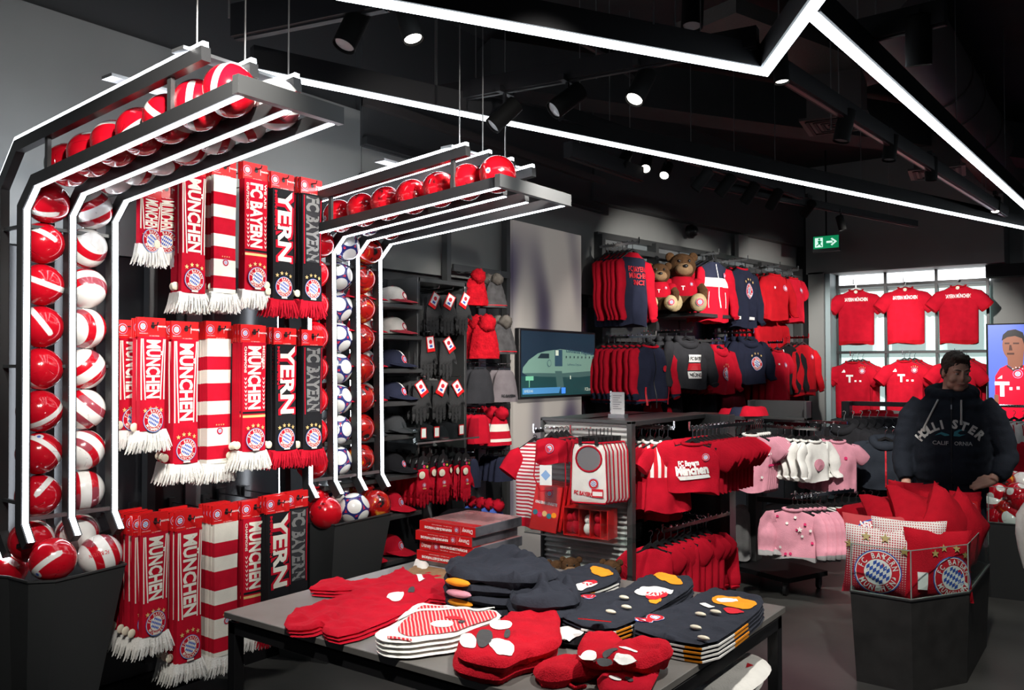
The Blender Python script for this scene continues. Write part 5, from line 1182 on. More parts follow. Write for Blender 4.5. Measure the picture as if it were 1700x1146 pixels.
# striped dresses
h = .42
STRV = bpy.data.materials.new('red_white_vertical_stripes'); STRV.use_nodes = True; nt = STRV.node_tree; tc = nt.nodes.new('ShaderNodeTexCoord'); sx = nt.nodes.new('ShaderNodeSeparateXYZ'); mt = nt.nodes.new('ShaderNodeMath'); mt.operation = 'MULTIPLY'; mt.inputs[1].default_value = 24
ms_ = nt.nodes.new('ShaderNodeMath'); ms_.operation = 'FRACT'; mg = nt.nodes.new('ShaderNodeMath'); mg.operation = 'GREATER_THAN'; mg.inputs[1].default_value = .45; mx = nt.nodes.new('ShaderNodeMix'); mx.data_type = 'RGBA'
mx.inputs[6].default_value = (.75, .72, .70, 1); mx.inputs[7].default_value = (.56, .004, .016, 1); bs = nt.nodes['Principled BSDF']; bs.inputs['Roughness'].default_value = .9
nt.links.new(tc.outputs['Object'], sx.inputs[0]); nt.links.new(sx.outputs[0], mt.inputs[0]); nt.links.new(mt.outputs[0], ms_.inputs[0]); nt.links.new(ms_.outputs[0], mg.inputs[0]); nt.links.new(mg.outputs[0], mx.inputs[0]); nt.links.new(mx.outputs[2], bs.inputs['Base Color'])
g = Gar(.27, h, th=.07, slf=.35, sl='short', mats=[STRV, RED, PWHT], bands=[(.52, 1, 1)], sleeve_m=1, seed=3, slw=.055, collar=2, flare=.10)
p = at(1108, 735, Y=4.85); garment_row(g, 'baby_dress', 'dress', V((1.72, 4.85, p.z + .10)), rad(48), 6, .062, 'striped baby dress with red skirt, # one beside the ribbed panel', 'baby dresses beside the ribbed panel', V((-1, .05, 0)))
hook_rail((1.30, 4.86, p.z + .09), (1, 0, 0), .46, 'chrome arm holding the striped baby dresses')
g = Gar(.30, .46, th=.08, sl='short', mats=[RED], seed=9, slw=.06)
garment_row(g, 'baby_dress', 'dress', V((1.62, 4.98, p.z + .06)), rad(60), 4, .06, 'plain red baby dress, # one behind the striped dresses', 'plain dresses behind', V((-1, .05, 0)))
# red printed t-shirts
h = at(1150, 742, Y=4.85).z - at(1150, 822, Y=4.85).z
g = Gar(.335, h, sl='short', slf=.24, th=.055, mats=[RED, DRED], collar=0, seed=5, slw=.075, prints=(PM, [word('FC Bayern', 0, -.02, -.115, .03, .13, 8, .05), word('M\u00fcnchen', 0, 0, -.155, .05, .20, 8, .06), poly(0, [(-.09, -.20), (.10, -.175), (.11, -.195), (-.07, -.222)])] + crest(.085, -.075, .022, 0, 1, 2, False, 16)))
p = at(1150, 737, Y=4.85); garment_row(g, 'printed_shirt', 'shirt', p + V((0, 0, .10)), rad(16), 10, .054, 'red t-shirt with white script print, # one of the gondola row', 'red script t-shirts on the gondola', V((.05, 1, 0)), 6)
hook_rail(p + V((.08, .80, .09)), (-.10, -1, 0), .84, 'chrome arm holding the red script t-shirts')
# lower rows
g = Gar(.30, .34, sl='short', slf=.26, th=.05, mats=[RED], seed=6, slw=.07)
p = at(1085, 912, Y=4.72); garment_row(g, 'baby_shirt', 'shirt', p + V((-.02, 0, .10)), rad(50), 9, .056, 'small red shirt on the low slanting arm, # one', 'small red shirts on the low arm', V((.35, .94, .10)), 3)
hook_rail(p + V((.24, .60, .16)), (-.33, -.94, -.09), .60, 'slanting chrome arm holding the small red shirts')
g = Gar(.30, .36, th=.06, slf=.35, mats=[RED, PWHT], seed=7, slw=.055, prints=(PM, crest(.06, -.12, .026, 0, 1, 2, False, 16) + [word('BAYERN', 0, .02, -.18, .02, .12, 0, .05)]))
p = at(1172, 886, Y=5.30); garment_row(g, 'baby_sweater', 'sweater', p + V((0, 0, .10)), rad(38), 6, .06, 'small red sweater with emblem, # one by the gondola post', 'small red sweaters by the gondola post', V((-.85, .4, 0)))
hook_rail(p + V((-.38, .17, .09)), (.91, -.42, 0), .44, 'chrome arm holding the small red sweaters')
# folded garments on the gondola behind
for i, (px, py, m, nm) in enumerate(((1208, 688, RED, 'red'), (1226, 686, NAVY, 'navy'), (1244, 688, RED, 'red emblem'))):
    p = at(px, py, Y=6.2); heap('folded_shirt', f'{nm} folded shirt lying on top behind the gondola', 'shirt', [(p.x - .08, 6.1), (p.x + .09, 6.12), (p.x + .11, 6.4), (p.x - .06, 6.4)], 1.30, .05 + .01 * i, m, .04, .015, i, .03, 'folded shirts on the back gondola')
bg = thing('back_gondola', 'low dark gondola behind the red t-shirts with folded shirts on top', 'shelf', (1.45, 6.35, 0))
wpart(board(MB(), 1.15, 1.72, 6.05, 6.5, 1.275, 1.30, 0, .003), 'top_board', METAL, bg); wpart(board(MB(), 1.15, 1.21, 6.2, 6.5, 0, 1.275), 'post', METAL, bg); wpart(board(MB(), 1.21, 1.30, 6.2, 6.5, 0, .12), 'foot', BLACK, bg)
# ================================================================== sales table in front
TX0, TX1, TY0, TY1, TZ = 1.475, 3.045, 1.85, 3.09, .80
LAM = mat('grey_oak_laminate', (.15, .143, .133), .42, bump=.03, scale=20, var=.10, vscale=9)
TF = mat('black_steel_frame', (.022, .022, .024), .40, .4)
tb = thing('sales_table', 'grey laminate table on a black steel frame in front', 'table', ((TX0 + TX1) / 2, (TY0 + TY1) / 2, 0))
wpart(board(MB(), TX0, TX1, TY0, TY1, TZ - .022, TZ, 0, .002), 'tabletop', LAM, tb)
f = MB()
for y in (TY0 + .03, TY1 - .03): f_ = wpart(board(MB(), TX0 + .01, TX1 - .01, y - .02, y + .02, TZ - .075, TZ - .032, 0, .002), 'apron_rail', TF, tb)
for x in (TX0 + .03, TX1 - .03): wpart(board(MB(), x - .02, x + .02, TY0 + .01, TY1 - .01, TZ - .075, TZ - .032, 0, .002), 'apron_rail', TF, tb)
for x in (TX0 + .03, TX1 - .03):
    for y in (TY0 + .03, TY1 - .03): wpart(board(MB(), x - .02, x + .02, y - .02, y + .02, 0, TZ - .032, 0, .002), 'leg', TF, tb)
wpart(board(MB(), TX0 + .04, TX1 - .04, TY0 + .04, TY1 - .04, TZ - .034, TZ - .021), 'under_board', BLACK, tb)
wpart(board(MB(), 2.02, TX1 - .06, 2.30, TY1 - .06, .0, .50, 0, .004), 'pedestal_box', BLACK, tb)
# packed bed linen boxes
BX0, BX1, BY0, BY1 = 1.597, 1.90, 2.725, 3.05
dark_side = mat('grey_photo_print', (.10, .10, .115), .18, var=.7, scale=60, vscale=10, bump=.0, coat=.5); topp = mat('box_top_print', (.42, .20, .20), .2, var=.6, scale=30, vscale=7, coat=.5)
zz = TZ
for i in range(2):
    o = MB().box((0, 0, .011), (.31, .32, .020), 0, None, .003).obj('linen_pack', [mat('white_blue_packaging', (.55, .55, .58), .25, var=.4, scale=40, vscale=9, coat=.4)]); o.location = ((BX0 + BX1) / 2 - .005 * i, (BY0 + BY1) / 2 + .01, zz); tag(o, f'flat white and blue pack, {("lowest", "second lowest")[i]} under the red linen boxes', 'package', 'flat packs under the red boxes'); zz += .022
for i in range(4):
    hb_ = .041; r = thing('linen_box', f'red bed linen box, {("lowest", "second from bottom", "third from bottom", "topmost")[i]} of its pile on the table', 'box', ((BX0 + BX1) / 2 + (-.010, .004, -.012, .006)[i], (BY0 + BY1) / 2 + (.0, .004, -.006, 0)[i], zz), rad((1, -1.5, 1, 0)[i]), 'red linen boxes on the table')
    MB().box((0, 0, hb_ / 2), (.302, .325, hb_ - .001), 1, None, .002).box((0, -.1625, hb_ / 2), (.302, .004, hb_ - .002), 0).box((0, 0, hb_ - .0006), (.296, .32, .001), 2).box((0, -.135, hb_), (.296, .05, .001), 0).obj('carton', [CARD, dark_side, topp], r)
    up_s = 1 if i == 1 else -1
    sh = [word('Disney', 0, -.112, .0, .017, .055, 0, .02), rect(0, -.077, -.016, -.0765, .016)] + crest(-.055, 0, .013, 0, 1, 2, False, 14) + [word('RENFORC\u00c9-BETTW\u00c4SCHE', 0, .045, .005, .009, .15, 0, .06), word('135 x 200 cm   100% Baumwolle', 0, .025, -.009, .004, .11)]
    MB().flat(sh, lambda u, v, q: (u * up_s, -.1652 - q * .0003, hb_ / 2 + v * up_s)).obj('spine_print', [PWHT, PRED, BLUE], r); zz += hb_ + .001

def tpoly(pts, ox=0, oy=0, k=1.0, z=TZ): return [tuple(at(ox + x / k, oy + y / k, Z=z).xy) for x, y in pts]
def tcen(p): return (sum(q[0] for q in p) / len(p), sum(q[1] for q in p) / len(p))
def garment_flat(name, label, cat, outline, z0, th, m, edge=.02, wr=.004, seed=0, sp=.025, group=None, two=True, smooth=1, freq=9.):
    """a folded or laid-out garment whose middle plane is at z0"""
    c = tcen(outline); lo = [(x - c[0], y - c[1]) for x, y in outline]; P_ = Pad(lo, th, edge, wr, sp, seed, freq, two, smooth); mb = MB(); P_.put(mb, lambda u, v, h: (u, v, h))
    r = thing(name, label, cat, (c[0], c[1], z0), 0, group); mb.obj('cloth', m, r, 75); r['_c'] = 0; del r['_c']; return r, P_, c
def decal(r, P_, shapes, mats, name='print', sp=.010, lift=.0026):
    mb = MB(); P_.decal(mb, shapes, lambda u, v, h: (u, v, h), sp, lift); return mb.obj(name, mats, r)
def dpoly(mi, pts, c, ox, oy, k, z): return poly(mi, [(x - c[0], y - c[1]) for x, y in smooth_poly(tpoly(pts, ox, oy, k, z), 2)])
def dcrest(px, py, r, c, z, n=16, letters=False):
    q = at(px, py, Z=z); return crest(q.x - c[0], q.y - c[1], r, 0, 1, 2, letters, n)
TM = [PWHT, PRED, BLUE, ORNG, mat('charcoal_print', (.045, .045, .047), .7), BTN, RED]
# laid-out red rompers
ro = [(550, 455), (640, 402), (880, 420), (1070, 352), (1085, 325), (1105, 365), (1165, 395), (1225, 372), (1300, 388), (1400, 462), (1605, 545), (1580, 570), (1240, 505), (1210, 530), (1060, 612), (750, 735), (620, 705), (640, 660), (545, 692), (400, 685), (445, 582), (700, 520), (830, 463), (700, 470), (560, 462)]
for i in range(3):
    o = tpoly(ro[::1], 350 + (2 - i) * 2.2, 840 + (2 - i) * 1.5, 3.4, TZ + .03)
    r, P_, c = garment_flat('baby_romper', f'long-sleeved red romper laid flat on the table, {("lowest", "middle", "uppermost")[i]} of three', 'romper', o, TZ + .005 + .0085 * i, .0055 if i < 2 else .009, RED, .010, .003 if i < 2 else .015, i, .03 if i < 2 else .009, 'red rompers laid on the table', freq=17)
zt_ = TZ + .045
decal(r, P_, [dpoly(0, [(640, 982), (655, 975), (668, 980), (672, 986), (660, 992), (645, 990)], c, 0, 0, 1, zt_), dpoly(4, [(676, 977), (686, 974), (690, 978), (680, 982)], c, 0, 0, 1, zt_)], TM)
q = tpoly([(690, 952), (700, 951), (706, 956), (696, 958)], 0, 0, 1, zt_); decal(r, P_, [poly(0, [(x - c[0], y - c[1]) for x, y in q])], TM, 'neck_label')
# striped bodies with white trim
DOT = bpy.data.materials.new('red_white_pinstripe'); DOT.use_nodes = True; nt = DOT.node_tree; tc = nt.nodes.new('ShaderNodeTexCoord'); wv = nt.nodes.new('ShaderNodeTexWave'); wv.inputs['Scale'].default_value = 38; wv.wave_type = 'BANDS'; wv.bands_direction = 'DIAGONAL'
cr2 = nt.nodes.new('ShaderNodeValToRGB'); cr2.color_ramp.elements[0].position = .55; cr2.color_ramp.elements[0].color = (.55, .006, .02, 1); cr2.color_ramp.elements[1].position = .8; cr2.color_ramp.elements[1].color = (.75, .45, .42, 1)
nt.links.new(tc.outputs['Object'], wv.inputs[0]); nt.links.new(wv.outputs[0], cr2.inputs[0]); nt.links.new(cr2.outputs[0], nt.nodes['Principled BSDF'].inputs['Base Color']); nt.nodes['Principled BSDF'].inputs['Roughness'].default_value = .9
so = [(118, 800), (130, 755), (290, 690), (370, 610), (470, 515), (560, 512), (700, 530), (910, 555), (1000, 590), (1150, 555), (1240, 640), (1000, 720), (860, 780), (780, 805), (600, 825), (440, 850), (345, 852), (200, 842)]
for i in range(4):
    o = tpoly(so, 600 + (3 - i) * 1.0 - 1, 900 + (3 - i) * 1, 5.21, TZ + .055)
    r, P_, c = garment_flat('bodysuit', f'white-trimmed red pinstriped baby body, {("lowest", "second", "third", "uppermost")[i]} of its pile on the table', 'bodysuit', o, TZ + .008 + .013 * i, .0075, WHT, .012, .003, i + 5, .025, 'pinstriped bodies on the table')
zt_ = TZ + .058
decal(r, P_, [dpoly(0, [(300, 740), (400, 650), (485, 565), (565, 540), (700, 555), (905, 580), (1000, 612), (1135, 584), (1195, 640), (1000, 696), (860, 752), (780, 776), (600, 795), (440, 812), (350, 795)], c, 600, 900, 5.21, zt_)], [DOT], 'pinstriped_front', .02, .002)
decal(r, P_, [dpoly(0, [(590, 700), (690, 675), (800, 685), (790, 730), (700, 745), (610, 730)], c, 600, 900, 5.21, zt_), dpoly(1, [(700, 650), (830, 640), (900, 680), (800, 680)], c, 600, 900, 5.21, zt_), dpoly(4, [(835, 690), (910, 680), (880, 705), (840, 708)], c, 600, 900, 5.21, zt_)], TM, 'print', .02, .0035)
decal(r, P_, [dpoly(0, [(370, 610), (470, 580), (700, 575), (920, 560), (1000, 590), (1150, 555), (1155, 570), (1005, 612), (920, 580), (700, 592), (480, 598), (300, 690), (290, 680)], c, 600, 900, 5.21, zt_)], [WHT], 'white_trim', .02, .004)
for i in range(3):
    pz = tpoly([(215 - 15 * i + 10, 830 + 35 * i), (430 - 25 * i, 850 + 40 * i), (440 - 30 * i, 865 + 42 * i), (225 - 15 * i, 850 + 38 * i)], 600, 900, 5.21, TZ + .05 - .015 * i)
    decal(r, P_, [poly(0, [(x - c[0], y - c[1]) for x, y in pz])], [DOT], 'red_hem', .02, .001 - .0 * i) if i == 0 else None
# folded red sweatshirts (two) and a lower third
fo = [(757, 1072), (763, 1050), (778, 1044), (806, 1037), (838, 1018), (858, 1012), (900, 1012), (926, 1007), (931, 1018), (929, 1036), (934, 1052), (930, 1064), (905, 1076), (868, 1084), (850, 1094), (836, 1100), (796, 1094), (762, 1084)]
for i in range(2):
    zc = TZ + .018 + .034 * i
    o = tpoly(fo, 0, 0, 1, TZ + .07); o = [(x + (-.012 if i == 0 else 0), y + (-.004 if i == 0 else 0)) for x, y in o]
    r, P_, c = garment_flat('folded_sweatshirt', f'thick red folded sweatshirt with white print, {("lower", "upper")[i]} of two at the table front', 'sweatshirt', o, zc, .017, PLUSH, .017, .013 if i else .006, i + 10, .011, 'folded red sweatshirts', freq=15, smooth=1)
    zt_ = TZ + .07 if i else TZ + .04
    for mi, ptsx in ((0, [(765, 1054), (782, 1052), (792, 1062), (788, 1078), (770, 1074), (762, 1066)]), (4, [(792, 1050), (812, 1044), (820, 1056), (812, 1072), (798, 1076), (790, 1064)]), (0, [(812, 1062), (832, 1060), (856, 1072), (850, 1092), (826, 1086), (812, 1078)]), (0, [(814, 1032), (842, 1030), (852, 1036), (846, 1044), (824, 1046), (812, 1040)]), (4, [(838, 1046), (848, 1044), (846, 1060), (836, 1060)])):
        if i == 0: ptsx = [(x - 2, y + 22) for x, y in ptsx]
        pz = smooth_poly(tpoly(ptsx, 0, 0, 1, zt_), 2); pz = [(x - c[0], y - c[1]) for x, y in pz]
        if all(inside(a, P_.o) for a in pz): decal(r, P_, [poly(mi, pz)], TM)
# red sweat set with drawstring, front right
so1 = [(450, 830), (490, 765), (570, 725), (740, 720), (880, 798), (1130, 785), (1205, 820), (1195, 880), (1100, 925), (980, 985), (880, 960), (620, 940), (480, 930)]
so2 = [(110, 1010), (130, 930), (300, 895), (450, 870), (700, 900), (1010, 960), (1080, 960), (1050, 1060), (960, 1010), (600, 1000), (480, 1020), (330, 1060), (200, 1060)]
so3 = [(600, 1045), (640, 1010), (800, 1000), (1010, 960), (1100, 920), (1095, 985), (1050, 1070), (1000, 1180), (650, 1180)]
r, P_, c = garment_flat('sweat_trousers', 'red folded sweat trousers with drawstring at the table front', 'trousers', tpoly(so2, 860, 900, 4.658, TZ + .03), TZ + .022, .020, PLUSH, .024, .014, 21, .011, freq=15)
q = [at(860 + x / 4.658, 900 + y / 4.658, Z=TZ + .006) for x, y in ((330, 1030), (350, 1090), (300, 1120), (180, 1110))]; q2 = [at(860 + x / 4.658, 900 + y / 4.658, Z=TZ + .006) for x, y in ((335, 1040), (370, 1085), (440, 1130), (525, 1115))]
o = MB().tube(q, .005, 6).tube(q2, .005, 6).obj('drawstring', PLUSH, r, 80); o.matrix_parent_inverse = MX.Translation(-r.location)
r, P_, c = garment_flat('folded_sweatshirt', 'small red folded top with dark print at the near table corner', 'sweatshirt', tpoly(so3, 860, 900, 4.658, TZ + .03), TZ + .020, .018, RED, .022, .009, 24, .011, freq=16)
decal(r, P_, [dpoly(0, [(690, 1055), (740, 1035), (820, 1075), (740, 1080)], c, 860, 900, 4.658, TZ + .04), dpoly(4, [(815, 1050), (870, 1040), (905, 1065), (850, 1075)], c, 860, 900, 4.658, TZ + .04)], TM)
r, P_, c = garment_flat('folded_sweatshirt', 'thick red folded sweatshirt with rolled edge beside the trousers', 'sweatshirt', tpoly(so1, 860, 900, 4.658, TZ + .06), TZ + .058, .022, PLUSH, .024, .015, 22, .011, freq=15, smooth=1)
for mi, pp in ((0, [(460, 860), (490, 830), (560, 812), (615, 850), (600, 915), (500, 905)]), (4, [(650, 850), (690, 825), (790, 830), (740, 860), (660, 870)]), (4, [(610, 890), (720, 900), (740, 940), (610, 930)]), (0, [(725, 890), (760, 860), (860, 865), (940, 895), (890, 950), (760, 925)]), (0, [(770, 808), (930, 822), (920, 836), (790, 822)])):
    decal(r, P_, [dpoly(mi, pp, c, 860, 900, 4.658, TZ + .085)], TM)
r, P_, c = garment_flat('folded_shirt', 'black folded shirt with white print between the red sweatshirts', 'shirt', tpoly([(235, 690), (290, 655), (420, 640), (560, 668), (740, 700), (745, 725), (560, 740), (470, 770), (300, 740)], 860, 900, 4.658, TZ + .03), TZ + .017, .016, BLKC, .02, .004, 30, .02)
decal(r, P_, [dpoly(0, [(250, 690), (330, 655), (420, 650), (520, 690), (490, 725), (380, 752), (310, 725)], c, 860, 900, 4.658, TZ + .035)], TM)
# navy hoodies, crumpled
def crumple(label, pts, ztop, n, th, z, seed, name='folded_hoodie', group='navy hoodies on the table', grow=.0, mound=0):
    """a pile of soft garments; pts: the top garment's outline in the photograph"""
    base = tpoly(pts, 0, 0, 1, ztop); cc = tcen(base)
    for i in range(n):
        j = random.Random(seed + i); zc = z + th * (2 * i + 1); k = 1 + grow * (n - 1 - i)
        o = []
        for x, y in base:
            o.append((cc[0] + (x - cc[0]) * k + j.uniform(-.014, .014), cc[1] + (y - cc[1]) * k + j.uniform(-.014, .014)))
        last = i == n - 1
        c = tcen(o); lo = [(x - c[0], y - c[1]) for x, y in o]; P_ = Pad(lo, th * (1.0 if not last else 1.15), .022 if not last or not mound else .07, .011 if not last else .026 + mound, .010, seed + i, 16.0 if last else 9.0, True, 1)
        if last and mound: P_.th += mound * .6
        wob = lambda u, v: .010 * noise.noise(((u + c[0]) * 7, (v + c[1]) * 7, seed)) + .004 * noise.noise(((u + c[0]) * 16, (v + c[1]) * 16, seed + i * .4))
        r = thing(name, label.replace('#', ('lowest', 'second', 'third', 'fourth', 'fifth')[i] if not last else 'uppermost'), 'hoodie', (c[0], c[1], zc), 0, group)
        mb = MB(); P_.put(mb, lambda u, v, h: (u, v, max(h + wob(u, v), z - zc + .001))); mb.obj('cloth', SLATE, r, 80)
        if 0 < i < n and n > 3:
            f_ = min(lo, key=lambda q: q[1] - .3 * q[0] * (1 if i == 2 else -1)); q_ = MB().ball((f_[0] * .9, f_[1] + .012, -th * .7), (.055, .022, .013), 14, 6); q_.obj('lining', (ORNG, ORNG, PINK)[i % 3], r, 80, label='orange lining' if i != 2 else 'pink lining')
crumple('navy crumpled hoodie, # of the tall pile before the linen boxes', [(738, 938), (750, 925), (778, 914), (850, 903), (890, 918), (928, 944), (918, 957), (870, 958), (815, 955), (760, 952)], TZ + .145, 4, .018, TZ, 40, grow=.02)
crumple('navy crumpled hoodie, # of the loose heap beside the tall pile', [(842, 985), (850, 958), (874, 936), (908, 940), (940, 956), (968, 974), (965, 992), (930, 1000), (868, 998)], TZ + .10, 3, .016, TZ, 50, grow=.06, mound=.03)
# orange linings peeping from the pile
for i, (px, py, z) in enumerate(((862, 949, .885), (778, 963, .86), (740, 962, .86))):
    pass
# folded navy printed shirts: three piles
def pile(nm, pts, n, seed, pr, cr_pts, tags):
    th = .0062
    for i in range(n):
        zc = TZ + th * (2 * i + 1); j = random.Random(seed * 9 + i); o = tpoly(pts, 0, 0, 1, TZ + 2 * th * n); o = [(x + j.uniform(-.004, .004), y + j.uniform(-.004, .004)) for x, y in o]
        r, P_, c = garment_flat('printed_shirt', f'navy folded shirt with orange print, {("lowest", "second", "third", "fourth", "fifth")[i] if i < n - 1 else "uppermost"} of the {nm}', 'shirt', o, zc, th * .98, SLATE, .008, .003 if i < n - 1 else .0095, seed + i, .022 if i < n - 1 else .009, 'navy printed shirts on the table', freq=20)
        if i < n - 1:   # the folded prints show along the edge
            e = MB(); oo = P_.o; k = len(oo)
            best = sorted(range(k), key=lambda a: -(oo[a][0] * .75 - oo[a][1] * .1))[:5]
            for a in sorted(best):
                p0_, p1_ = oo[a], oo[(a + 1) % k]; e.bar((p0_[0], p0_[1], 0), (p1_[0], p1_[1], 0), .003, th * .9, a % 3)
            e.obj('print_edge', [PWHT, ORNG, PWHT], r)
    zt_ = TZ + 2 * th * n
    for mi, pp in pr: decal(r, P_, [dpoly(mi, pp, c, 0, 0, 1, zt_)], TM, 'print', .010, .0026 + .0007 * (mi != 3))
    for px, py in cr_pts: decal(r, P_, dcrest(px, py, .030, c, zt_, 14), TM, 'sleeve_emblem', None, .002)
    for px, py in tags:
        q = at(px, py, Z=zt_); MB().ball((q.x - c[0], q.y - c[1], .014), (.020, .009, .007), 12, 6).obj('security_tag', BTN, r, 80).rotation_euler = (0, 0, 0)
pile('pile by the ribbed panel', [(905, 952), (940, 944), (985, 934), (1020, 940), (1034, 958), (1000, 974), (950, 986), (935, 968)], 4, 60, [(3, [(978, 941), (1010, 944), (1022, 958), (1000, 960), (982, 952)]), (0, [(948, 976), (975, 966), (1000, 970), (965, 982)]), (1, [(962, 970), (985, 963), (995, 966), (975, 974)])], [], [])
pile('middle pile', [(908, 1004), (950, 986), (1030, 978), (1058, 960), (1085, 950), (1148, 955), (1152, 970), (1105, 1000), (1060, 1026), (1010, 1044), (950, 1032)], 5, 70, [(3, [(1080, 956), (1095, 951), (1125, 958), (1138, 972), (1110, 970)]), (0, [(1050, 985), (1070, 974), (1110, 976), (1122, 986), (1095, 992), (1060, 990)]), (1, [(1065, 988), (1105, 982), (1112, 992), (1085, 998)]), (3, [(1075, 996), (1100, 994), (1095, 1004), (1080, 1004)])], [(921, 1004), (952, 992), (976, 991)], [(1036, 996), (1014, 1020), (1040, 1012)])
pile('pile at the table corner', [(1044, 1038), (1080, 1016), (1130, 1002), (1165, 982), (1195, 975), (1262, 986), (1270, 1002), (1232, 1036), (1180, 1070), (1120, 1062), (1075, 1050)], 5, 80, [(3, [(1178, 997), (1192, 987), (1240, 996), (1262, 1004), (1240, 1012), (1195, 1006)]), (0, [(1184, 997), (1205, 991), (1232, 1000), (1205, 1004)]), (0, [(1158, 1003), (1168, 1001), (1190, 1010), (1180, 1012)]), (1, [(1195, 1012), (1225, 1010), (1240, 1018), (1215, 1022)])], [(1069, 1030), (1088, 1026)], [(1163, 1024), (1188, 1020), (1155, 1046), (1168, 1064)])
# hang tag lying on the table
q = at(987, 1030, Z=TZ + .088); o = MB().box((0, 0, 0), (.085, .060, .003), 0).flat(crest(.01, .0, .022, 1, 0, 2, False, 16) + [rect(1, -.042, -.03, -.018, .03)], lambda u, v, k: (u, v, .0022 + k * .0006)).obj('hang_tag', [CARD, PAPER, BLUE]); o.location = q; o.rotation_euler = (rad(-14), rad(10), rad(52)); tag(o, 'red and white hang tag lying on the middle navy pile', 'tag')
# brown and white fleece behind the rompers
heap('fleece_throw', 'brown and white fleece in front of the linen boxes', 'blanket', tpoly([(668, 952), (680, 938), (715, 940), (770, 952), (772, 966), (720, 966), (690, 962)], 0, 0, 1, TZ + .02), TZ, .03, FURT, .02, .01, 3, .02)
heap('fleece_throw', 'white fluffy bundle beside the brown fleece on the table', 'blanket', tpoly([(682, 934), (700, 930), (716, 938), (712, 948), (692, 948)], 0, 0, 1, TZ + .02), TZ, .045, WHT, .02, .014, 4, .015)
# white garments under the table
wp_ = [(2.52, 2.62), (2.60, 2.92), (2.82, 3.02), (2.98, 3.00), (3.02, 2.80), (3.00, 2.55), (2.76, 2.48)]
for i in range(3):
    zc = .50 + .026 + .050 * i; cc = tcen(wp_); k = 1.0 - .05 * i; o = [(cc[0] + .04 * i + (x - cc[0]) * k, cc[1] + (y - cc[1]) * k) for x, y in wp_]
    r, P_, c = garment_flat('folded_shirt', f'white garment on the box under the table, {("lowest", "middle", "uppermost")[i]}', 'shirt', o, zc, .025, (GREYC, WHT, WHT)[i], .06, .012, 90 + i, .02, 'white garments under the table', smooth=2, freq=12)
decal(r, P_, [poly(1, [(.10, .08), (.125, .075), (.115, .03)])], TM)
decal(r, P_, [(lambda s_: ([(a, b) for a, b in s_[0]], s_[1], s_[2]))(word('BAYERN', 4, -.02, -.02, .02, .09, 35, .03))], TM, 'lettering', None)

# ================================================================== mobile rack with baby clothes
mr = thing('mobile_rack', 'dark wheeled rack carrying pink and white baby clothes', 'rack', (1.8, 6.5, 0))
mb = MB(); bp_ = [(1.42, 6.42), (2.00, 6.20), (2.16, 6.62), (1.56, 6.86)]; wpart(MB().prism(bp_, .10, .135), 'base_plate', BLACK, mr)
for x, y in ((1.47, 6.45), (1.97, 6.25), (2.10, 6.60), (1.60, 6.80)):
    cs = wpart(MB().tube([(x - .012, y, .045), (x + .012, y, .045)], .045, 14).box((x, y, .085), (.035, .05, .03)), 'caster', BLKP, mr, 40)
wpart(board(MB(), 1.555, 1.615, 6.60, 6.74, .135, 1.30, 0, .003), 'post', METAL, mr)
pa2 = at(1268, 690, Y=6.66); pb2 = at(1330, 690, Y=6.66)
wpart(board(MB(), 1.555, 2.02, 6.60, 6.74, 1.255, 1.275, 0, .003), 'top_board', METAL, mr); wpart(board(MB(), 1.555, 2.02, 6.715, 6.74, 1.255, 1.40, 0, .003), 'back_upstand', METAL, mr)
wpart(board(MB(), 2.0, 2.02, 6.60, 6.74, 1.255, 1.40, 0, .003), 'end_upstand', METAL, mr); wpart(board(MB(), 1.555, 1.575, 6.60, 6.74, 1.255, 1.40, 0, .003), 'end_upstand', METAL, mr)
wpart(board(MB(), 1.60, 2.25, 6.64, 6.68, .60, .64, 0, .003), 'cross_bar', DMETAL, mr); wpart(board(MB(), 1.60, 2.30, 6.655, 6.675, 1.235, 1.255, 0), 'hang_bar', CHROME, mr)
sp_ = [disc(i % 2, -.10 + .055 * (i % 5) + .01 * (i % 3), -.05 - .042 * (i % 7), .010, 8) for i in range(14)]
h = at(1245, 722, Y=6.15).z - at(1245, 815, Y=6.15).z
g = Gar(.30, h, sl='short', slf=.26, th=.05, mats=[PINK, WHT], collar=1, bands=[(.72, .75, 1)], seed=3, slw=.06, flare=-.10, prints=([HOTPINK, WHT], sp_))
p = at(1247, 722, Y=6.10); garment_row(g, 'bodysuit', 'bodysuit', p + V((0, 0, .10)), rad(18), 6, .035, 'pink spotted baby body with white neck trim, # one of the wheeled rack', 'pink bodies on the wheeled rack', V((.10, .97, 0)))
h = at(1355, 738, Y=6.42).z - at(1355, 803, Y=6.42).z
g = Gar(.30, h, th=.07, slf=.4, mats=[WHT, WHT], seed=4, slw=.058, collar=1, prints=([PINK, CREAM], [disc(0, .0, -.17, .045, 14)]))
p = at(1352, 733, Y=6.42); garment_row(g, 'baby_sweatshirt', 'sweatshirt', p + V((0, 0, .10)), rad(62), 9, .062, 'white baby sweatshirt, # one of the wheeled rack', 'white sweatshirts on the wheeled rack', V((-.97, .25, 0)), 6)
rail_arm(p + V((-.55, .14, .09)), (.97, -.25, 0), .62, 'chrome arm holding the white baby sweatshirts')
g = Gar(.27, .37, sl='short', th=.08, mats=[PINK, PINK], collar=0, seed=5, slw=.055, prints=([HOTPINK], [disc(0, .05, -.12, .012)]))
p = at(1391, 733, Y=6.62); garment_row(g, 'polo_shirt', 'shirt', p + V((0, 0, .10)), rad(20), 4, .075, 'pink polo shirt, # one beside the white sweatshirts', 'pink polo shirts', V((-.9, .45, 0)))
h = at(1318, 848, Y=6.0).z - at(1318, 930, Y=6.0).z
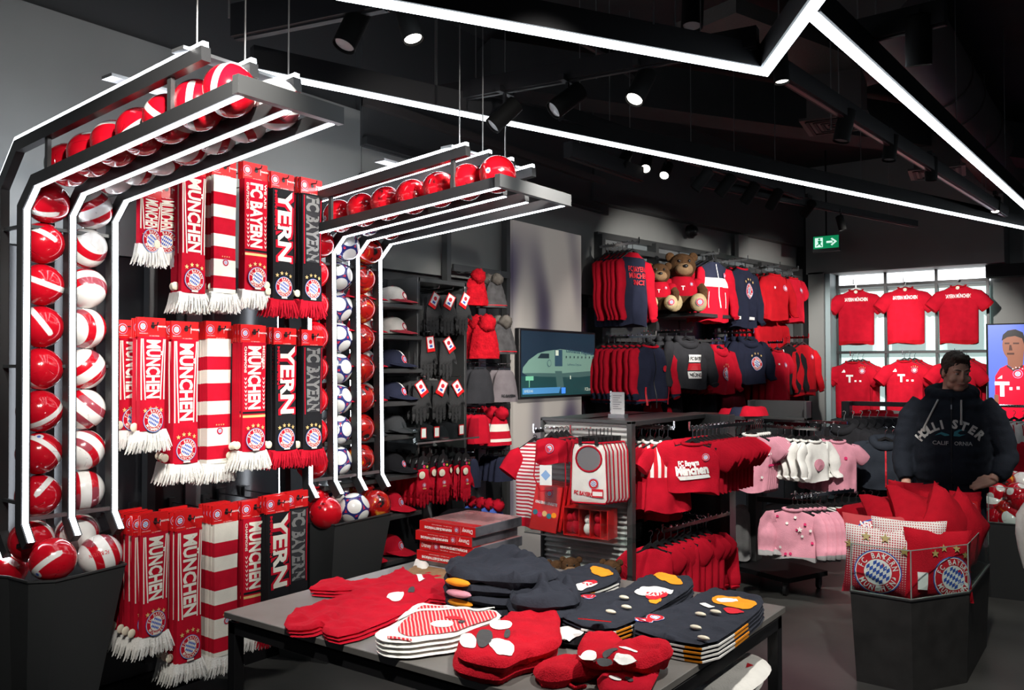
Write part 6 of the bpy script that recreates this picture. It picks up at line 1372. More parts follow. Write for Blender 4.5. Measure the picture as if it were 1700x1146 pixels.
g = Gar(.34, h, th=.05, slf=.28, mats=[PINK, GREYC], bands=[(.92, 1, 1)], cuff_m=1, collar=0, seed=6, slw=.058, prints=([HOTPINK, WHT], sp_[:10] + [star(1, .05, -.13, .022)]))
p = at(1316, 846, Y=6.0); garment_row(g, 'baby_jacket', 'jacket', p + V((0, 0, .10)), rad(12), 6, .034, 'pink baby jacket with grey hem, # one of the lower arm', 'pink jackets on the wheeled rack', V((.75, .66, .03)), 3)
rail_arm(p + V((.30, .42, .11)), (-.56, -.82, -.05), .50, 'chrome arm holding the pink baby jackets')
g = Gar(.30, .30, th=.06, slf=.35, mats=[WHT, PINK], seed=7, slw=.05)
p = at(1362, 838, Y=6.45); root = garment_row(g, 'baby_sweatshirt', 'sweatshirt', p + V((0, 0, .08)), rad(28), 9, .055, 'small white sweatshirt, # one behind the pink jackets', 'small white sweatshirts behind the pink jackets', V((.75, .66, .02)), 5)
g = Gar(.17, .40, th=.06, sl=None, mats=[GREYC], seed=8, drop=.04, hang=False, flare=.06)
p = at(1225, 835, Y=6.5); garment_row(g, 'baby_trousers', 'trousers', p, rad(25), 4, .06, 'grey baby trousers, # one behind the gondola post', 'grey baby trousers', V((-.2, .98, 0)))
g = Gar(.28, .40, th=.10, sl='short', mats=[NAVY], seed=18, slw=.06)
p = at(1222, 720, Y=6.9); garment_row(g, 'baby_shirt', 'shirt', p + V((0, 0, .06)), rad(15), 3, .07, 'navy baby shirt, # one behind the pink bodies', 'navy shirts behind the pink bodies', V((.2, 1, 0)))
# dark jackets right of the wheeled rack
g = Gar(.46, .56, th=.14, mats=[CHAR, BLKC], seed=9, slw=.085, hood=True)
p = at(1402, 705, Y=7.2); garment_row(g, 'winter_jacket', 'jacket', p + V((0, 0, .10)), rad(-22), 6, .085, 'dark grey hooded jacket, # one right of the pink polos', 'dark hooded jackets', V((.55, .83, 0)), 4)
h = at(1470, 735, Y=7.0).z - at(1470, 812, Y=7.0).z
g = Gar(.42, h, th=.13, mats=[cloth('blue_grey_softshell', (.030, .036, .048))], seed=10, slw=.075, hood=True, prints=(PM, [rect(1, -.006, -h + .01, .006, -.03)] + crest(.075, -.15, .028, 0, 1, 2, False, 16) + stars4(0, .075, -.15, .042, .007) + [rect(1, .06, -.36, .066, -.28)]))
p = at(1470, 733, Y=7.0); o = garment_row(g, 'softshell_jacket', 'jacket', p + V((0, 0, .10)), rad(10), 4, .085, 'blue-grey jacket with red zip, # one left of the man', 'jackets with red zip', V((.40, .9, 0)), 4)
MB().box((.09, -.09, -.1 - .39), (.07, .004, .10)).flat(crest(0, .018, .022, 1, 0, 2, False, 12) + [rect(1, -.03, -.045, .03, -.012)], lambda u, v, q: (.09 + u, -.0925 - q * .0005, -.49 + v)).obj('swing_tag', [CARD, PAPER, BLUE], o)
tg = thing('shirt_gondola', 'low grey gondola with folded scarves on top before the lit window', 'shelf', (2.1, 8.2, 0))
a = at(1402, 690, Y=8.0); b = at(1515, 690, Y=8.0)
wpart(board(MB(), a.x, b.x + .1, 7.9, 8.5, a.z - .03, a.z, 0, .003), 'top_board', METAL, tg); wpart(board(MB(), a.x, a.x + .07, 7.9, 8.0, a.z, a.z + .13, 0, .003), 'upright', METAL, tg); wpart(board(MB(), a.x, b.x, 8.0, 8.03, a.z + .09, a.z + .13, 0, .003), 'upper_rail', METAL, tg)
wpart(board(MB(), a.x + .1, b.x, 7.9, 7.94, a.z - .20, a.z - .15, 0, .003), 'front_rail', DMETAL, tg); wpart(board(MB(), a.x + .25, a.x + .6, 8.1, 8.4, 0, a.z - .03), 'core_panel', DMETAL, tg)
for i, (px, py, w_, m, nm, th) in enumerate(((1437, 690, .16, RED, 'red glossy', .015), (1470, 690, .20, RED, 'red', .02), (1455, 684, .16, DRED, 'dark red', .045), (1492, 686, .15, CREAM, 'cream', .04))):
    p = at(px, py, Y=8.15); heap('folded_scarf', f'{nm} folded scarf on the low gondola left of the man', 'scarf', [(p.x - w_, 8.02 + .05 * i), (p.x + w_, 8.0 + .05 * i), (p.x + w_ * .9, 8.25 + .03 * i), (p.x - w_ * .9, 8.25 + .03 * i)], a.z + .001, th, m, .03, .008, i, .03, 'folded scarves on the low gondola')
p = at(1398, 690, Y=8.02); tag(MB().box((p.x - .02, 8.55, a.z + .12), (.30, .03, .26), 0, None, .005).obj('red_banner', mat('red_translucent_acrylic', (.45, .01, .02), .2)), 'red acrylic sign on the low gondola below the left jersey', 'sign') if False else None

# ================================================================== cushion bin
ct_ = [(2.83, 4.73), (3.13, 4.715), (3.34, 5.07), (3.335, 5.85), (3.12, 6.06), (2.86, 6.0), (2.70, 5.3)]
ZB = .48
WOODK = mat('dark_oak_laminate', (.032, .031, .030), .5, bump=.05, scale=14, var=.25, vscale=10)
bin_('cushion_bin', ct_, foot(ct_, .93, 3.05, 5.4), ZB, 'dark octagonal bin of cushions with clear rim in front of the man', WOODK)
def acrylic_rim(ct, z0, z1, label):
    c = tcen(ct); r = thing('acrylic_guard', label, 'panel', (c[0], c[1], z0)); n = len(ct)
    for i in range(n):
        p, q = V((*ct[i], 0)), V((*ct[(i + 1) % n], 0)); cc = V((*c, 0)); p = cc + (p - cc) * .985; q = cc + (q - cc) * .985
        wpart(MB().path([p + V((0, 0, (z0 + z1) / 2)), q + V((0, 0, (z0 + z1) / 2))], [(-(z1 - z0) / 2, -.003), ((z1 - z0) / 2, -.003), ((z1 - z0) / 2, .003), (-(z1 - z0) / 2, .003)], (0, 0, 1)), 'acrylic_sheet', ACRYL, r)
        wpart(MB().bar(p + V((0, 0, z0)), p + V((0, 0, z1)), .005, .005, 0, (1, 0, 0)), 'bright_edge', mat('green_glass_edge', (.28, .36, .33), .2), r)
        wpart(MB().bar(p + V((0, 0, z1)), q + V((0, 0, z1)), .004, .004), 'bright_edge', mat('green_glass_edge', (.28, .36, .33), .2), r)
        wpart(MB().bar(p + V((0, 0, z0 + .003)), q + V((0, 0, z0 + .003)), .006, .006), 'bright_edge', mat('green_glass_edge', (.28, .36, .33), .2), r)
    return r
acrylic_rim(ct_, ZB, ZB + .25, 'clear acrylic rim around the cushions')
DOTW = bpy.data.materials.new('white_red_dotted_print'); DOTW.use_nodes = True; nt = DOTW.node_tree; tc = nt.nodes.new('ShaderNodeTexCoord'); sx = nt.nodes.new('ShaderNodeSeparateXYZ'); nt.links.new(tc.outputs['Object'], sx.inputs[0])
def mth(op, a, b=None):
    n_ = nt.nodes.new('ShaderNodeMath'); n_.operation = op
    for i, x in enumerate((a, b)):
        if x is None: continue
        if isinstance(x, (int, float)): n_.inputs[i].default_value = x
        else: nt.links.new(x, n_.inputs[i])
    return n_.outputs[0]
fx = mth('SUBTRACT', mth('FRACT', mth('MULTIPLY', sx.outputs[0], 80)), .5); fz = mth('SUBTRACT', mth('FRACT', mth('MULTIPLY', sx.outputs[2], 80)), .5)
dd = mth('SQRT', mth('ADD', mth('MULTIPLY', fx, fx), mth('MULTIPLY', fz, fz))); rr_ = mth('MULTIPLY_ADD', sx.outputs[2], -1.3); nt.nodes[-1].inputs[2].default_value = .46
mx = nt.nodes.new('ShaderNodeMix'); mx.data_type = 'RGBA'; mx.inputs[6].default_value = (.74, .70, .66, 1); mx.inputs[7].default_value = (.42, .012, .03, 1); nt.links.new(mth('LESS_THAN', dd, rr_), mx.inputs[0]); bs = nt.nodes['Principled BSDF']; bs.inputs['Roughness'].default_value = .9; nt.links.new(mx.outputs[2], bs.inputs['Base Color'])
def cushion(label, M, s, th, m, group, shapes=None, seed=0, mats=None, sy=None):
    """stuffed square cushion standing in local xz, front -y"""
    r = thing('cushion', label, 'cushion', group=group, M=M); sy = sy or s; a, b = s / 2, sy / 2
    o = []
    for (x0, z0), (x1, z1) in (((-a, -b), (a, -b)), ((a, -b), (a, b)), ((a, b), (-a, b)), ((-a, b), (-a, -b))):
        for i in range(5):
            t = i / 5; bow = .035 * s * math.sin(pi * t) * 1.2; x = x0 + (x1 - x0) * t; z = z0 + (z1 - z0) * t; o.append((x - sgn(x) * (bow if x0 == x1 else 0), z - sgn(z) * (bow if z0 == z1 else 0)))
    P_ = Pad(o, th, s * .48, .010, .03, seed, 6, True, 0); mb = MB(); P_.put(mb, lambda u, v, h: (u, -h, v)); mb.obj('cover', m, r, 80)
    if shapes: mb = MB(); P_.decal(mb, shapes, lambda u, v, h: (u, -h, v), .03, .003); mb.obj('print', mats or [PWHT, PRED, BLUE, mat('gold_print', (.36, .28, .09), .6)], r)
    return r
CG = 'cushions in the bin'
def cst(cx, cz, r, n=24): return crest(cx, cz, r, 0, 1, 2, True, n)
def cp(px, py, Y): return tuple(at(px, py, Y=Y))
cushion('white and red dotted cushion with large round emblem, front of the bin', M3(cp(1461, 932, 4.93), -8, 3, 14), .37, .06, DOTW, CG, cst(-.01, -.055, .118) + [star(3, -.16, .075, .026), star(3, -.075, .125, .028), star(3, .02, .125, .028), star(3, .115, .07, .028)], 1)
cushion('white dotted cushion just behind the front one', M3(cp(1508, 920, 5.02), -4, 2, 22), .38, .055, DOTW, CG, None, 2)
cushion('red dotted cushion with upside-down lettering leaning behind the front one', M3(cp(1458, 905, 5.06), -30, 2, 24), .36, .05, mat('red_dotted_cover', (.56, .06, .07), .9, bump=.2, scale=300), CG, [disc(2, 0, .0, .14, 24), disc(1, 0, 0, .13, 24), word('M\u00dcNCHEN', 0, .0, .095, .04, .19, 180, .05)], 3)
cushion('deep red cushion with round emblem at the front right of the bin', M3(cp(1558, 938, 5.04), -8, 4, 40), .38, .055, PLUSH, CG, cst(.05, -.06, .110) + [star(3, -.05, .06, .022), star(3, .0, .09, .022), star(3, .07, .09, .022), star(3, .12, .06, .022), rect(0, -.14, -.13, -.09, -.04)], 4)
for i, (px, py, Y, rx, ry, rz, s, nm) in enumerate([
    (1545, 915, 5.15, -20, 30, 30, .30, 'small-looking red cushion between the dotted and the emblem cushion'), (1450, 865, 5.55, -58, -14, 30, .34, 'red cushion lying at the back left of the bin'),
    (1488, 866, 5.40, -52, 8, 36, .36, 'red cushion lying second from the left in the bin'), (1528, 860, 5.35, -50, 20, 40, .36, 'red cushion lying third from the left in the bin'),
    (1572, 868, 5.38, -24, 42, 50, .34, 'red cushion standing on its corner mid bin'), (1600, 878, 5.50, -10, 44, 60, .34, 'red cushion on its corner at the right wall of the bin'),
    (1502, 832, 5.92, -6, 4, 20, .21, 'narrow red cushion standing at the back left of the bin'), (1533, 836, 5.90, -8, -4, 24, .21, 'red cushion with white strip standing at the back of the bin')]):
    cushion(nm, M3(cp(px, py, Y), rx, ry, rz), s, .085, PLUSH, CG, None, 10 + i, sy=s * (1.2 if i > 5 else 1))
for i, (px, py, Y, rz) in enumerate(((1555, 852, 5.72, 30), (1582, 856, 5.62, 36), (1604, 852, 5.74, 40))):
    r = cushion(f'small bagged red cushion with grey tag, {("left", "middle", "right")[i]} of three at the back of the bin', M3(cp(px, py, Y), -8, 3, rz), .20, .07, PLUSH, CG, [rect(1, -.035, -.05, .035, .07), *crest(0, .035, .025, 0, 1, 2, False, 12), rect(4, -.03, -.045, .03, -.005)], 30 + i, [PWHT, CARD, BLUE, GOLD, CAPGREY], .26)
heap('bagged_cushions', 'clear bag of red and white cushions at the back of the bin', 'bag', [(3.03, 5.82), (3.25, 5.80), (3.27, 5.98), (3.10, 6.02)], .62, .16, mat('bagged_red_white', (.45, .10, .10), .15, var=.7, scale=30, vscale=12, coat=.6), .06, .02, 7, .02)
# cushion filling below so the bin is not hollow
for i in range(3): cushion(f'red cushion lying flat deep in the bin, {ORD[i + 1]} from the front', M3((3.04, 5.28 + .25 * i, .47), -86, 0, 10 * i), .36, .06, PLUSH, 'cushions deep in the bin', None, 50 + i)

# ================================================================== ball bin at the right edge
cr_b = [(3.02, 7.10), (3.17, 7.06), (3.62, 7.10), (3.80, 7.35), (3.75, 7.85), (3.10, 7.85), (2.98, 7.5)]
bin_('ball_bin', cr_b, foot(cr_b, .95, 3.4, 7.45), .54, 'dark bin of footballs with clear rim at the right edge', BIN)
acrylic_rim(cr_b, .54, .80, 'clear acrylic rim around the balls at the right edge')
for i, (px, py, Y, k) in enumerate(((1657, 822, 7.32, 'spot'), (1672, 850, 7.25, 'flame'), (1665, 800, 7.40, 'flame'), (1690, 822, 7.25, 'spot'), (1699, 836, 7.22, 'stripe'), (1652, 838, 7.30, 'white'), (1687, 858, 7.22, 'band'), (1678, 866, 7.20, 'white'), (1697, 803, 7.5, 'white'), (1657, 862, 7.24, 'band'), (1684, 802, 7.6, 'spot'), (1700, 868, 7.2, 'flame'))):
    football(k, at(px, py, Y=Y), f'{NM[k]} in the right-hand ball bin, {ORD[i + 1]} of its heap', 'balls in the right-hand bin')
# rail of white shorts at the right edge
g = Gar(.36, .34, th=.10, sl=None, mats=[WHT, BLKC], bands=[(.9, 1, 1)], seed=4, prints=(PM, [rect(1, -.10 + .03 * i, -.12, -.09 + .03 * i, -.01) for i in range(3)]), flare=.08, drop=.08)
p = at(1668, 695, Y=8.6); garment_row(g, 'white_shorts', 'shorts', p + V((0, 0, .06)), rad(20), 8, .07, 'white shorts with black hem, # one on the rail below the screen', 'white shorts below the screen', V((1, .1, 0)), 5)
g = Gar(.34, .42, th=.10, sl='short', mats=[GREYC], seed=6, slw=.07); p = at(1672, 762, Y=8.7); garment_row(g, 'grey_shirt', 'shirt', p, rad(14), 6, .07, 'pale grey shirt, # one hanging under the white shorts', 'grey shirts under the white shorts', V((1, .1, 0)), 5)
p = at(1650, 687, Y=8.6); tag(MB().tube([(p.x - .05, 8.58, p.z + .07), (p.x + 1.0, 8.70, p.z + .07)], .013, 10).obj('clothes_rail', CHROME), 'chrome clothes rail below the player screen', 'rail')
g = Gar(.40, .52, th=.10, mats=[RED], seed=7); p = at(1655, 720, Y=8.5); garment_row(g, 'red_sweater', 'sweater', p + V((0, 0, .08)), rad(10), 2, .08, 'red sweater beside the white shorts, # one', 'red sweaters by the shorts', V((-.3, .9, 0)))
# grey sleeve hanging into view at the edge
p = at(1704, 850, Y=5.4); o = MB().tube([(p.x + .05, 5.4, p.z + .06), (p.x, 5.38, p.z - .03), (p.x - .01, 5.38, p.z - .12), (p.x - .005, 5.40, p.z - .2), (p.x + .01, 5.40, p.z - .30)], [.05, .05, .042, .038, .03], 14).obj('hanging_sleeve', cloth('pale_grey_jersey', (.42, .41, .39)), None, 80); tag(o, 'pale grey garment sleeve hanging at the right edge before the ball bin', 'garment')
# ================================================================== ceiling: LED profiles, tracks, spotlights, ducts
def led_profile(pts, label, wd=.040, ht=.11):
    """black aluminium profile, light strip along its underside"""
    pts = [V(p) for p in pts]; c = pts[0]; r = thing('led_profile', label, 'lamp', c); r_ = r
    wpart(MB().path(pts, [(.006, -wd / 2 - .012), (ht, -wd / 2 - .012), (ht, wd / 2 + .012), (.006, wd / 2 + .012)], (0, 0, 1)), 'profile', BLACK, r)
    wpart(MB().path(pts, [(-.012, -wd / 2), (.008, -wd / 2), (.008, wd / 2), (-.012, wd / 2)], (0, 0, 1)), 'light_strip', LEDH, r)
    for i in range(len(pts) - 1):
        L = (pts[i + 1] - pts[i]).length; k = max(2, int(L / 1.6))
        for j in range(k): q = pts[i].lerp(pts[i + 1], (j + .5) / k); wpart(MB().tube([q + V((0, 0, ht)), V((q.x, q.y, 4.2))], .003, 5), 'suspension_cable', WIREM, r)
    return r
LZ = 3.0
a = at(418, 117, Z=LZ); b = at(1712, 381, Z=LZ); led_profile([a, b], 'long glowing strip running under the ceiling towards the far right', .027)
led_profile([at(560, -9, Z=LZ), at(1270, 119, Z=LZ), at(1385, -38, Z=LZ)], 'glowing angled strip overhead with a sharp bend')
led_profile([at(1349, 25, Z=LZ), at(1745, 381, Z=LZ)], 'glowing strip overhead running to the right edge', .040)
# brushed plate on the side of the bent strip
p0, p1 = at(1090, 78, Z=LZ + .055), at(1262, 112, Z=LZ + .055)
q0 = V((p0.x + .012, p0.y - .03, LZ + .06)); q1 = V((p1.x + .012, p1.y - .03, LZ + .06))
SPB = mat('black_lamp_housing', (.004, .004, .004), .7, spec=.06)
def spotlight(p, aim, label, lit=True, s=1.0, rail_z=None):
    """track spotlight: adapter, bracket, cylinder head with recessed lens"""
    p = V(p); r = thing('spotlight', label, 'lamp', p, group='track spotlights'); d = (V(aim) - p).normalized(); Q = d.to_track_quat('Z', 'Y').to_matrix().to_4x4()
    L, R = .17 * s, .042 * s
    MB().lathe([(R * .6, -L / 2), (R, -L / 2 + .01), (R, L / 2), (R * .93, L / 2), (R * .85, L / 2 - .012)], 20, 0, Q, True).obj('head', SPB, r, 40)
    MB().lathe([(R * .82, L / 2 - .010), (.001, L / 2 - .008)], 20, 0, Q, True).obj('lens', LENS if lit else LENSD, r)
    top = (rail_z if rail_z else p.z + .16) - p.z
    MB().box((0, 0, top), (.03, .12, .03)).bar((0, 0, top), (0, 0, .0), .014, .014, 0, (1, 0, 0)).obj('bracket', BLACK, r)
    return r
def track(a, b, label, wd=.05, ht=.08, plate=None):
    r = thing('light_track', label, 'rail', a); wpart(MB().bar(a, b, wd, ht), 'profile', BLACK, r)
    wpart(MB().bar(V(a) - V((0, 0, ht / 2 + .003)), V(b) - V((0, 0, ht / 2 + .003)), wd * .35, .008), 'contact_slot', plate or BLACK, r)
    for t in (.15, .85): q = V(a).lerp(V(b), t); wpart(MB().tube([q, V((q.x, q.y, 4.2))], .003, 5), 'suspension_cable', WIREM, r)
    return r
TZ_ = 3.22
TRK = []
def tk(p, q, z, lb, **k): TRK.append((at(*p, Z=z), at(*q, Z=z))); return track(TRK[-1][0], TRK[-1][1], lb, **k)
tk((392, 38), (640, -14), 3.15, 'black light track at the upper left over the near rack', wd=.07, ht=.14)
tk((722, 160), (1258, 62), 3.12, 'black light track crossing behind the bent strip', wd=.06, ht=.09)
tk((930, 188), (1330, 322), 3.10, 'black light track with spotlights along the left wall', wd=.06, ht=.08)
tk((1300, 118), (1668, 352), 3.10, 'long black light track with pink sheen on the right', wd=.06, ht=.09, plate=mat('painted_red_sheen_metal', (.10, .03, .035), .35, .5))  # pink sheen is put into the slot's colour
tk((1150, 300), (1520, 372), 3.06, 'black light track under the long strip towards the corner', wd=.05, ht=.06)
tk((1400, 60), (1570, 20), 3.15, 'short black light track at the upper right', wd=.06, ht=.10)
tk((943, 248), (1062, 290), 3.05, 'thick black driver box beside three small spotlights', wd=.07, ht=.10)
def sp(px, py, ti, aim, lb, lit, s=1.0):
    a, b = TRK[ti]; n = (b - a).cross(V((0, 0, 1))); q = FW + RT * ((px - CXP) / F_PX) - UP * ((py - CYP) / F_PX)
    p = CAM + q * ((a - CAM).dot(n) / q.dot(n)); return spotlight(p, aim, lb, lit, s, max(a.z - .04, p.z + .10))
for px, py, z, aim, lb, lit, s in [
    (586, 45, 0, (1.2, 1.0, 0), 'dark spotlight on the upper left track', False, 1.15), (678, 36, 0, (2.6, 2.4, .8), 'lit spotlight behind the bent strip, upper middle', True, 1.0),
    (942, 166, 1, (.4, 1.5, 1), 'dark spotlight left of the lit one on the crossing track', False, 1.15), (838, 190, 1, (.2, 2.0, 1), 'dark spotlight tilted down before the long strip', False, 1.1), (1064, 143, 1, (1.9, 2.2, .8), 'lit spotlight tilted left on the crossing track', True, 1.1),
    (1036, 265, 6, (1.2, 3.2, .8), 'lit spotlight, left of three below the long strip', True, .95), (1073, 272, 6, (2.2, 3.0, .6), 'lit spotlight, middle of three below the long strip', True, .95), (1106, 283, 6, (1.6, 3.4, .8), 'lit spotlight, right of three below the long strip', True, .95),
    (1166, 298, 2, (.2, 5, 1), 'dark spotlight, first of four in a row under the long strip', False, 1.0), (1205, 307, 2, (.1, 5.5, 1), 'dark spotlight, second of four in a row under the long strip', False, 1.0), (1246, 320, 2, (.1, 6.5, 1), 'dark spotlight, third of four in a row under the long strip', False, 1.0), (1286, 330, 2, (.2, 7.5, 1), 'dark spotlight, last of four in a row under the long strip', False, 1.0),
    (1342, 346, 4, (.4, 8.5, 2), 'dark spotlight above the exit sign', False, .95), (1396, 370, 4, (2.5, 8.0, .5), 'faintly lit spotlight right of the exit sign', True, .8),
    (1296, 112, 3, (3.0, 4.0, 0), 'lit spotlight just below the sharp bend', True, .9), (1402, 208, 3, (2.2, 4.6, 0), 'dark spotlight in front of the left air vent', False, 1.1), (1478, 245, 3, (2.6, 5.4, .3), 'dark spotlight in mid right track', False, 1.0), (1546, 280, 3, (2.8, 6.8, .2), 'dark spotlight in front of the right air vent', False, 1.0), (1653, 340, 3, (3.0, 7.4, .2), 'lit spotlight at the end of the right track', True, .9),
    (1525, 66, 5, (3.2, 4.6, .4), 'large lit spotlight at the upper right', True, 1.25), (1150, 12, 5, (2.4, 3.4, 0), 'large dark spotlight at the top edge', False, 1.3)]:
    sp(px, py, z, aim, lb, lit, s)
# air vents, duct, pipes, beams
GREYD = mat('dark_grey_duct', (.060, .052, .050), .55)
def vent(px, py, z, s, label):
    p = at(px, py, Z=z); r = thing('air_vent', label, 'vent', p, rad(8))
    MB().prism([(-s, -s), (s, -s), (s, s), (-s, s)], 0, .02).obj('frame', GREYD, r)
    for k in (.8, .6, .4, .2): MB().path([(-s * k, -s * k, -.002), (s * k, -s * k, -.002), (s * k, s * k, -.002), (-s * k, s * k, -.002), (-s * k, -s * k, -.002)], [(-.006, -.012), (.006, -.012), (.006, .012), (-.006, .012)], (0, 0, 1)).obj('louvre_ring', BLACK, r)
    MB().prism([(-s * .8, -s * .8), (s * .8, -s * .8), (s * .8, s * .8), (-s * .8, s * .8)], .02, .35).obj('plenum_box', GREYD, r)
vent(1390, 208, 3.5, .24, 'square ceiling air vent, nearer one on the right'); vent(1556, 288, 3.5, .24, 'square ceiling air vent, farther one on the right')
a, b = at(1480, 20, Z=3.85), at(1640, 250, Z=3.85); d_ = (b - a).normalized(); q = [a - d_ * .5, a, a.lerp(b, .5), b, b + d_ * 1.2]
dt = thing('air_duct', 'wide round air duct under the ceiling on the right', 'duct', a); wpart(MB().tube(q, .24, 28), 'tube', GREYD, dt, 60)
for t in (.35, .5, .75): w0 = a.lerp(b, t); wpart(MB().tube([w0 - d_ * .012, w0 + d_ * .012], .252, 28), 'joint_band', GREYD, dt, 60)
tag(MB().bar(at(1170, 30, Z=3.9), at(1450, 130, Z=3.9), .5, .10).obj('cable_tray', mat('perforated_grey_tray', (.075, .070, .065), .6, bump=.5, scale=60)), 'perforated grey cable tray behind the sharp bend', 'tray')
tag(MB().tube([at(870, 20, Z=3.95), at(1000, 90, Z=3.95), at(1130, 190, Z=3.95)], .02, 8).obj('ceiling_pipe', GREYD), 'thin grey pipe under the ceiling in the middle', 'pipe')
for i, (px, py) in enumerate(((380, 30), (1085, 40), (990, 130), (1380, 215), (725, 150))):
    p = at(px, py, Z=3.1); tag(MB().tube([p, (p.x, p.y, 4.2)], .004, 5).obj('hanging_wire', WIREM), f'thin wire hanging from the ceiling {("by the upper left track", "by the bent strip plate", "over the long strip", "at the nearer vent", "by the crossing track")[i]}', 'wire')
struct(MB().bar((.15, 5.0, 3.9), (3.6, 10.8, 3.9), .3, .35).obj('trim_6', CEILM))
struct(MB().box((.03, 5.5, 3.40), (.06, 3.2, .06)).obj('trim_7', GREYD))
# ================================================================== the man behind the cushion bin
def remesh(mb, voxel, it=2, fac=.5):
    me = mb.mesh('tmp', [BLACK]); o = bpy.data.objects.new('tmp', me); COL.objects.link(o)
    m = o.modifiers.new('r', 'REMESH'); m.mode = 'VOXEL'; m.voxel_size = voxel
    s_ = o.modifiers.new('s', 'SMOOTH'); s_.iterations = it; s_.factor = fac
    bpy.context.view_layer.update(); n = bpy.data.meshes.new_from_object(o.evaluated_get(bpy.context.evaluated_depsgraph_get()))
    bpy.data.objects.remove(o); n.materials.clear(); n.polygons.foreach_set('use_smooth', [True] * len(n.polygons)); return n
SKIN = mat('fair_skin', (.52, .28, .20), .55, bump=.03, scale=90, var=.06); HAIR = mat('short_brown_hair', (.040, .024, .015), .7, bump=.8, scale=140, var=.3); LIP = mat('lips', (.30, .11, .09), .5)
HOOD = cloth('navy_hoodie_fleece', (.013, .016, .023)); JEAN = cloth('dark_denim', (.020, .026, .042)); SHOE = mat('dark_shoe_leather', (.02, .018, .016), .5); CORD = cloth('pale_cord', (.40, .39, .37))
pm_x = at(1580, 700, D=5.75); man = thing('person', 'man in a navy hoodie standing behind the cushion bin, looking down to one side', 'person', (pm_x.x, pm_x.y, 0), rad(7))
def ell(mb, c, r, M=None, n=20, m=14): return mb.ball(c, r, n, m, 0, M)
HM = MX.Translation((.030, -.02, 1.625)) @ MX.Rotation(rad(27), 4, 'Z') @ MX.Rotation(rad(11), 4, 'X')     # head frame: turned and bowed
def limb(mb, pts, rs, n=14, flat=1.0): return mb.tube(pts, rs, n, 0, flat)
b = MB()
ell(b, (0, .012, .035), (.076, .098, .098), HM); ell(b, (0, -.020, -.035), (.064, .074, .085), HM); ell(b, (0, -.045, -.090), (.040, .044, .032), HM)      # skull, face, chin
ell(b, (0, -.092, -.020), (.012, .018, .016), HM, 10, 8); ell(b, (0, -.092, .004), (.009, .014, .026), HM, 10, 8)                                     # nose
for sg in (-1, 1):
    ell(b, (sg * .033, -.078, .028), (.026, .018, .011), HM, 10, 8); ell(b, (sg * .046, -.062, -.030), (.026, .028, .026), HM, 10, 8)                 # brow, cheek
    ell(b, (sg * .078, .008, -.005), (.010, .020, .032), HM, 10, 8); ell(b, (sg * .040, -.030, -.075), (.030, .04, .026), HM, 10, 8)                  # ear, jaw
ell(b, (0, -.088, -.062), (.024, .012, .010), HM, 10, 8)
limb(b, [(.012, .02, 1.59), (.005, .02, 1.52), (0, .015, 1.44)], [.058, .060, .075])
b.rings([[(w_ * math.cos(a) , d_ * math.sin(a) + .015, z) for a in [2 * pi * i / 24 for i in range(24)]] for w_, d_, z in ((.10, .07, 1.47), (.185, .10, 1.42), (.19, .12, 1.30), (.175, .13, 1.10), (.17, .125, .98), (.175, .125, .88), (.12, .10, .80))])
for sg in (-1, 1):
    limb(b, [(sg * .09, .02, .88), (sg * .10, .01, .70), (sg * .105, .0, .48), (sg * .105, .02, .25), (sg * .11, .03, .09), (sg * .11, .03, .05)], [.095, .085, .062, .055, .040, .04])
    b.box((sg * .115, -.04, .04), (.085, .24, .07))
    limb(b, [(sg * .17, .015, 1.41), (sg * .235, .01, 1.32)] + ([(-.285, .0, 1.08), (-.275, -.10, .87)] if sg < 0 else [(.305, .0, 1.08), (.235, -.13, .93)]), [.062, .060, .045, .030])
def hand(b, W_, f, up, thumb_side, curl):
    """palm from wrist W_ along f; up = back of the hand; five separate fingers, thumb off the side of the palm"""
    W_, f, up = V(W_), V(f).normalized(), V(up).normalized(); s_ = f.cross(up).normalized() * thumb_side; up = (up - f * up.dot(f)).normalized()
    for k in (-1.0, -.35, .35, 1.0):
        limb(b, [W_ + s_ * (.012 * k), W_ + f * .045 + s_ * (.024 * k), W_ + f * .085 + s_ * (.030 * k)], [.017, .016, .013], 10)
    for i, (k, L) in enumerate(((1.0, .068), (.35, .076), (-.35, .071), (-1.0, .055))):
        p = W_ + f * .085 + s_ * (.030 * k); d = f; pts = [p - f * .01]
        for seg, a in ((.44, .30), (.32, .45), (.24, .40)):
            d = (d * math.cos(a * curl) - up * math.sin(a * curl)).normalized(); p = p + d * (L * seg); pts.append(p)
        limb(b, pts, [.0098, .0092, .0084, .0072], 8)
    q = W_ + f * .025 + s_ * .026; d = (f * .75 + s_ * .65 - up * .25).normalized(); limb(b, [q, q + d * .032, q + d * .055 + f * .004, q + d * .062 + f * .022], [.015, .012, .010, .008], 8)
hand(b, (-.275, -.10, .885), (.10, -.45, -.88), (-.35, -.85, .40), -1, .9)
hand(b, (.240, -.125, .935), (-.92, -.28, -.22), (.05, -.85, .5), 1, 1.0)
body = ob('body', remesh(b, .0055, 3), man); body.data.materials.append(SKIN)
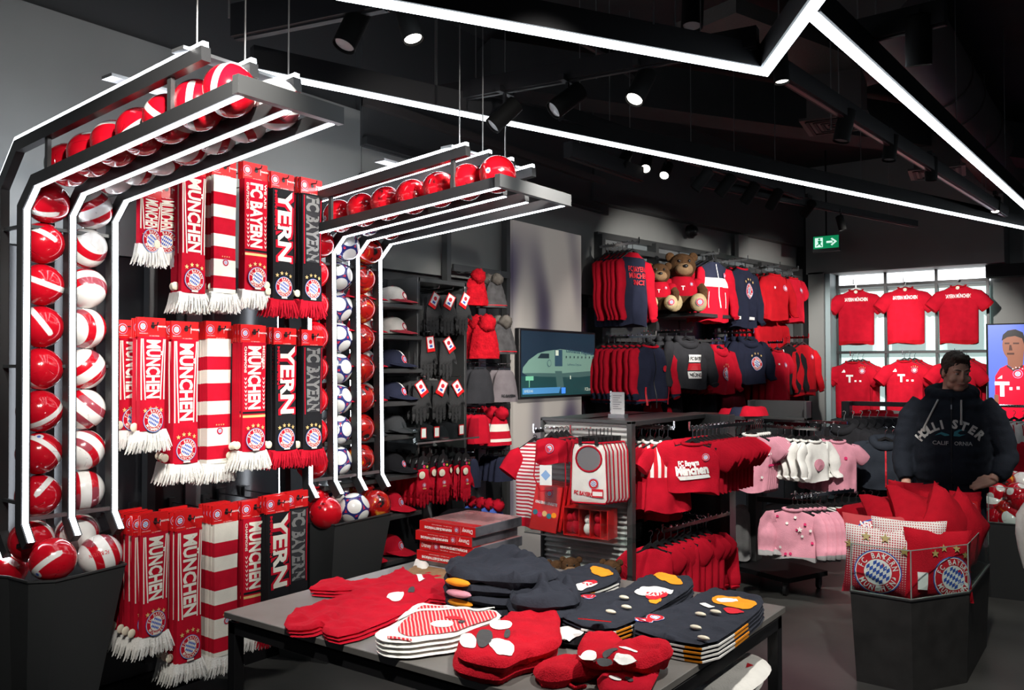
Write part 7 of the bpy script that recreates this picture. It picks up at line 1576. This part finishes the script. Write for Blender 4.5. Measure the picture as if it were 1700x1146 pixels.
# eyes, brows, mouth, hair on the head
for sg in (-1, 1):
    MB().ball((sg * .031, -.079, .010), (.0125, .009, .0085), 12, 8, 0, HM).obj('eye', mat('eye_white', (.45, .42, .40), .3), man, 80)
    MB().ball((sg * .031 + .003, -.0865, .008), (.0055, .003, .0055), 10, 6, 0, HM).obj('iris', mat('dark_iris', (.02, .018, .016), .2), man, 80)
    MB().ball((sg * .031, -.0825, .0175), (.016, .008, .0055), 10, 6, 0, HM).obj('eyelid', SKIN, man, 80)
    MB().tube([(HM @ V((sg * .014, -.098, .031))), (HM @ V((sg * .034, -.095, .037))), (HM @ V((sg * .052, -.080, .031)))], [.0035, .0045, .003], 6).obj('eyebrow', HAIR, man, 80)
MB().tube([HM @ V((-.026, -.086, -.062)), HM @ V((-.010, -.099, -.058)), HM @ V((0, -.1005, -.060)), HM @ V((.010, -.099, -.058)), HM @ V((.026, -.086, -.060))], [.002, .0045, .004, .0045, .002], 8).obj('lips', LIP, man, 80)
hb = MB(); ell(hb, (0, .022, .055), (.082, .102, .090), HM); ell(hb, (0, -.050, .110), (.060, .045, .026), HM); ell(hb, (.02, -.065, .105), (.035, .03, .02), HM); ell(hb, (0, .075, -.01), (.066, .045, .07), HM)
for sg in (-1, 1): ell(hb, (sg * .070, -.005, .040), (.014, .028, .05), HM, 10, 8)
hm = remesh(hb, .006, 2)
for v in hm.vertices: v.co += V((1, 1, 1)).normalized() * 0 + (v.co - HM.translation).normalized() * (.006 * noise.noise(v.co * 70) + .004 * noise.noise(v.co * 160))
o = ob('hair', hm, man); hm.materials.append(HAIR)
# hoodie
b = MB()
b.rings([[(w_ * sgn(math.cos(a)) * abs(math.cos(a)) ** .85, d_ * math.sin(a) + .012 + y_, z) for a in [2 * pi * i / 32 for i in range(32)]] for w_, d_, z, y_ in ((.085, .075, 1.515, .01), (.15, .10, 1.475, .005), (.215, .125, 1.41, 0), (.232, .150, 1.28, -.005), (.232, .165, 1.10, -.015), (.232, .170, .98, -.02), (.228, .165, .92, -.02), (.212, .150, .89, -.015), (.214, .150, .835, -.012))])
limb(b, [(-.165, .012, 1.415), (-.235, .01, 1.33), (-.272, .01, 1.20), (-.298, .0, 1.07), (-.290, -.06, .96), (-.278, -.092, .905)], [.085, .092, .084, .075, .062, .048])
limb(b, [(.165, .012, 1.415), (.238, .01, 1.33), (.282, .012, 1.20), (.315, .0, 1.07), (.285, -.075, .985), (.255, -.115, .95)], [.085, .092, .084, .076, .062, .048])
for i in range(17):
    a = pi * 2 * i / 16; ell(b, (.125 * math.cos(a), .035 + .10 * math.sin(a), 1.495 + .030 * math.sin(a)), (.046, .046, .040), None, 10, 8)
ell(b, (0, .145, 1.44), (.14, .06, .10))
hoodm = remesh(b, .010, 3)
for v in hoodm.vertices:
    z = v.co.z; k = .007 if abs(v.co.x) < .24 else .009
    v.co += V((v.co.x * .9, v.co.y + .0, 0)).normalized() * (k * noise.noise((v.co.x * 7, v.co.y * 7, z * 22)) + .004 * noise.noise(v.co * 30))
o = ob('hoodie', hoodm, man); hoodm.materials.append(HOOD)
import mathutils
bvh = mathutils.bvhtree.BVHTree.FromPolygons([v.co for v in hoodm.vertices], [p.vertices[:] for p in hoodm.polygons])
def onbody(x, z, lift=.003):
    h = bvh.ray_cast(V((x, -1, z)), V((0, 1, 0))); return V((x, (h[0].y if h[0] else -.15) - lift, z))
def arcword(t, R, cz, a0, a1, h, mi=0):
    V_, F_ = [], []; n = len(t)
    for i, ch in enumerate(t):
        if ch == ' ': continue
        g, ff = txt(ch, .05); a = rad(a0 + (a1 - a0) * i / (n - 1)); th = a - pi / 2; b0 = len(V_)
        V_ += [(R * math.cos(a) + x * h * .92 * math.cos(th) - y * h * math.sin(th), cz + R * math.sin(a) + x * h * .92 * math.sin(th) + y * h * math.cos(th)) for x, y in g]; F_ += [tuple(q + b0 for q in f) for f in ff]
    return (V_, F_, mi)
pr = [arcword('HOLLI', .235, 1.055, 142, 103, .052), arcword('STER', .235, 1.055, 84, 44, .052), word('CALIF', 2, -.062, 1.165, .024, .095, 0, .02), word('ORNIA', 2, .072, 1.165, .024, .105, 0, .02),
      (*cdt([(-.095, 1.212), (-.06, 1.222), (-.035, 1.210), (-.01, 1.214), (-.01, 1.222), (-.03, 1.228), (-.055, 1.236), (-.075, 1.226)], .02), 1), (*cdt([(.015, 1.212), (.05, 1.210), (.085, 1.224), (.055, 1.222), (.04, 1.232), (.055, 1.246), (.09, 1.250), (.05, 1.256), (.02, 1.240)], .02), 1)]
MB().flat(pr, lambda u, v, q: onbody(u, v, .004)).obj('chest_print', [mat('pale_applique', (.46, .45, .43), .8), TEAL, mat('grey_chest_print', (.30, .30, .30), .8)], man)
zp = [onbody(.004, z, .004) for z in [1.46 - .04 * i for i in range(16)]]; MB().tube(zp, .0035, 6).obj('zip', BLKP, man); MB().box(tuple(onbody(.004, 1.40, .010)), (.008, .006, .03)).obj('zip_pull', CHROME, man)
for sg, ln in ((-1, 8), (1, 6)):
    pts = [onbody(sg * (.075 if sg < 0 else .062) + sg * (.0 if sg > 0 else .012 * i), 1.445 - .026 * i, .009) for i in range(ln)]; MB().tube(pts, .0065, 8).tube([pts[-1], pts[-1] - V((0, 0, .03))], .009, 8).obj('drawstring', CORD, man, 80)
pk = [(-.12, .90), (.12, .90), (.12, .96), (.075, 1.05), (-.075, 1.05), (-.12, .96)]
MB().flat([(*cdt(pk, .03), 0)], lambda u, v, q: onbody(u, v, .006)).obj('front_pocket', HOOD, man, 80)
# jeans and shoes
b = MB(); b.rings([[(w_ * math.cos(a), d_ * math.sin(a) + .012, z) for a in [2 * pi * i / 24 for i in range(24)]] for w_, d_, z in ((.182, .134, .93), (.19, .138, .85), (.19, .13, .76))])
for sg in (-1, 1): limb(b, [(sg * .09, .015, .84), (sg * .102, .01, .66), (sg * .107, .0, .45), (sg * .108, .02, .24), (sg * .112, .025, .07)], [.108, .098, .078, .072, .068])
jm = remesh(b, .014, 2); jm.materials.append(JEAN); ob('jeans', jm, man)
for sg in (-1, 1): MB().lathe([(.052, .0), (.056, .02), (.05, .07), (.02, .10)], 16, 0, MX.Translation((sg * .115, -.03, 0)) @ MX.Diagonal((1, 2.6, 1, 1))).obj('shoe', SHOE, man, 60)
